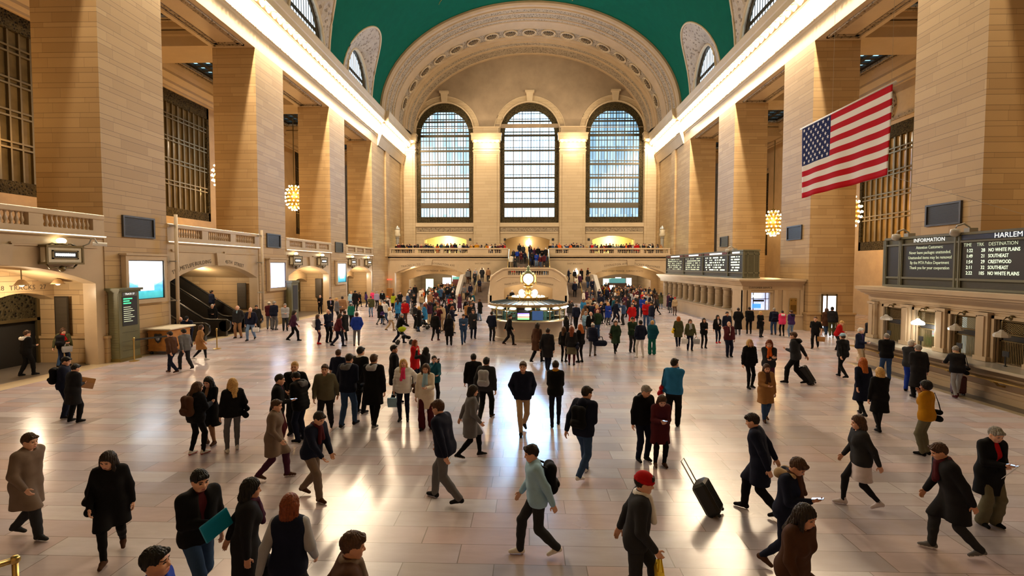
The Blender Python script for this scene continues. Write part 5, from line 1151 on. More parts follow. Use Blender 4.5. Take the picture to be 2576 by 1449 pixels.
def hand(f, arm, k=.006, fat=1.0, curl=34):
    sg, sh, el, wr, nm = arm; s = f.s; d = wr - el; d /= np.linalg.norm(d)
    inw = A3(-sg, 0, 0) if nm in ('down', 'swf', 'swb', 'pull', 'carry', 'pocket', 'akimbo') else (A3(-sg*.4, 0, 1.0) if nm in ('phone', 'hold', 'low', 'lean', 'sit') else A3(-sg, .2, .2))
    if nm in ('push', 'lean', 'sit'): inw = A3(0, 0, -1.0)
    n_ = inw - d*(inw @ d); n_ /= np.linalg.norm(n_); w = np.cross(d, n_)*sg; P = []; r = .0088*s*fat
    P.append(cap(wr - d*.03*s, wr + d*.02*s, .026*s, .024*s, .01))
    for q, ln_ in zip((1.25, .42, -.42, -1.2), (.070, .080, .074, .056)):
        b0 = wr + d*.085*s + w*q*.021*s; P.append(cap(wr + d*.012*s + w*q*.014*s, b0, .0155*s, .0125*s, .012))
        a = math.radians(curl*(.5 + .15*q*-1)); p0 = b0; dd = d
        for j, fr in enumerate((.45, .32, .25)):
            a_ = a if j == 0 else math.radians(curl); dd = dd*math.cos(a_) + n_*math.sin(a_); dd /= np.linalg.norm(dd); p1 = p0 + dd*ln_*fr*s; P.append(cap(p0, p1, r*(1.05 - .1*j), r*(.98 - .1*j), k)); p0 = p1
    t0 = wr + d*.03*s + w*.024*s; t1 = t0 + (d*.55 + w*.7 + n_*.35)*.045*s; t2 = t1 + (d*.85 + w*.2 + n_*.4)*.036*s
    P += [cap(t0, t1, .0135*s, .0108*s, .01), cap(t1, t2, .0105*s, .0085*s, k)]
    f.hands = getattr(f, 'hands', {}); f.hands[sg] = (wr + d*.09*s, d, n_, w); return P
def torso(f, e=0.0, b=1.0):
    b *= f.build; u = f.up; s = f.s; w = .9 if f.fem else 1.0; P = []
    P.append(cap(u(-.075, -.005, .95), u(.075, -.005, .95), (.108*b + e)*s, (.108*b + e)*s, .06))
    for x in (-1, 1):
        P.append(cap(u(x*.072*w, -.005, .95), u(x*.062*w, .005, 1.12), (.102*b + e)*s, (.097*b*w + e)*s, .06)); P.append(cap(u(x*.062*w, .005, 1.12), u(x*.085*w, .0, 1.33), (.100*b*w + e)*s, (.108*b + e)*s, .06))
        if f.fem: P.append(ell(u(x*.07, .095, 1.27), A3(.055 + e, .05 + e, .055 + e)*s, f.Rl, .05))
    P.append(cap(u(-f.sw + .045, -.005, 1.415), u(f.sw - .045, -.005, 1.415), (.062*b + e)*s, (.062*b + e)*s, .06)); P.append(cap(u(0, -.01, 1.36), u(0, -.005, 1.46), (.085*b + e)*s, (.058 + e)*s, .06))
    return P
def arm_p(f, e=0.0, cut=0.0):
    P = []; s = f.s; b = f.build*(.88 if f.fem else 1)
    for sg, sh, el, wr, nm in f.arms:
        w2 = wr + (el - wr)*cut; P += [cap(sh, el, (.054*b + e)*s, (.044*b + e)*s, .035), cap(el, w2, (.043*b + e)*s, (.029*b + e*.8)*s, .03)]
    return P
def leg_p(f, e0=0.0, e1=0.0, top=True):
    P = []; s = f.s; b = f.build*(.93 if f.fem else 1)
    for sg, h, k, a in f.legs: P += [cap(h, k, (.086*b + e0)*s, (.058*b + e0)*s, .04), cap(k, a, (.055*b + e0)*s, (.036*b + e1)*s, .03), cap(k + (a - k)*.12 + A3(0, -.022, 0)*s, k + (a - k)*.5, (.047*b + e0)*s, (.038*b + e1)*s, .04)]
    return P
def head_p(f):
    h = f.hd; s = f.s; R = f.R; P = [ell(h(0, -.012, 1.632), A3(.076, .097, .104)*s, R, .03), ell(h(0, .022, 1.585), A3(.064, .072, .082)*s, R, .04), cap(h(-.022, .062, 1.535), h(.022, .062, 1.535), .028*s, .028*s, .035), cap(h(0, -.012, 1.46), h(0, -.004, 1.57), .055*s, .052*s, .04)]
    P += [cap(h(0, .088, 1.622), h(0, .109, 1.592), .009*s, .0135*s, .012), cap(h(-.013, .097, 1.588), h(.013, .097, 1.588), .009*s, .009*s, .008), cap(h(-.045, .078, 1.648), h(.045, .078, 1.648), .012*s, .012*s, .02), cap(h(-.02, .088, 1.553), h(.02, .088, 1.553), .0085*s, .0085*s, .01), cap(h(-.016, .087, 1.543), h(.016, .087, 1.543), .0085*s, .0085*s, .01)]
    for x in (-1, 1): P += [ell(h(x*.077, -.01, 1.607), A3(.012, .022, .034)*s, R, .01), ell(h(x*.042, .06, 1.59), A3(.026, .026, .024)*s, R, .03)]
    subs = [ell(h(x*.031, .098, 1.622), A3(.018, .016, .013)*s, R, .012) for x in (-1, 1)]
    return P, subs
def hair_p(f, st):
    h = f.hd; s = f.s; R = f.R; e = dict(short=.010, crop=.005, curly=.026, bob=.018, long=.018, bun=.012, pony=.012, hood=.02, afro=.05).get(st, .01)
    P = [ell(h(0, -.018, 1.645), A3(.079 + e, .098 + e, .104 + e*.8)*s, R, .02)]; sub = [ell(h(0, .095, 1.588), A3(.085, .075, .088)*s, R, .015)]
    if st in ('short', 'crop', 'bun', 'pony'): sub.append(ell(h(0, .055, 1.478), A3(.2, .165, .085)*s, R, .02)); sub += [ell(h(x*.085, .012, 1.592), A3(.03, .035, .04)*s, R, .012) for x in (-1, 1)]
    if st == 'short': P.append(cap(h(-.04, .075, 1.70), h(.045, .075, 1.705), .022*s, .022*s, .03))
    if st in ('bob', 'long'):
        z = 1.50 if st == 'bob' else 1.33
        for x, y in ((-.07, -.02), (.07, -.02), (-.04, -.075), (.04, -.075), (0, -.085)): P.append(cap(h(x, y, 1.62), h(x*1.15, y - .015 - (.03 if st == 'long' else 0), z), .042*s, (.03 if st == 'long' else .036)*s, .03))
        if st == 'long': P += [cap(h(x*.078, .03, 1.6), h(x*.10, .075, 1.36), .03*s, .022*s, .03) for x in (-1, 1)]
    if st == 'bun': P.append(ell(h(0, -.12, 1.68), A3(.045, .045, .045)*s, R, .02))
    if st == 'pony': P.append(cap(h(0, -.11, 1.66), h(0, -.16, 1.45), .032*s, .018*s, .03))
    if st == 'fringe': P = [ell(h(0, -.03, 1.61), A3(.087, .095, .065)*s, R, .02)]; sub = [ell(h(0, .08, 1.62), A3(.1, .09, .1)*s, R, .02)]
    return P, sub
HEM = dict(jacket=.84, puffer=.80, shirt=.86, sweater=.83, blazer=.80, coat=.56, long=.36, dress=.5, vest=.86, uniform=.85, blouse=.86, tee=.87)
def make_person(H, arms, legs, lean, hy, hp, top, bottom, shoe, hair, skin, lod, fem=False, build=1.0, hat=None, scarf=None, hood=None, inner=None, name='person'):
    ra, la = arms; f = skeleton(H, ra, la, legs, lean, hy, hp, build, fem); s = f.s; ch, cb, cc = lod
    ts, tc = top; bs, bc = bottom; parts = []
    hp_, subs = head_p(f); parts.append(surf(hp_, ch, [(f.hd(0, 0, 1.47), -(f.R @ A3(0, 0, 1)))], subs))
    parts.append(surf(torso(f, -.004) + arm_p(f, 0, .03) + leg_p(f), cc*1.15))
    for a in f.arms:
        hp2 = hand(f, a, .006, max(1.0, ch/.008)); 
        if a[4] != 'pocket' or lod[0] < .008: parts.append(surf(hp2, cb))
    Ri = f.R.T; nk = f.neck; hair_m = HRC[hair[1]]
    def slots(C):
        q = (C - nk) @ Ri.T/s; q[:, 2] += 1.5; m = np.zeros(len(C), int)
        for x in (-.031, .031): m[(((q[:, 0] - x)/.017)**2 + ((q[:, 2] - 1.622)/.0085)**2 < 1) & (q[:, 1] > .05) & (q[:, 1] < .13)] = 1
        for x in (-.033, .033): m[(((q[:, 0] - x)/.024)**2 + ((q[:, 2] - 1.648)/.006)**2 < 1) & (q[:, 1] > .05) & (q[:, 1] < .13)] = 3
        m[((q[:, 0]/.026)**2 + ((q[:, 2] - 1.548)/.011)**2 < 1) & (q[:, 1] > .07) & (q[:, 1] < .13)] = 2
        return m
    body = np_mesh(name, parts, [SKN[skin], EYE, LIP, hair_m], None, slots); f.ob = body
    # hair / hat
    if hair[0] != 'bald': P, sb = hair_p(f, hair[0]); V = surf(P, ch, (), sb, .003, 0, f.hd(0, -.03, 1.6)); np_mesh('hair', [V], [hair_m], body)
    if hat:
        k_, c_ = hat; P = [ell(f.hd(0, -.015, 1.675), A3(.094, .112, .088)*s, f.R, .02)]; cut = [(f.hd(0, 0, 1.645), f.R @ A3(0, 0, -1))]
        V = [surf(P, ch*1.3, cut)]
        if k_ == 'cap': V.append(surf([ell(f.hd(0, .115, 1.655), A3(.068, .075, .012)*s, f.R @ rotx(-.15), .01)], ch))
        if k_ == 'brim': V.append(surf([ell(f.hd(0, -.01, 1.655), A3(.15, .165, .016)*s, f.R, .01)], ch))
        if k_ == 'beanie': V.append(surf([cap(f.hd(x*.085*math.cos(a), -.012 + .102*math.sin(a), 1.655), f.hd(.085*math.cos(a + .5), -.012 + .102*math.sin(a + .5), 1.655), .02*s, .02*s, .02) for x in (1,) for a in [.5*q for q in range(13)]], ch*1.2))
        np_mesh('cap' if k_ != 'beanie' else 'knit_hat', V, [cloth(c_)], body)
    # top garment
    hem = HEM[ts]; e = dict(puffer=.042, coat=.03, long=.032, jacket=.027, blazer=.024, shirt=.018, sweater=.024, vest=.03, dress=.016, uniform=.024, blouse=.016, tee=.015)[ts]
    P = torso(f, e)
    if ts != 'vest': P += arm_p(f, e*.78, .03 if ts != 'tee' else .9)
    hz = hem + (f.pel[2]/s - .925)
    if f.sit: cuts = []
    else:
        fl = dict(dress=.07, coat=.035, long=.05).get(ts, .0)
        for x in (-1, 1): P.append(cap(f.up(x*.06, -.005, .97), f.pel*A3(1, 1, 0) + A3(x*(.07 + fl*.4), .0, hz - .05)*s, (.114*f.build + e*.6)*s, (.114*f.build + e*.6 + fl*.8)*s, .06))
        cuts = [(A3(0, 0, hz)*s, A3(0, 0, -1))]
        if ts in ('coat', 'long', 'dress') and legs in ('walk', 'walk2', 'step', 'step2'):
            for sg, h_, k_, a_ in f.legs: P.append(cap(h_, h_ + (k_ - h_)*.95, (.10*f.build + e)*s, (.085*f.build + e)*s, .06))
    P.append(cap(f.up(-.03, -.02, 1.455), f.up(.03, -.02, 1.455), .062*s, .062*s, .03))
    if hood: P.append(ell(f.up(0, -.115, 1.44), A3(.10, .065, .095)*s, f.Rl, .03))
    neck_sub = [cap(f.up(0, .02, 1.49), f.up(0, .10, 1.56), .052*s, .07*s, .015)]
    if inner: neck_sub.append(cap(f.up(0, .17, 1.02 if ts in ('jacket', 'coat', 'vest') else 1.2), f.up(0, .125, 1.46), .03*s, .062*s, .01))
    gname = dict(puffer='puffer_jacket', long='long_coat', uniform='uniform_jacket').get(ts, ts)
    tp = np_mesh(gname, [surf(P, cc, cuts, neck_sub, .0025, .011 if ts == 'puffer' else 0)], [cloth(tc)], body)
    if inner and ts == 'vest': np_mesh('shirt', [surf(torso(f, .007) + arm_p(f, .022, .03), cc)], [cloth(inner)], body)
    elif inner: np_mesh('shirt', [surf(torso(f, .007), cc*1.1, [(f.up(0, 0, 1.0), f.Rl @ A3(0, 0, -1)), (f.up(0, .02, 0), f.Rl @ A3(0, -1, 0))])], [cloth(inner)], body)
    if hood and hood != tc: np_mesh('hood', [surf([cap(f.up(x*.085, .05, 1.475), f.up(x*.065, -.13, 1.47), .042*s, .055*s, .03) for x in (-1, 1)] + [cap(f.up(-.06, -.15, 1.43), f.up(.06, -.15, 1.43), .065*s, .065*s, .03)], cc*.8, (), (), .006)], [cloth(hood)], body)
    if scarf:
        V = surf([cap(f.up(.07*math.cos(a), .0 + .065*math.sin(a), 1.485), f.up(.07*math.cos(a + .6), .065*math.sin(a + .6), 1.485), .036*s, .036*s, .02) for a in [.6*q for q in range(11)]] + [cap(f.up(.02, .10, 1.46), f.up(.04, .15 + e, 1.20), .035*s, .04*s, .03), cap(f.up(-.03, .10, 1.46), f.up(-.05, .15 + e, 1.25), .032*s, .036*s, .03)], cc*.7, (), (), .004)
        np_mesh('scarf', [V], [cloth(scarf)], body)
    # legwear
    if bs == 'skirt':
        P = [cap(f.up(-.07, -.005, 1.0), f.up(.07, -.005, 1.0), .118*s, .118*s, .05)]
        for x in (-1, 1): P.append(cap(f.up(x*.06, -.005, .96), f.pel*A3(1, 1, 0) + A3(x*.085, 0, .46)*s, .125*s, .16*s, .06))
        np_mesh('skirt', [surf(P, cc, [(A3(0, 0, .53)*s, A3(0, 0, -1))], (), .004)], [cloth(bc.split('+')[0])], body); lc = bc.split('+')[1] if '+' in bc else None
        if lc: np_mesh('tights', [surf(leg_p(f, .005, .005), cc*.8)], [cloth(lc)], body)
    elif bs == 'tights': np_mesh('tights', [surf(leg_p(f, .006, .006) + torso(f, .004)[:1], cc*.8)], [cloth(bc)], body)
    elif bs != 'none':
        e0, e1 = dict(trousers=(.015, .026), slim=(.008, .012), wide=(.024, .06), jeans=(.013, .022), leggings=(.005, .006))[bs]
        P = leg_p(f, e0, e1) + [cap(f.pel + A3(-.07, 0, .02)*s, f.pel + A3(.07, 0, .02)*s, (.118*f.build + e0)*s, (.118*f.build + e0)*s, .05)]
        np_mesh(dict(slim='trousers', wide='trousers', jeans='jeans').get(bs, bs), [surf(P, cc, (), (), .004)], [cloth(bc)], body)
    # shoes
    sc, sole = (shoe.split('+') + [None])[:2]
    for sg, h_, k_, a_ in f.legs:
        sh = a_ - k_; up_ = -sh/np.linalg.norm(sh); tilt = (a_[2]/s - .085)*4.2; fw = A3(sg*.14, math.cos(tilt), -math.sin(tilt)); fw /= np.linalg.norm(fw); dn = A3(0, 0, -1)*math.cos(tilt) + A3(0, -1, 0)*math.sin(tilt)
        heel = a_ + dn*.045*s - fw*.035*s; toe = a_ + dn*.052*s + fw*.155*s
        z0 = a_ + dn*.085*s
        V = surf([cap(heel, a_ + fw*.05*s + dn*.03*s, .038*s, .04*s, .02), cap(a_ + fw*.04*s + dn*.035*s, toe, .042*s, .030*s, .02), cap(a_ + up_*.05*s, heel, .040*s, .036*s, .02)], cc*.75, [(z0, dn)])
        np_mesh('shoe', [V], [cloth(sc)] + ([cloth(sole)] if sole else []), body, (lambda C, z0=z0, dn=dn: (((C - z0) @ dn) > -.03*s).astype(int)) if sole else None)
    return f
NEAR, MID, FAR = (.0075, .0055, .016), (.0095, .0075, .020), (.014, .0105, .028)

# ---- things carried
def place(o, x, y, rz, z=0.0): o.location = (x, y, z); o.rotation_euler = (0, 0, rz)
def world(f, x, y, rz, p, z=0.0): c, s_ = math.cos(rz), math.sin(rz); return (x + c*p[0] - s_*p[1], y + s_*p[0] + c*p[1], z + p[2])
def backpack(loc, rz, c, label, sc=1.0, grp='bags carried by people'):
    t = thing('backpack', label, 'backpack', loc, rz, grp); w = sc
    np_mesh('pack_body', [surf([cap((-.08*w, -.06, .06*w), (.08*w, -.06, .06*w), .09*w, .09*w, .05), cap((-.07*w, -.05, .33*w), (.07*w, -.05, .33*w), .075*w, .075*w, .05), cap((-.07*w, -.05, .06), (-.07*w, -.05, .33*w), .08*w, .07*w, .05), cap((.07*w, -.05, .06), (.07*w, -.05, .33*w), .08*w, .07*w, .05)], .018)], [cloth(c)], t)
    np_mesh('front_pocket', [surf([cap((-.06*w, -.13*w, .10*w), (.06*w, -.13*w, .10*w), .055*w, .055*w, .04)], .016)], [cloth(c)], t)
    b = MB(); [b.tube([(x*w, .02, .36*w), (x*w, .17, .43*w), (x*w*1.1, .26, .28*w), (x*w*1.1, .12, .05*w), (x*w, .0, .02)], .016, 6) for x in (-.12, .12)]; b.build('strap', cloth('dark'), t, True); return t
def shoulder_bag(loc, rz, c, label, top=.55, sc=1.0, lx=.0):
    t = thing('shoulder_bag', label, 'bag', loc, rz, 'bags carried by people')
    np_mesh('bag_body', [surf([cap((-.03*sc, -.11*sc, 0), (-.03*sc, .11*sc, 0), .06*sc, .06*sc, .04), cap((-.0, -.10*sc, .13*sc), (.0, .10*sc, .13*sc), .05*sc, .05*sc, .05)], .016)], [cloth(c)], t)
    b = MB(); b.tube([(0, -.11*sc, .14*sc), (lx*.5, -.09, top*.6), (lx, -.02, top), (lx*.5, .09, top*.6), (0, .11*sc, .14*sc)], .012, 6); b.build('strap', cloth('dark'), t, True); return t
def tote(loc, rz, c, label, w=.34, h=.36, d=.10):
    t = thing('shopping_bag', label, 'bag', loc, rz, 'bags carried by people'); b = MB()
    b.loft([[(-w/2*k, -d/2*k, -h), (w/2*k, -d/2*k, -h), (w/2*k, d/2*k, -h), (-w/2*k, d/2*k, -h)] if i == 0 else [(-w/2, -d/2*e, z), (w/2, -d/2*e, z), (w/2, d/2*e, z), (-w/2, d/2*e, z)] for i, (k, z, e) in enumerate(((.9, -h, 1), (1, -h*.6, 1.1), (1, -.12, .7)))], closed=True, caps=True); b.build('bag_body', cloth(c), t)
    b = MB(); [b.tube([(-w*.25, y, -.13), (-w*.15, y*.5, -.02), (w*.15, y*.5, -.02), (w*.25, y, -.13)], .008, 5) for y in (-d*.3, d*.3)]; b.build('handle', cloth(c), t, True); return t
def suitcase(loc, rz, c, label, h=.56, tilt=0.0, w=.38, d=.24):
    t = thing('suitcase', label, 'suitcase', loc, rz, 'rolling suitcases'); t.rotation_euler = (tilt, 0, rz)
    b = MB(); b.bev(-w/2, w/2, -d/2, d/2, .05, h, .04); b.build('shell', mat('case_' + c, rgb(*CC[c]), .45), t); b = MB(); [b.box(-w/2 + .04 + .06*q, -w/2 + .06 + .06*q, -d/2 - .008, d/2 + .008, .1, h - .06) for q in range(int(w/.06) - 1)]; b.build('ribs', mat('case_' + c, (0, 0, 0)), t)
    b = MB(); b.tube([(-.09, d/2 - .04, h - .02), (-.09, d/2 - .04, h + .42), (.09, d/2 - .04, h + .42), (.09, d/2 - .04, h - .02)], .011, 6); b.build('handle', GREYM, t, True)
    for x in (-w/2 + .05, w/2 - .05):
        for y in (-d/2 + .05, d/2 - .05): b = MB(); b.lathe([(.005, -.015), (.028, -.015), (.028, .015), (.005, .015)], (x, y, .028), 10, 'x'); b.build('wheel', BLACKP, t, True, angle=40)
    return t
def phone(M, label):
    t = thing('phone', label, 'phone', (0, 0, 0), 0, 'phones in hand'); t.matrix_world = M; b = MB(); b.bev(-.036, .036, -.075, .075, -.004, .004, .003); b.build('case', BLACKP, t); b = MB(); b.box(-.032, .032, -.07, .07, .004, .0055); b.build('display', mat('phone_glow', (.3, .4, .6), .3, emit=(.45, .65, 1), es=1.6), t); return t
def stroller(loc, rz, c, c2, label):
    t = thing('stroller', label, 'stroller', loc, rz, 'strollers'); np_mesh('seat', [surf([cap((-.14, 0, .42), (.14, 0, .42), .12, .12, .06), cap((-.14, -.12, .62), (.14, -.12, .62), .09, .09, .06), cap((-.13, .28, .36), (.13, .28, .36), .07, .07, .06), cap((0, 0, .42), (0, .28, .36), .1, .08, .06)], .025)], [cloth(c)], t)
    np_mesh('hood', [surf([ell((0, -.08, .78), (.22, .24, .18), None, .03)], .022, [((0, 0, .70), A3(0, 0, -1)), ((0, .16, 0), A3(0, 1, 0))], [ell((0, .1, .66), (.17, .24, .17), None, .02)])], [cloth(c2)], t)
    b = MB(); [b.tube([(x, .38, .1), (x, -.05, .5), (x, -.42, .98)], .014, 6) for x in (-.2, .2)]; b.tube([(-.2, -.42, .98), (.2, -.42, .98)], .018, 6); [b.tube([(x, -.32, .12), (x, .0, .55)], .014, 6) for x in (-.2, .2)]; b.build('frame', GREYM, t, True)
    for x in (-.24, .24):
        for y in (.38, -.32): b = MB(); b.lathe([(.02, -.02), (.10, -.02), (.115, 0), (.10, .02), (.02, .02)], (x, y, .115), 14, 'x'); b.build('wheel', BLACKP, t, True)
    return t
def hand_M(f, sg, x, y, rz, z=0, up=False):
    p, d, n_, w = f.hands[sg]; q = p + n_*.028*f.s; W = Matrix.Translation((x, y, z)) @ Matrix.Rotation(rz, 4, 'Z'); d_ = A3(0, .35, .94) if up else d
    nn = np.cross(A3(1, 0, 0), d_); M = Matrix(((1, d_[0], nn[0], q[0]), (0, d_[1], nn[1], q[1]), (0, d_[2], nn[2], q[2]), (0, 0, 0, 1))); return W @ M
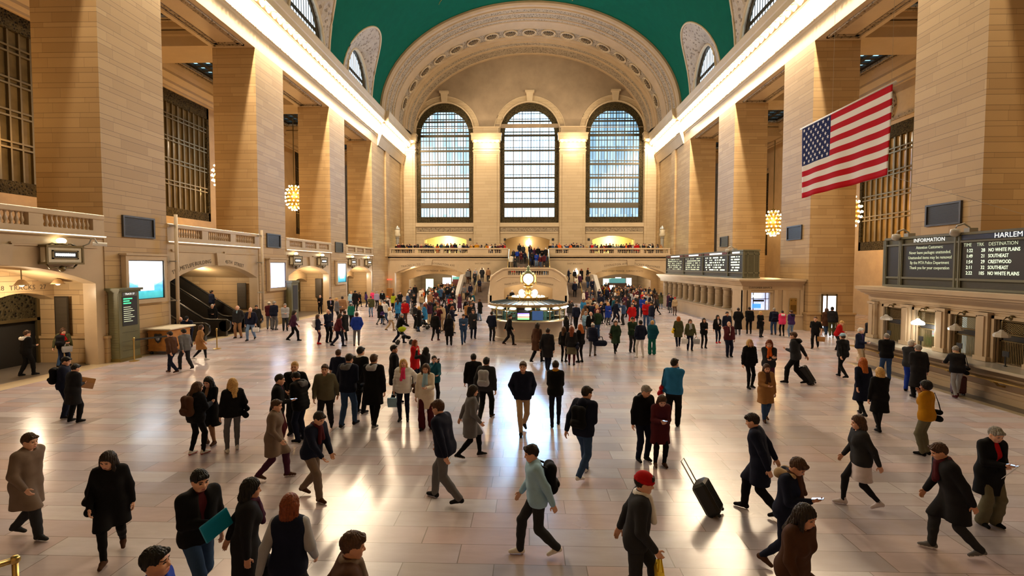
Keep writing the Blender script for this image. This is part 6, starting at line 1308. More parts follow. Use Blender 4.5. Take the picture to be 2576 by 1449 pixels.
PS = [
(-7.72, 7.46, 1.66, 90, 'swf', 'swb', 'walk', 6, 0, 5, 'coat:taupe', 'trousers:charcoal', 'charcoal', 'short:brown', 0, '', 'person in a taupe coat striding right at the bottom left corner'),
(-5.98, 7.0, 1.61, 150, 'swf', 'down', 'walk', 8, 20, 15, 'coat:black', 'slim:black', 'brown', 'long:dark', 0, 'F', 'person in a black coat striding with a dark satchel, lower left', 'bag:R:black:dark satchel swinging beside the striding person in the lower left'),
(-4.05, 5.99, 1.76, 120, 'hold', 'down', 'walk', 5, 0, 10, 'jacket:black', 'jeans:denim', 'dark', 'short:black', 0, 'inner=maroon', 'person in a black jacket and jeans carrying a cyan folder, lower left', 'folder:R:cyan folder under the arm of the person in the lower left'),
(-3.41, 5.9, 1.66, 60, 'down', 'swb', 'walk2', 6, 0, 5, 'coat:dark', 'slim:black', 'dark', 'bob:black', 1, 'F scarf=plum', 'person in a dark coat and plum scarf beside the cyan folder carrier'),
(-2.67, 5.47, 1.66, 0, 'swf', 'swb', 'walk', 6, 0, 0, 'vest:navy', 'trousers:dark', 'dark', 'bob:auburn', 0, 'F inner=lightgrey', 'person in a navy vest with pale grey sleeves at the bottom edge'),
(-1.73, 4.55, 1.76, 70, 'swf', 'swb', 'walk2', 8, 0, 5, 'coat:brown', 'trousers:black', 'black', 'short:brown', 1, 'scarf=taupe', 'person in a brown coat and taupe scarf cut off by the bottom edge'),
(-3.22, 4.2, 1.76, 70, 'down', 'down', 'contra', 0, 12, 0, 'sweater:royal', 'trousers:dark', 'black', 'short:black', 1, '', 'man with short black hair and a royal blue top at the bottom edge'),
(-0.13, 12.71, 1.84, 172, 'pocket', 'pocket', 'walk', 2, 12, 0, 'jacket:navy', 'slim:beige', 'black', 'short:brown', 0, '', 'man in a navy jacket and beige trousers walking towards the camera in the middle'),
(0.72, 13.26, 1.72, 4, 'hold', 'hold', 'step', 3, 0, 12, 'jacket:black', 'slim:navy', 'black', 'short:dark', 0, 'scarf=mustard H=1.72 F', 'person in a black jacket and mustard scarf seen from behind in the middle'),
(1.1, 10.03, 1.84, 35, 'hold', 'swb', 'walk2', 8, 20, 10, 'jacket:navy', 'jeans:denim', 'white', 'short:dark', 0, 'hood=navy H=1.84', 'person in a navy hooded jacket, jeans and white trainers, walking right of the middle', 'backpack:black:black bag hanging behind the person in the navy hooded jacket'),
(0.14, 7.25, 1.66, -100, 'swf', 'swb', 'walk', 6, 0, 8, 'jacket:ice', 'trousers:charcoal', 'white', 'short:dark', 0, '', 'person in a pale blue jacket and white plimsolls walking in the lower middle', 'backpack:black:black backpack on the person with white plimsolls'),
(1.31, 6.08, 1.76, 100, 'swf', 'swb', 'walk2', 6, 0, 8, 'jacket:charcoal', 'trousers:charcoal', 'dark', 'short:dark', 0, 'hat=beanie:red scarf=white', 'person in a red knitted hat and white scarf at the lower right of the middle', 'tote:R:yellow:yellow shopping bag carried by the person in the red knitted hat'),
(2.48, 10.96, 1.66, 160, 'down', 'phone', 'stand', 4, -30, 22, 'jacket:black', 'jeans:navy', 'black', 'short:grey', 0, 'hood=black', 'grey-haired man in a black hooded jacket bending over a phone'),
(2.78, 10.66, 1.54, 178, 'phone', 'hold', 'stand', 5, 0, 28, 'coat:maroon', 'slim:black', 'brown', 'bob:brown', 0, 'F', 'woman in a maroon coat looking down at a phone beside a grey-haired man', 'phone:R:glowing phone in the hand of the woman in the maroon coat'),
(3.81, 13.3, 1.8, 22, 'face', 'down', 'contra', 0, 25, 5, 'shirt:blue', 'trousers:black', 'black', 'short:dark', 0, 'H=1.8 b=1.12', 'man in a bright blue shirt with a hand at his face', 'bag:L:red:red and black bag on the left shoulder of the man in the blue shirt'),
(3.95, 8.63, 1.74, -60, 'pull', 'swb', 'walk', 10, 0, 10, 'coat:navy', 'trousers:black', 'dark', 'short:dark', 0, 'H=1.74', 'person in a long navy coat dragging a tilted black case, lower right', 'case:3.22:8.55:black:.6:black rolling case tilted behind the person in the navy coat'),
(3.55, 6.96, 1.68, 140, 'phone', 'pocket', 'walk2', 6, 0, 30, 'jacket:navy', 'slim:navy', 'brown', 'short:brown', 1, 'F H=1.68 hood=beige scarf=brown', 'person with curly brown hair and a fur hood looking down at a phone', 'phone:R:small white phone held by the person with the fur hood'),
(2.94, 5.62, 1.66, 150, 'swf', 'swb', 'walk', 10, 0, 10, 'jacket:brown', 'jeans:denim', 'dark', 'long:dark', 1, 'F', 'person in a brown jacket striding at the lower right, below the fur hood'),
(5.81, 8.93, 1.64, -80, 'swf', 'swb', 'walk', 5, 0, 5, 'jacket:charcoal', 'skirt:pale+dark', 'pale', 'bob:brown', 0, 'F H=1.64', 'person in a grey jacket, pale skirt and pale trainers striding left'),
(6.25, 7.5, 1.68, -75, 'swf', 'swb', 'walk', 18, 0, 8, 'coat:dark', 'jeans:charcoal', 'grey+white', 'short:brown', 1, 'H=1.68 scarf=maroon', 'person in a dark coat and maroon scarf leaning into a stride, lower right'),
(7.5, 8.38, 1.64, 178, 'phone', 'hold', 'stand', 3, 0, 22, 'coat:black', 'wide:camo', 'black', 'short:grey', 0, 'F inner=red H=1.64', 'grey-haired woman in a black coat and red scarf reading a phone, right edge', 'phone:R:dark phone held by the grey-haired woman at the right edge', 'paper:L:white paper sheet held by the grey-haired woman at the right edge'),
(8.87, 11.49, 1.66, -30, 'neck', 'cross', 'stand', 2, -20, 5, 'sweater:mustard', 'trousers:camo', 'black', 'curly:black', 2, 'F H=1.66', 'woman in a mustard sweater with her hand at her chin', 'bag:R:black:black shoulder bag on the woman in the mustard sweater'),
(9.42, 14.5, 1.66, 5, 'down', 'swb', 'walk', 3, 0, 5, 'dress:navy', 'tights:black', 'dark', 'long:ginger', 0, 'F H=1.66', 'woman with long ginger hair in a navy dress, seen from behind'),
(8.99, 13.17, 1.62, 8, 'hold', 'down', 'step', 3, 0, 10, 'jacket:black', 'skirt:black+dark', 'black', 'bob:blonde', 0, 'F scarf=charcoal H=1.62', 'woman with a blonde bob and grey snood in a black jacket and skirt'),
(14.35, 16.69, 1.66, 20, 'lean', 'lean', 'step', 14, 0, 15, 'jacket:dark', 'slim:lightgrey', 'maroon', 'short:grey', 0, 'F scarf=beige H=1.66', 'woman in pale trousers leaning on the ticket counter', 'case:14.18:17.09:maroon:.62:dark red suitcase standing at the ticket counter', 'bag:R:black:black messenger bag of the woman leaning on the ticket counter'),
(12.84, 17.42, 1.74, 60, 'face', 'face', 'stand', 3, 0, 0, 'jacket:charcoal', 'trousers:royal', 'black', 'short:white', 0, 'H=1.74', 'white-haired person in a dark jacket and royal blue trousers at the lit ticket window'),
(12.53, 16.63, 1.7, 10, 'down', 'hold', 'stand', 3, 0, 8, 'long:dark', 'trousers:black', 'black', 'short:grey', 0, 'H=1.7', 'person in a long dark coat beside the royal blue trousers at the lit window'),
(14.3, 21.52, 1.66, 150, 'hold', 'down', 'contra', 0, -20, 8, 'jacket:navy', 'trousers:beige', 'brown', 'short:white', 0, 'inner=purple', 'white-haired man in a purple shirt and beige trousers holding a cup', 'cup:R:paper cup held by the man in the purple shirt'),
(13.23, 19.11, 1.74, 20, 'phone', 'hold', 'stand', 4, 0, 5, 'jacket:black', 'jeans:denim', 'black', 'crop:grey', 0, '', 'man in a black jacket and blue jeans at the ticket counter'),
(16.43, 24.98, 1.74, 80, 'hold', 'hold', 'stand', 6, 0, 12, 'jacket:black', 'trousers:dark', 'black', 'short:dark', 1, 'H=1.74', 'dark-haired man in a black jacket at the far end of the ticket counter'),
(11.91, 19.53, 1.7, -10, 'swf', 'swb', 'walk', 4, 0, 0, 'jacket:dark', 'slim:black', 'black', 'short:brown', 0, 'hat=cap:ice H=1.7', 'person in a pale blue cap and dark jacket walking away at the right'),
(15.45, 25.87, 1.54, 130, 'hold', 'hold', 'contra', 16, 10, 10, 'jacket:red', 'trousers:dark', 'dark', 'short:blonde', 0, 'F', 'blonde woman in a red jacket bending forward at the right', 'tote:R:white:white plastic bag held by the woman in the red jacket'),
(14.79, 26.59, 1.66, -140, 'swb', 'carry', 'walk', 3, 0, 0, 'tee:black', 'trousers:black', 'black', 'crop:brown', 0, '', 'man in a short black polo shirt walking with a brown bag', 'tote:L:camel:brown bag carried by the man in the black polo shirt'),
(18.33, 31.22, 1.81, 30, 'down', 'hold', 'walk', 3, 0, 0, 'jacket:dark', 'trousers:olive', 'dark', 'short:black', 1, '', 'man in a dark jacket and olive trousers by the lit doorway'),
(18.42, 31.94, 1.64, 10, 'down', 'down', 'step', 2, 0, 0, 'coat:brown', 'jeans:denim', 'dark', 'bob:brown', 0, 'F', 'woman in a brown coat and jeans by the lit doorway'),
(9.57, 18.4, 1.9, -50, 'pull', 'hold', 'walk2', 6, 0, 5, 'jacket:charcoal', 'trousers:black', 'black', 'short:brown', 0, 'hood=black', 'man in a charcoal jacket pulling a large black case', 'case:10.15:18.30:black:.72:large black rolling case behind the man in the charcoal jacket'),
(7.65, 17.73, 1.68, 170, 'down', 'pocket', 'contra', 0, 0, 0, 'puffer:black', 'slim:black', 'black', 'long:blonde', 0, 'F H=1.68', 'blonde woman in a black puffer jacket facing the camera at the right'),
(8.05, 17.18, 1.76, -160, 'cross', 'hold', 'stand', 3, 10, 10, 'jacket:charcoal', 'trousers:plum', 'dark', 'bob:auburn', 0, 'F scarf=orange', 'woman in a charcoal jacket and orange scarf at the right'),
(6.47, 13.95, 1.56, 185, 'hold', 'down', 'step', 2, 0, 8, 'coat:camel', 'jeans:denim', 'brown', 'bob:brown', 0, 'F scarf=brown', 'woman in a camel coat and brown scarf in front of the orange scarf'),
(9.31, 23.84, 1.66, 178, 'face', 'down', 'contra', 0, 0, 0, 'jacket:maroon', 'trousers:navy', 'black', 'fringe:brown', 0, 'inner=white b=1.12', 'man in an open maroon jacket over a white shirt, hand at his face'),
(9.03, 26.36, 1.55, 176, 'hold', 'hold', 'stand', 0, 0, 0, 'sweater:black', 'slim:black', 'black', 'long:dark', 0, 'F', 'woman all in black with folded hands, facing the camera'),
(10.39, 28.18, 1.54, 175, 'down', 'hold', 'contra', 0, 0, 5, 'jacket:black', 'slim:navy', 'red', 'long:black', 1, 'F inner=pale', 'woman with long black hair and red shoes facing the camera'),
(11.2, 28.96, 1.66, 170, 'down', 'down', 'stand', 0, 10, 0, 'jacket:navy', 'trousers:dark', 'black', 'short:black', 1, '', 'dark-haired man in a navy jacket behind the maroon jacket'),
(12.94, 31.71, 1.66, 10, 'pocket', 'pocket', 'stand', 0, 0, 0, 'long:black', 'trousers:grey', 'dark', 'short:dark', 0, '', 'man in a long black coat seen from behind at the right'),
(13.79, 32.12, 1.68, 15, 'down', 'hold', 'stand', 0, 0, 5, 'blazer:black', 'slim:black', 'black', 'short:dark', 0, '', 'slim person in a black suit standing before the service window'),
(13.83, 30.69, 1.54, 165, 'hold', 'down', 'contra', 0, 0, 10, 'coat:black', 'slim:dark', 'black', 'long:blonde', 0, 'F', 'blonde woman in a black coat before the service window'),
(15.16, 31.8, 1.66, 10, 'down', 'down', 'stand', 0, 0, 0, 'jacket:navy', 'jeans:denim', 'brown', 'short:grey', 0, '', 'grey-haired person in a navy jacket and jeans by the brass plaque', 'backpack:navy:navy backpack on the grey-haired person by the brass plaque'),
(15.41, 31.27, 1.54, 5, 'hold', 'hold', 'stand', 2, 0, 10, 'puffer:pink', 'leggings:black', 'black', 'short:dark', 0, 'F hood=white', 'person in a bright pink jacket by the brass plaque'),
(15.52, 30.42, 1.63, -10, 'hold', 'hold', 'stand', 2, 0, 8, 'jacket:purple', 'jeans:lightdenim', 'white', 'short:brown', 0, 'F hood=navy', 'person in a dark violet jacket and pale jeans right of the pink jacket'),
(8.08, 25.58, 1.57, 185, 'carry', 'carry', 'stand', 0, 0, 5, 'jacket:olive', 'jeans:navy', 'dark', 'bob:brown', 0, 'F scarf=lightgrey', 'woman in an olive jacket carrying white bags', 'tote:R:white:white cloth bag carried by the woman in the olive jacket', 'tote:L:lightgrey:grey shopping bag carried by the woman in the olive jacket'),
(7.87, 26.83, 1.58, 10, 'down', 'down', 'step', 0, 0, 0, 'coat:olive', 'jeans:navy', 'dark', 'bob:ginger', 0, 'F scarf=red', 'ginger-haired person in an olive coat and red scarf', 'bag:L:yellow:small yellow bag of the person in the olive coat'),
(5.91, 24.34, 1.63, 8, 'pocket', 'hold', 'stand', 0, 0, 5, 'puffer:teal', 'wide:green', 'brown', 'short:blonde', 0, 'F', 'blonde person in a teal puffer jacket and green trousers, seen from behind'),
(5.18, 23.57, 1.72, -15, 'pocket', 'pocket', 'wide', 0, 0, 0, 'jacket:navy', 'slim:white', 'white', 'short:black', 0, '', 'person in a navy jacket, white trousers and white trainers'),
(5.1, 24.98, 1.73, 165, 'hold', 'down', 'stand', 0, 10, 8, 'jacket:forest', 'trousers:charcoal', 'dark', 'short:black', 1, '', 'man in a dark green jacket facing the white trousers'),
(4.24, 24.72, 1.6, 178, 'down', 'pocket', 'walk', 0, 0, 0, 'coat:forest', 'slim:black', 'dark', 'bob:brown', 0, 'F', 'woman in a dark green coat walking towards the camera', 'bag:R:brown:brown bag of the woman in the dark green coat'),
(3.01, 23.79, 1.54, 25, 'down', 'hold', 'step', 2, 0, 5, 'puffer:navy', 'slim:grey', 'brown', 'short:grey', 0, 'F hat=cap:white', 'person in a white cap and navy puffer jacket', 'duffel:3.74:26.66:navy:navy duffel bag at the side of the white cap'),
(1.57, 22.34, 1.54, 30, 'down', 'down', 'stand', 0, 0, 0, 'jacket:black', 'tights:black', 'black', 'long:brown', 0, 'F', 'girl with long brown hair in a black jacket, left of the trio near the booth'),
(1.84, 21.46, 1.65, 10, 'hold', 'down', 'stand', 0, 0, 5, 'jacket:dark', 'skirt:camo+maroon', 'dark+white', 'long:auburn', 0, 'F', 'girl in a checked skirt and plum tights in the trio near the booth', 'bag:R:navy:dark bag of the girl in the checked skirt'),
(2.29, 22.19, 1.67, -35, 'phone', 'hold', 'stand', 0, 0, 15, 'sweater:black', 'tights:dark', 'black', 'long:ginger', 0, 'F', 'girl holding a white leaflet, right of the trio near the booth', 'paper:R:white leaflet held by the girl near the booth'),
(2.05, 27.41, 1.54, 60, 'down', 'hold', 'stand', 0, 0, 0, 'coat:black', 'trousers:black', 'black', 'long:black', 1, 'F', 'person with long black hair at the right edge of the booth'),
(4.03, 29.61, 1.71, -20, 'pocket', 'pocket', 'stand', 0, 0, 0, 'jacket:forest', 'jeans:denim', 'brown', 'bald:grey', 0, '', 'bald man in a dark green jacket and jeans right of the booth'),
(3.52, 28.64, 1.66, 170, 'down', 'hold', 'contra', 0, -30, 0, 'blazer:black', 'trousers:grey', 'black', 'fringe:grey', 0, 'inner=white', 'balding man in a black suit and white shirt right of the booth'),
(3.34, 29.58, 1.59, 175, 'hold', 'hold', 'stand', 0, 0, 5, 'sweater:ice', 'trousers:grey', 'brown', 'bob:grey', 0, 'F', 'grey-haired woman in a pale blue sweater right of the booth'),
(0.38, 22.11, 1.76, 40, 'hold', 'down', 'walk', 4, 0, 5, 'coat:brown', 'trousers:dark', 'dark', 'bob:dark', 0, 'F hood=brown', 'person in a brown hooded coat in front of the booth', 'bag:R:brown:brown handbag of the person in front of the booth'),
(0.78, 20.43, 1.7, 20, 'down', 'swb', 'step2', 4, 0, 5, 'coat:dark', 'trousers:navy', 'dark', 'short:dark', 1, '', 'person in a dark coat just right of the brown hooded coat'),
(-1.03, 27.0, 1.66, 80, 'swf', 'swb', 'walk', 5, 0, 5, 'jacket:black', 'trousers:dark', 'brown', 'short:dark', 0, '', 'person in a black jacket striding right, left of the booth base'),
(-2.04, 28.41, 1.66, 20, 'down', 'pocket', 'stand', 0, 0, 0, 'jacket:navy', 'trousers:charcoal', 'dark', 'short:dark', 0, '', 'man in a navy jacket seen from behind at the left edge of the booth'),
(-4.12, 15.43, 1.77, 70, 'down', 'down', 'contra', 0, 20, 0, 'coat:black', 'trousers:black', 'dark', 'short:black', 1, '', 'man in a long black coat facing the woman in red'),
(-4.08, 18.13, 1.54, 110, 'hold', 'hold', 'stand', 0, -10, 5, 'coat:red', 'slim:navy', 'black', 'long:auburn', 1, 'F', 'woman in a bright red coat with long auburn hair'),
(-3.38, 16.54, 1.54, -60, 'face', 'photo', 'stand', 0, 0, -10, 'coat:dark', 'jeans:navy', 'dark', 'long:black', 1, 'F', 'woman with long black hair behind the white puffer jacket'),
(-2.8, 14.95, 1.54, 150, 'photo', 'hold', 'stand', 4, 10, -10, 'jacket:teal', 'slim:dark', 'dark', 'bun:black', 0, 'F', 'woman in a teal jacket raising a phone behind the cream coat', 'phone:R:phone raised by the woman in the teal jacket'),
(-3.37, 13.59, 1.68, 176, 'down', 'akimbo', 'stand', 0, -15, -14, 'puffer:white', 'slim:navy', 'black', 'long:blonde', 0, 'F scarf=pink H=1.68', 'blonde woman in a white puffer jacket and pink scarf looking up', 'bag:L:brown:brown handbag across the white puffer jacket', 'tote:R:ice:pale blue shopping bag held by the blonde woman'),
(-2.63, 12.94, 1.68, 180, 'down', 'phone', 'contra', 0, 0, 5, 'coat:cream', 'wide:maroon', 'dark', 'long:brown', 0, 'F scarf=ice H=1.68', 'woman in a cream coat and maroon flared trousers'),
(-1.15, 13.75, 1.74, 15, 'down', 'swb', 'walk', 4, 0, 0, 'jacket:charcoal', 'trousers:black', 'brown', 'short:black', 0, '', 'person in a charcoal jacket with a pale grey backpack', 'backpack:lightgrey:pale grey backpack on the person in the charcoal jacket'),
(-1.59, 14.74, 1.66, -10, 'swf', 'down', 'walk2', 5, 0, 5, 'jacket:black', 'trousers:charcoal', 'dark', 'short:black', 1, '', 'person in a black jacket just left of the pale grey backpack'),
(-1.46, 8.88, 1.86, -70, 'swf', 'swb', 'walk', 10, 0, 8, 'jacket:navy', 'trousers:grey', 'dark', 'short:brown', 0, '', 'person in a navy jacket and grey trousers striding left of the bright floor'),
(-1.27, 10.96, 1.63, 75, 'swf', 'swb', 'walk2', 6, 0, 5, 'coat:grey', 'slim:black', 'dark+white', 'bob:dark', 0, 'F', 'person in a grey coat and black trainers striding beside the bright floor'),
(-4.72, 13.06, 1.9, 10, 'hold', 'down', 'step', 5, 0, 15, 'jacket:navy', 'jeans:denim', 'dark', 'short:dark', 0, 'hood=grey', 'person in a navy jacket and jeans seen from behind, left group'),
(-4.03, 13.02, 1.9, 5, 'down', 'hold', 'step2', 3, 0, 8, 'coat:black', 'slim:black', 'grey+white', 'short:brown', 0, 'hood=lightgrey', 'person in a black coat and pale hood seen from behind', 'bag:L:black:big black bag of the person in the pale hood'),
(-4.79, 14.22, 1.9, 20, 'hold', 'down', 'stand', 3, 0, 8, 'jacket:black', 'trousers:black', 'dark', 'short:black', 0, 'scarf=white', 'person in a black jacket and white scarf in the left group'),
(-5.84, 15.37, 1.66, 0, 'down', 'down', 'walk', 3, 0, 0, 'tee:navy', 'trousers:dark', 'dark', 'short:brown', 0, '', 'person in a short navy top at the left of the dark group'),
(-5.7, 11.29, 1.74, 70, 'hold', 'down', 'stand', 3, 0, 10, 'jacket:black', 'trousers:maroon', 'royal', 'crop:dark', 0, 'inner=magenta H=1.74', 'man in a black jacket over a magenta shirt', 'phone:R:phone between the magenta shirt and the black puffer jacket'),
(-5.8, 12.39, 1.82, 172, 'down', 'pocket', 'stand', 0, 0, 0, 'blazer:black', 'trousers:dark', 'dark', 'crop:blonde', 0, 'inner=white H=1.82', 'blond man in a black suit standing behind a phone user'),
(-5.43, 11.88, 1.68, -75, 'phone', 'hold', 'stand', 6, 0, 28, 'puffer:black', 'jeans:navy', 'black', 'short:black', 1, 'hood=grey H=1.68', 'dark-haired person in a black puffer jacket looking at a phone'),
(-5.13, 12.63, 1.75, 170, 'swf', 'swb', 'walk', 3, 0, 0, 'jacket:camo', 'trousers:dark', 'dark', 'short:brown', 0, '', 'person in a mottled grey jacket right of the phone users'),
(-3.9, 8.92, 1.66, 110, 'low', 'low', 'walk', 14, 0, 15, 'jacket:navy', 'trousers:taupe', 'brown', 'short:dark', 0, 'scarf=maroon H=1.66', 'person in a navy jacket and brown boots stooping in front of the phone users'),
(-5.01, 9.74, 1.6, 80, 'swf', 'swb', 'walk2', 5, 0, 5, 'coat:taupe', 'trousers:plum', 'brown+white', 'short:brown', 0, 'F H=1.6', 'person in a taupe coat and tan shoes striding right, left of the stooping person'),
(-7.36, 10.93, 1.62, 20, 'phone', 'down', 'contra', 2, 20, 15, 'puffer:black', 'slim:black', 'white+red', 'long:brown', 0, 'F H=1.62', 'girl with long brown hair in a black puffer jacket', 'backpack:brown:brown backpack on the girl in the black puffer jacket'),
(-7.46, 11.59, 1.61, 185, 'phone', 'hold', 'stand', 0, 0, 20, 'dress:black', 'tights:tan', 'brown', 'long:black', 0, 'F inner=tan', 'girl in a black dress looking at a glowing phone', 'phone:R:glowing blue phone of the girl in the black dress'),
(-6.67, 11.18, 1.66, -40, 'pocket', 'down', 'contra', 0, -20, 0, 'jacket:black', 'slim:grey', 'white', 'long:blonde', 0, 'F H=1.66', 'blonde girl in a black jacket and grey jeans', 'bag:R:black:black bag on the shoulder of the blonde girl in grey jeans'),
(-12.77, 13.47, 1.7, 60, 'hold', 'down', 'stand', 4, 10, 15, 'jacket:navy', 'trousers:navy', 'dark+white', 'short:black', 0, 'H=1.7', 'person in glasses and a navy jacket at the left', 'backpack:black:black backpack on the person in the navy jacket at the left'),
(-12.19, 13.13, 1.56, 15, 'hold', 'down', 'wide', 5, 0, 15, 'coat:dark', 'trousers:black', 'black', 'short:black', 0, 'F H=1.56 b=1.08', 'person in a dark quilted coat seen from behind at the left', 'clutch:R:tan:flat tan leather bag under the arm of the person in the dark quilted coat'),
(-19.13, 18.69, 1.73, 20, 'hold', 'down', 'step', 3, 0, 5, 'jacket:black', 'trousers:black', 'dark', 'short:brown', 0, 'hood=white', 'person in a black jacket with a white hood at the left gate'),
(-20.21, 19.16, 1.6, 110, 'hold', 'hold', 'stand', 2, 0, 15, 'jacket:black', 'trousers:navy', 'dark', 'bob:brown', 0, 'F scarf=red', 'person in a red scarf at the left gate', 'tote:L:lightgrey:pale paper bag at the left gate'),
(-20.32, 21.3, 1.66, -20, 'swf', 'swb', 'walk', 4, 0, 0, 'jacket:olive', 'jeans:denim', 'dark', 'short:brown', 0, '', 'person in an olive jacket walking by the dark panel', 'backpack:dark:dark backpack on the person by the dark panel'),
(-13.95, 19.4, 1.66, -80, 'swf', 'swb', 'walk', 6, 0, 5, 'jacket:brown', 'jeans:navy', 'brown', 'short:dark', 0, '', 'person in a brown jacket striding in front of the orange desk'),
(-13.84, 20.02, 1.68, -70, 'swf', 'swb', 'walk2', 6, 0, 5, 'jacket:grey', 'trousers:charcoal', 'dark', 'short:dark', 0, '', 'person in a grey jacket striding in front of the orange desk'),
(-14.62, 22.09, 1.6, 60, 'swf', 'swb', 'walk', 6, 0, 5, 'coat:camel', 'tights:dark', 'white', 'bob:brown', 0, 'F', 'person in a camel coat striding right past the orange desk'),
(-18.73, 26.28, 1.66, 165, 'lean', 'lean', 'stand', 24, 0, 10, 'uniform:navy', 'trousers:navy', 'black', 'short:black', 0, 'hat=cap:dark xy=-17.45:25.55', 'police officer in a peaked cap leaning behind the orange desk'),
(-18.69, 25.74, 1.66, 150, 'lean', 'lean', 'stand', 30, 0, 20, 'uniform:navy', 'trousers:navy', 'black', 'fringe:dark', 0, 'xy=-17.98:25.75', 'balding police officer bent over the orange desk'),
(-16.91, 29.06, 1.9, 178, 'down', 'pocket', 'contra', 2, 10, 5, 'blazer:charcoal', 'trousers:tan', 'dark', 'fringe:white', 0, 'inner=ice', 'white-haired man in a grey blazer and tan trousers by the escalator'),
(-15.65, 28.15, 1.9, 175, 'down', 'carry', 'walk', 0, 0, 8, 'jacket:navy', 'jeans:lightdenim', 'dark', 'bald:grey', 0, 'inner=brown scarf=tan', 'bald man in a navy jacket and pale jeans by the escalator', 'tote:L:white:white plastic bag carried by the bald man by the escalator'),
(-16.67, 32.79, 1.89, 10, 'hold', 'down', 'stand', 2, 0, 5, 'jacket:navy', 'trousers:grey', 'dark', 'short:grey', 0, '', 'grey-haired person in a navy jacket below the second screen'),
(-17.2, 33.19, 1.81, -20, 'down', 'hold', 'stand', 2, 0, 5, 'jacket:maroon', 'trousers:grey', 'dark', 'short:grey', 0, 'hat=cap:cream', 'person in a cream cap and maroon jacket below the second screen'),
(-15.75, 32.42, 1.76, 150, 'hold', 'hold', 'stand', 2, 0, 5, 'jacket:lightgrey', 'trousers:charcoal', 'dark', 'short:grey', 0, '', 'person in a pale grey jacket right of the cream cap'),
(-13.14, 27.95, 1.76, 60, 'swf', 'swb', 'walk', 6, 0, 5, 'jacket:plum', 'trousers:black', 'black', 'bob:dark', 0, 'F', 'person in a plum jacket striding right of the pale grey jacket'),
(-18.18, 43.89, 1.66, 175, 'hold', 'hold', 'stand', 0, 0, 10, 'uniform:black', 'trousers:black', 'black', 'bald:grey', 0, '', 'officer in a black uniform standing at the alcove beyond the escalator'),
(-11.28, 26.86, 1.6, 60, 'down', 'hold', 'stand', 0, 0, 5, 'jacket:navy', 'leggings:plum', 'red', 'bob:brown', 0, 'F H=1.6', 'girl in patterned plum leggings on the left of the floor', 'backpack:white:white backpack on the girl in plum leggings'),
(-10.95, 27.45, 1.84, 120, 'hold', 'down', 'stand', 0, 0, 0, 'jacket:navy', 'trousers:black', 'dark', 'bald:grey', 0, '', 'balding man in a navy jacket right of the plum leggings'),
(-9.92, 26.1, 1.76, 60, 'swf', 'swb', 'walk', 10, 0, 5, 'jacket:maroon', 'jeans:navy', 'dark', 'bob:dark', 0, 'F', 'person in a maroon jacket stepping right on the left of the floor'),
(-10.25, 28.07, 1.7, -60, 'hold', 'hold', 'stand', 0, 0, 8, 'coat:dark', 'trousers:dark', 'brown', 'short:dark', 0, '', 'person in a dark coat facing left in the left group'),
(-9.01, 26.41, 1.76, -20, 'pocket', 'pocket', 'contra', 0, 0, 0, 'jacket:royal', 'slim:grey', 'brown', 'short:brown', 0, '', 'man in a blue jacket and pale grey trousers seen from behind'),
(-12.24, 34.75, 1.66, 15, 'hold', 'down', 'stand', 0, 0, 0, 'jacket:green', 'trousers:dark', 'dark', 'short:dark', 0, 'hat=beanie:lightgrey', 'person in a bright green jacket and pale hat'),
(-13.86, 36.38, 1.9, 60, 'hold', 'down', 'stand', 0, 0, 0, 'jacket:grey', 'trousers:dark', 'dark', 'short:blonde', 0, '', 'fair-haired person in a grey jacket by the alcove arch'),
(-15.26, 38.77, 1.79, 150, 'hold', 'hold', 'stand', 0, 0, 5, 'jacket:black', 'trousers:navy', 'dark', 'short:dark', 0, 'inner=lilac', 'person in a black jacket over a lilac shirt by the alcove arch'),
(-14.14, 38.25, 1.89, -30, 'down', 'down', 'stand', 0, 0, 5, 'jacket:tan', 'trousers:brown', 'dark', 'short:dark', 0, '', 'person in a tan jacket by the alcove arch'),
(-16.88, 48.01, 1.79, 160, 'down', 'hold', 'stand', 0, 0, 0, 'sweater:ice', 'jeans:denim', 'white', 'short:blonde', 0, '', 'fair-haired person in a pale blue sweater near the farthest screen'),
(-16.21, 47.17, 1.9, 10, 'down', 'down', 'stand', 0, 0, 0, 'coat:black', 'trousers:black', 'black', 'short:black', 0, '', 'person in a tall black coat near the farthest screen'),
(-17.35, 51.8, 1.54, 100, 'carry', 'down', 'walk', 0, 0, 0, 'coat:black', 'tights:black', 'black', 'long:brown', 0, 'F', 'woman in a black coat with an orange bag', 'bag:R:orange:orange bag carried on the left of the floor'),
(-16.7, 51.83, 1.54, 60, 'hold', 'hold', 'stand', 0, 0, 0, 'jacket:purple', 'jeans:navy', 'dark', 'long:black', 1, 'F', 'woman in a violet jacket and dark jeans beyond the left group'),
(-16.04, 51.87, 1.69, 120, 'down', 'hold', 'stand', 0, 0, 0, 'coat:pink', 'trousers:dark', 'dark', 'short:grey', 0, 'F', 'person in a bright pink coat on the left'),
(-15.01, 49.93, 1.7, 10, 'down', 'down', 'stand', 0, 0, 0, 'jacket:lilac', 'trousers:dark', 'dark', 'short:grey', 0, '', 'person in a lilac jacket beside the pink coat'),
(-15.02, 51.92, 1.69, 175, 'down', 'down', 'walk', 0, 0, 0, 'blazer:black', 'trousers:grey', 'black', 'short:dark', 0, 'inner=ice', 'man in a black jacket over a blue shirt walking towards the camera on the left'),
(-12.21, 45.71, 1.76, 20, 'hold', 'down', 'stand', 0, 0, 0, 'jacket:lime', 'skirt:black+black', 'black', 'bob:brown', 0, 'F', 'woman in a lime green jacket and black skirt'),
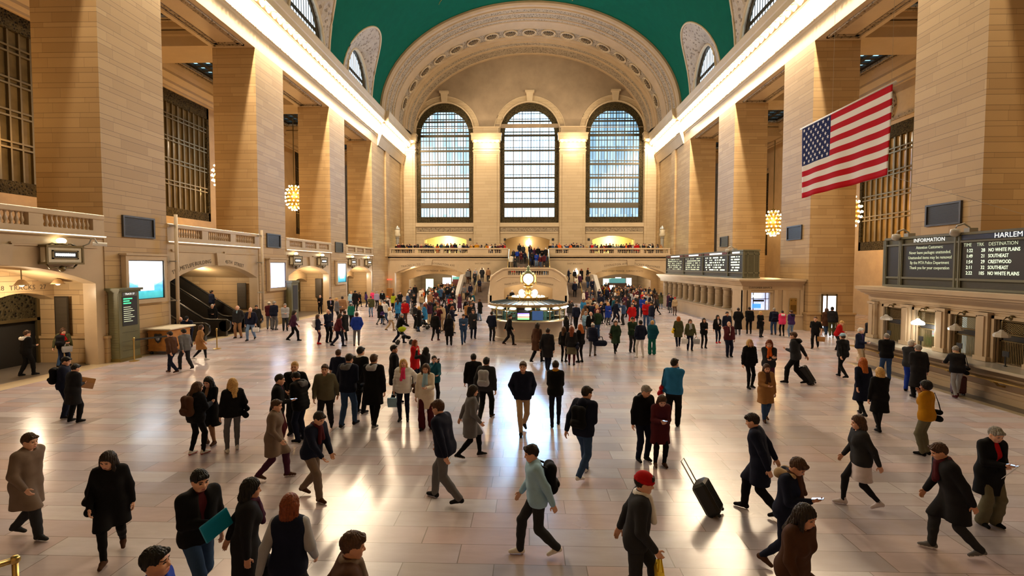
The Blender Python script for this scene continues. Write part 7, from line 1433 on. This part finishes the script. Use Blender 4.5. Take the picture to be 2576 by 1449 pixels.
(-13.02, 55.89, 1.9, 178, 'down', 'carry', 'walk', 0, 0, 0, 'blazer:charcoal', 'trousers:dark', 'black', 'short:brown', 0, 'inner=lilac', 'man in a charcoal suit carrying a lime green bag', 'tote:L:lime:lime green bag carried by the man in the charcoal suit'),
(-14.17, 63.22, 1.85, 170, 'down', 'down', 'walk', 0, 0, 0, 'long:black', 'trousers:black', 'black', 'short:black', 2, '', 'man in a long black coat by the left arch'),
(-10.51, 35.78, 1.65, 30, 'down', 'carry', 'walk', 0, 0, 0, 'coat:black', 'tights:grey', 'dark', 'short:blonde', 0, 'F', 'blonde person in a black coat with a violet bag', 'bag:R:purple:violet bag beside the blonde person in the black coat'),
(-8.98, 32.71, 1.54, 60, 'hold', 'hold', 'walk', 0, 0, 0, 'jacket:white', 'trousers:beige', 'brown', 'bob:blonde', 0, 'F', 'blonde person in a white jacket on the left of the floor'),
(-9.38, 37.9, 1.54, 90, 'hold', 'hold', 'stand', 0, 0, 0, 'coat:red', 'jeans:denim', 'dark', 'bob:brown', 0, 'F', 'woman in a red jacket standing by a pushchair'),
(-7.67, 34.04, 1.66, 60, 'push', 'push', 'stand', 4, 0, 0, 'jacket:charcoal', 'trousers:black', 'black', 'short:black', 0, '', 'man in a charcoal jacket pushing a dark pushchair', 'backpack:grey:grey backpack on the man with the dark pushchair', 'pram:-7.07:33.63:90:black:dark:dark pushchair in front of the man in the charcoal jacket'),
(-7.01, 27.32, 1.66, 60, 'push', 'push', 'walk', 12, 0, 5, 'puffer:black', 'trousers:navy', 'dark', 'short:grey', 0, 'hat=beanie:lightgrey', 'person in a black puffer jacket and pale hat pushing a stroller', 'pram:-6.68:27.05:80:black:lime:stroller with a lime green pouch'),
(-5.21, 28.28, 1.66, 15, 'down', 'down', 'walk', 0, 0, 0, 'jacket:black', 'slim:black', 'maroon', 'short:black', 0, '', 'person in a black jacket and dark red boots left of the booth'),
(-4.16, 26.6, 1.72, -15, 'hold', 'down', 'walk2', 2, 0, 5, 'coat:black', 'trousers:dark', 'dark', 'bob:dark', 0, 'F', 'person in a black coat walking left of the booth'),
(-3.48, 27.18, 1.66, 170, 'hold', 'hold', 'walk', 2, 0, 8, 'jacket:denim', 'jeans:denim', 'dark', 'short:dark', 0, '', 'person in a denim blue jacket walking left of the booth'),
(-3.19, 29.31, 1.71, 160, 'down', 'hold', 'stand', 0, 0, 5, 'coat:charcoal', 'jeans:navy', 'dark', 'short:brown', 0, '', 'person in a charcoal coat just left of the bright floor streak'),
(-41.55, 58.89, 1.9, 60, 'hold', 'down', 'stand', 0, 0, 0, 'coat:black', 'trousers:black', 'black', 'short:black', 1, 'z=2.45 xy=-23.2:32.6', 'person in a black coat standing high on the escalator'),
(-26.22, 40.08, 1.9, 30, 'down', 'hold', 'stand', 0, 0, 0, 'jacket:navy', 'trousers:navy', 'black', 'short:dark', 1, 'z=.9 xy=-20.7:32.6', 'person in a navy jacket halfway up the escalator'),
(-23.26, 36.74, 1.66, 150, 'hold', 'down', 'stand', 4, 0, 0, 'jacket:black', 'trousers:black', 'black', 'short:white', 0, 'z=.15 xy=-19.4:30.6', 'white-haired person in a black jacket low on the escalator'),
(-19.99, 32.65, 1.73, 150, 'down', 'down', 'stand', 0, 0, 0, 'jacket:dark', 'trousers:dark', 'black', 'short:black', 1, 'xy=-17.3:31.8', 'dark-haired person at the foot of the escalator')]
# ------------------------------------------------------------------ everyone the photograph lets one tell apart
def parse_opts(o):
    k = {}
    fem = False
    for q in o.split():
        if q == 'F': fem = True
        elif '=' in q: a, b_ = q.split('='); k[a] = b_
    return fem, k
def sp(s): return tuple(s.split(':'))
for (x, y, H, face, ra, la, lg, lean, hy, hp, top_, bot, shoe, hair, skin, opts, label, *ex) in PS:
    if y < 23.3 and x > 13.8: x = 13.8
    if x < -19.8 and y < 21.4: x, y = -19.2, 20.3
    fem, k = parse_opts(opts); z = float(k.get('z', 0))
    if 'xy' in k: x, y = (float(q) for q in k['xy'].split(':')); H = 1.7
    d = math.hypot(x, y); lod = NEAR if d < 12 else (MID if d < 25 else FAR)
    f = make_person(H, (ra, la), lg, lean, hy, hp, sp(top_), sp(bot), shoe, sp(hair), skin, lod, fem, float(k.get('b', 1)), sp(k['hat']) if 'hat' in k else None, k.get('scarf'), k.get('hood'), k.get('inner'))
    rz = -math.radians(face); place(f.ob, x, y, rz, z); tag(f.ob, label, 'person', 'people in the hall')
    W = lambda p: world(f, x, y, rz, p, z); s = f.s
    for e in ex:
        q = e.split(':'); kind, lab = q[0], q[-1]
        if kind == 'backpack': backpack(W(f.up(0, -.155, 1.02)), rz, q[1], lab)
        elif kind == 'bag':
            sg = 1 if q[1] == 'R' else -1; top = .56*s; p = f.up(sg*(f.sw + .05), -.02, 1.46) ; t = shoulder_bag(W((p[0] + sg*.06, p[1] - .03, p[2] - .60*s)), rz, q[2], lab, .60*s, 1.1, -sg*.06)
        elif kind == 'tote':
            sg = 1 if q[1] == 'R' else -1; p = f.hands[sg][0]; tote(W((p[0], p[1], p[2] - .01)), rz, q[2], lab, *((.34, .36) if p[2] > .5 else (.3, .3)))
        elif kind in ('case',): t = suitcase((float(q[1]), float(q[2]), 0), rz, q[3], lab, float(q[4])); t.rotation_euler = (-.55 if lg.startswith('walk') else 0, 0, rz); t.location.z = .0
        elif kind == 'duffel':
            t = thing('duffel_bag', lab, 'bag', (x + .34, y - .05, .62), 0, 'bags carried by people'); np_mesh('bag_body', [surf([cap((-.2, 0, 0), (.2, 0, 0), .14, .14, .05)], .02)], [cloth(q[3])], t); b = MB(); [b.tube([(-.15, yy, .1), (-.1, yy*.6, .3), (.1, yy*.6, .3), (.15, yy, .1)], .014, 6) for yy in (-.08, .08)]; b.build('handle', cloth('dark'), t, True)
        elif kind == 'phone': sg = 1 if q[1] == 'R' else -1; phone(hand_M(f, sg, x, y, rz, z, ARM.get(ra if sg > 0 else la, (0, 0, 0))[2] > 1.5), lab)
        elif kind in ('paper', 'folder', 'clutch'):
            sg = 1 if q[1] == 'R' else -1; p, d_, n_, w = f.hands[sg]; t = thing(dict(paper='paper_sheet', folder='folder', clutch='flat_bag')[kind], lab, dict(paper='paper', folder='folder', clutch='bag')[kind], W(p + A3(0, .05, -.02)), rz); t.rotation_euler = (.9 if kind == 'paper' else 0, .35, rz + (.25 if kind == 'paper' else (PI/2 if kind == 'clutch' else 0)))
            b = MB(); sz = dict(paper=(.11, .15, .002), folder=(.17, .012, .12), clutch=(.2, .02, .14))[kind]; b.bev(-sz[0], sz[0], -sz[1], sz[1], -sz[2], sz[2], .0015 if kind == 'paper' else .008); b.build('sheet' if kind == 'paper' else 'cover', mat('paper_white', (.75, .75, .8), .6) if kind == 'paper' else (mat('cyan_folder', rgb(20, 150, 190), .4) if kind == 'folder' else cloth('tan')), t)
            if kind == 'clutch': b = MB(); b.bev(-.19, .19, -.026, .026, .02, .145, .008); b.build('flap', cloth('camel'), t)
        elif kind == 'cup':
            p, d_, n_, w = f.hands[1]; t = thing('paper_cup', lab, 'cup', W(p + A3(0, .0, .0)), 0); b = MB(); b.lathe([(.03, -.02), (.04, .08), (.04, .085)], n=14); b.build('cup', WHITE, t, True, angle=40); b = MB(); b.lathe([(.042, .085), (.042, .1), (.01, .1)], n=14); b.build('lid', BLACKP, t, True, angle=40)
        elif kind == 'pram': stroller((float(q[1]), float(q[2]), 0), -math.radians(float(q[3])), q[4], q[5], lab)

# ------------------------------------------------------------------ the crowd further off: a few figures, each copied with its parts
rg = random.Random(11)
ARCH = []
def proto(fem, arms, legs, top_, bot, hair, **kw):
    f = make_person(1.64 if fem else 1.74, arms, legs, kw.pop('lean', 1), kw.pop('hy', 0), kw.pop('hp', 4), (top_, 'black'), (bot, 'dark'), 'dark', (hair, 'dark'), kw.pop('skin', 0), FAR, fem, **kw); COLP = [f.ob] + list(f.ob.children)
    ARCH.append((f.ob, fem, top_, bot, hair, arms, legs, kw)); return f.ob
proto(False, ('down', 'hold'), 'stand', 'jacket', 'jeans', 'short'); proto(False, ('pocket', 'pocket'), 'contra', 'coat', 'trousers', 'short'); proto(False, ('phone', 'down'), 'stand', 'puffer', 'jeans', 'short', hp=18)
proto(False, ('swf', 'swb'), 'walk', 'jacket', 'trousers', 'short'); proto(False, ('photo', 'photo'), 'stand', 'jacket', 'jeans', 'crop', hp=-12); proto(False, ('down', 'down'), 'step', 'jacket', 'jeans', 'short', hat=('cap', 'dark'))
proto(True, ('hold', 'down'), 'stand', 'coat', 'slim', 'long'); proto(True, ('phone', 'phone'), 'contra', 'puffer', 'jeans', 'bob', hp=18); proto(True, ('swf', 'swb'), 'walk2', 'jacket', 'slim', 'pony'); proto(True, ('down', 'pocket'), 'stand', 'jacket', 'leggings', 'bob', hat=('beanie', 'cream'))
proto(True, ('photo', 'hold'), 'stand', 'jacket', 'jeans', 'long', hp=-10); proto(True, ('hold', 'hold'), 'contra', 'long', 'slim', 'bob'); SIT0 = len(ARCH)
proto(False, ('sit', 'sit'), 'sit', 'jacket', 'jeans', 'short', lean=12, hp=8); proto(True, ('sit', 'hold'), 'sit', 'puffer', 'slim', 'long', lean=10, hp=14)
used_proto = set(); used_lab = set()
TOPN = dict(jacket='jacket', coat='coat', puffer='puffer jacket', long='long coat')
HN = dict(short='short', crop='cropped', long='long', bob='bobbed', pony='tied-back')
CN = dict(denim='denim', lightgrey='silver', lightdenim='faded', ice='icy', forest='bottle-green', royal='royal', charcoal='charcoal')
TC = ['black']*7 + ['navy']*5 + ['dark']*4 + ['charcoal']*4 + ['brown', 'olive', 'grey', 'grey', 'maroon', 'red', 'camel', 'teal', 'lightgrey', 'royal', 'forest', 'beige', 'white', 'plum', 'tan', 'denim', 'cream', 'blue']
BCOL = ['black', 'navy', 'denim', 'dark', 'charcoal', 'grey', 'denim', 'brown', 'lightdenim', 'beige']
HCOL = ['black', 'dark', 'dark', 'brown', 'brown', 'blonde', 'grey', 'auburn', 'white']
def setm(o, c):
    for sl in o.material_slots: sl.link = 'OBJECT'; sl.material = c; break
def crowd_person(x, y, z, face, where, sit=False, grp='people in the distant crowd'):
    for _ in range(200):
        i = rg.choice((SIT0, SIT0 + 1)) if sit else rg.randrange(SIT0)
        o0, fem, tp, bt, hr, arms, legs, kw = ARCH[i]; tc, bc, hc = rg.choice(TC), rg.choice(BCOL), rg.choice(HCOL); hat = kw.get('hat'); htc = rg.choice(('red', 'cream', 'navy', 'grey', 'black', 'orange')) if hat else None
        act = 'sitting ' if sit else ('walking ' if 'walk' in legs else ('raising a phone ' if 'photo' in arms else ''))
        lab = 'person in %s %s %s and %s %s %s%s' % ('an' if tc[0] in 'aeio' else 'a', CN.get(tc, tc), TOPN[tp], CN.get(bc, bc), 'jeans' if bt == 'jeans' else 'trousers', act, where) if bc not in ('denim',) or bt != 'jeans' else 'person in %s %s %s and blue jeans %s%s' % ('an' if tc[0] in 'aeio' else 'a', CN.get(tc, tc), TOPN[tp], act, where)
        lab = lab.replace('person in', ('%s-capped person in' % CN.get(htc, htc).replace(' ', '-')) if hat else '%s-haired person in' % hc, 1)
        if lab not in used_lab and len(lab.split()) <= 16: break
    used_lab.add(lab)
    o = o0 if i not in used_proto else copy_tree(o0); used_proto.add(i)
    if not o.get('label'): pass
    tag(o, lab, 'person', grp); o.location = (x, y, z); o.rotation_euler = (0, 0, -math.radians(face)); sc = rg.uniform(.95, 1.05); o.scale = (sc, sc, sc)
    o.material_slots[0].link = 'OBJECT'; o.material_slots[0].material = SKN[rg.choice((0, 0, 0, 1, 1, 2, 3))]; o.material_slots[3].link = 'OBJECT'; o.material_slots[3].material = HRC[hc]
    for ch in o.children:
        n = ch.name.split('.')[0]; n_ = {'hair': HRC[hc], 'cap': cloth(htc or 'dark'), 'knit_hat': cloth(htc or 'dark'), 'jeans': cloth(bc), 'trousers': cloth(bc), 'leggings': cloth(bc), 'shoe': cloth('dark')}.get(n, cloth(tc)); setm(ch, n_)
    return o
taken = [(p[0], p[1]) for p in PS]
def fill(n, x0, x1, y0, y1, faces, where, z=0.0, gap=.55, skip=None):
    k = 0; tries = 0
    while k < n and tries < 4000:
        tries += 1; x, y = rg.uniform(x0, x1), rg.uniform(y0, y1)
        if any((x - a)**2 + (y - b_)**2 < gap*gap for a, b_ in taken) or math.hypot(x - BX, y - BY) < 2.8 or (skip and skip(x, y)): continue
        taken.append((x, y)); crowd_person(x, y, z(x, y) if callable(z) else z, rg.choice(faces) + rg.uniform(-35, 35), where); k += 1
fill(24, -7.6, -3.2, 31.5, 44, (20, 180, 90, -90, 160), 'left of the booth')
fill(18, -12.0, -4.8, 45, 57, (0, 180, 60), 'before the left arch')
fill(26, 2.9, 9.5, 33, 43, (180, 160, -60, 20, 60), 'right of the booth', skip=lambda x, y: x > .255*y)
fill(36, 5.5, 13.6, 43, 57, (180, 180, 0, 40, -60), 'before the right arch')
fill(5, -3.5, 3.4, 36, 54, (180, 0, 90), 'behind the booth')
fill(7, -13.2, -8.6, 36, 47, (180, 60, -30), 'below the gate signs')
for sgn, nm in ((-1, 'left'), (1, 'right')):
    for k in range(5):
        y = rg.uniform(YS0 + .2, YS1 - .2); x = sgn*rg.uniform(4.9, 7.7); crowd_person(x, y, ZL*(math.floor((y - YS0)/(YS1 - YS0)*14) + 1)/14, rg.choice((0, 180)), 'on the %s lower stair' % nm)
    for k in range(4): crowd_person(sgn*(5.0 + .8*k), YS1 + .7 + .4*(k % 2), ZL, rg.choice((180, 90, 0)), 'on the %s stair landing' % nm)
for k in range(19):
    y = 62.9 + 3.0*((k*7) % 19)/19; x = -2.1 + 4.3*((k*5 + 2) % 19)/18.0
    if abs(x) < .25: x += .4
    crowd_person(x, y, 2.9 + 2.55*(math.floor((y - 61.4)/4.6*16) + 1)/16, rg.choice((180, 180, 0)), 'on the central upper stair', grp='people on the upper stair')
for k in range(7): crowd_person(-1.8 + .62*k, 62.15, 2.95, 180 + rg.uniform(-30, 30), 'on the central landing', True, 'people on the upper stair')
for i, a in enumerate(ARCH):
    if i not in used_proto: crowd_person(-3.0 + .7*i, 46.0, 0, 180, 'behind the booth')
# the rest, too small to tell apart: the packed balcony rail and the passages
cv, cf, cm, off = [], [], [], 0; cmats = [SKN[0], SKN[1]] + [HRC[k] for k in ('black', 'dark', 'brown', 'blonde')] + [cloth(c) for c in ('black', 'navy', 'dark', 'charcoal', 'grey', 'maroon', 'denim', 'white', 'red', 'camel', 'orange', 'mustard', 'lightgrey', 'olive')]
lib = []
for o0, *_ in ARCH[:SIT0]:
    for ch in [o0] + list(o0.children):
        pass
def grab(o):
    me = o.data; v = np.empty(len(me.vertices)*3, np.float32); me.vertices.foreach_get('co', v); fi = np.empty(len(me.loops), np.int32); me.loops.foreach_get('vertex_index', fi); return v.reshape(-1, 3), fi.reshape(-1, 4)
lib = [[(ch.name.split('.')[0],) + grab(ch) for ch in [o0] + list(o0.children)] for o0, *_ in ARCH[:SIT0]]
def add_far(x, y, z, face):
    global off
    a = -math.radians(face); c, s_ = math.cos(a), math.sin(a); sk = rg.randrange(2); hc = 2 + rg.randrange(4); tc = 6 + rg.choice((0, 0, 0, 1, 1, 2, 2, 3, 3, 4, 5, 6, 7, 8, 9, 10, 11, 12, 13)); bc = 6 + rg.choice((0, 1, 2, 3, 6)); sc = rg.uniform(.93, 1.06)
    for n, v, f_ in rg.choice(lib):
        w = np.stack([x + sc*(c*v[:, 0] - s_*v[:, 1]), y + sc*(s_*v[:, 0] + c*v[:, 1]), z + sc*v[:, 2]], 1); cv.append(w); cf.append(f_ + off); off += len(v)
        cm.append(np.full(len(f_), sk if n == 'person' else (hc if n == 'hair' else (bc if n in ('jeans', 'trousers', 'leggings') else (8 if n == 'shoe' else tc)))))
for sgn in (-1, 1):
    for k in range(50): x = sgn*(2.95 + 14.2*k/49 + rg.uniform(-.15, .15)); add_far(x, YB + .62 + rg.choice((0, 0, .45, .9, 1.5)), 5.42, rg.choice((180, 180, 180, 0, 90, -90)))
    for k in range(85 if sgn > 0 else 60): x = sgn*rg.uniform(8.6, 12.6 if sgn < 0 else 15.5); add_far(x, rg.uniform(57 if sgn > 0 else 58, 76), 0, rg.choice((0, 180, 180)))
V, F = np.concatenate(cv), np.concatenate(cf); CMI = np.concatenate(cm)
o = np_mesh('crowd', [(V, F)], cmats, None, lambda C: CMI); o['kind'] = 'stuff'; tag(o, 'distant packed crowd along the far balcony rail and inside the arches', 'crowd')
# ------------------------------------------------------------------ lights, camera
def point(name, loc, w, c, r=.15):
    l = bpy.data.lights.new(name, 'POINT'); l.energy = w; l.color = c; l.shadow_soft_size = r
    o = bpy.data.objects.new(name, l); COL.objects.link(o); o.location = loc; l.specular_factor = .0; return o
def area(name, loc, rot, sxx, syy, w, c):
    l = bpy.data.lights.new(name, 'AREA'); l.shape = 'RECTANGLE'; l.size = sxx; l.size_y = syy; l.energy = w; l.color = c
    o = bpy.data.objects.new(name, l); COL.objects.link(o); o.location = loc; o.rotation_euler = rot; return o
WC = (1, .79, .54); OC = (1, .55, .18)
for side in (-1, 1):
    yy = 10.0
    while yy < 73:
        o = .38 if yy < 61.4 else .8
        point('cornice_lamp', (sx(side, o), yy, 20.93), K_CORN*1.07*(.5 if yy > 59 else 1 if yy > 26 else (.6 if yy > 13 else 0.02)), WC, .08); yy += 1.6
for x in (-6.0, 6.3, -16.9, 17.1): point('capital_lamp', (x, E - 2.0, 21.3), K_CORN*(.75 if abs(x) < 10 else .3), WC, .2)
for p in CH: 
    point('chandelier_lamp', (p[0] , p[1], p[2] - 2.2), K_CH, OC, .5); point('chandelier_lamp', (p[0]*.97, p[1] - 1.6, p[2] + .5), K_CH, OC, .5)
for p in ((-25.4, 29.6, 11.8), (-25.4, 17, 11.8), (25.8, 29.6, 8.8), (25.8, 17, 8.8), (-25.4, 67.5, 11.8), (25.8, 67.5, 8.8)): point('chandelier_lamp', p, K_CH*1.6, OC, .6)
for k, yc in enumerate(YCS[1:]):
    for g in (-2.2, 2.2): point('alcove_lamp', (-19.4 if k != 1 else -21, yc + g, 3.0 if k != 1 else 3.6), 130, WC, .12)
for x in (-15.5, -10.5, 10.8, 15.5): point('passage_lamp', (x, 69, 3.2), 110, WC, .2); point('passage_lamp', (x, 76, 2.8), 170, (1, .86, .66), .2)
point('landing_lamp', (-1.5, 59.6, 1.9), 60, WC); point('landing_lamp', (1.5, 59.6, 1.9), 60, WC)
for x, c, w in ((-12.1, (1, .88, .42), 420), (.0, (1, .78, .45), 130), (12.2, (1, .84, .36), 460)): point('niche_lamp', (x, E + 2.6, 8.0), w, c, .2)
for k in range(4): a = PI/4 + PI/2*k; point('booth_lamp', (BX + 1.5*math.cos(a), BY + 1.5*math.sin(a), 1.75), 9, (.85, 1, .9), .1)
point('clock_lamp', (BX, BY - 1.0, 2.75), 25, WC, .1)
point('ticket_lamp', (X0 - .34, ws[1] - .05, 1.85), 26, (1, .93, .8), .1)
# daylight through the tall windows
area('window_daylight', (.13, E + .5, 18.4), (-PI/2, 0, 0), 7.6, 15.4, K_DAY, (.28, .58, 1.0))
wd = bpy.data.worlds.new('World'); SC.world = wd; wd.use_nodes = True; wd.node_tree.nodes['Background'].inputs[0].default_value = (.5, .62, .8, 1); wd.node_tree.nodes['Background'].inputs[1].default_value = .05

cam = bpy.data.cameras.new('camera'); co = bpy.data.objects.new('camera', cam); COL.objects.link(co); SC.camera = co
cam.sensor_width = 36; cam.lens = 1280.74/2576*36; cam.clip_end = 300; cam.clip_start = .1
co.matrix_world = Matrix.Translation((0, 0, 4.2)) @ Matrix.Rotation(.0319, 4, 'Z') @ Matrix.Rotation(PI/2 - .0426, 4, 'X') @ Matrix.Rotation(.0014, 4, 'Z')
vs = SC.view_settings; vs.view_transform = 'Standard'; vs.look = 'None'; vs.gamma = 1; vs.use_curve_mapping = False; vs.exposure = EXPO
cy = SC.cycles; cy.use_light_tree = True; cy.sample_clamp_indirect = 4; cy.max_bounces = 6; cy.diffuse_bounces = 3; cy.glossy_bounces = 3; cy.transmission_bounces = 4; cy.use_denoising = True; cy.caustics_reflective = False; cy.caustics_refractive = False; cy.use_adaptive_sampling = True; cy.adaptive_threshold = .02
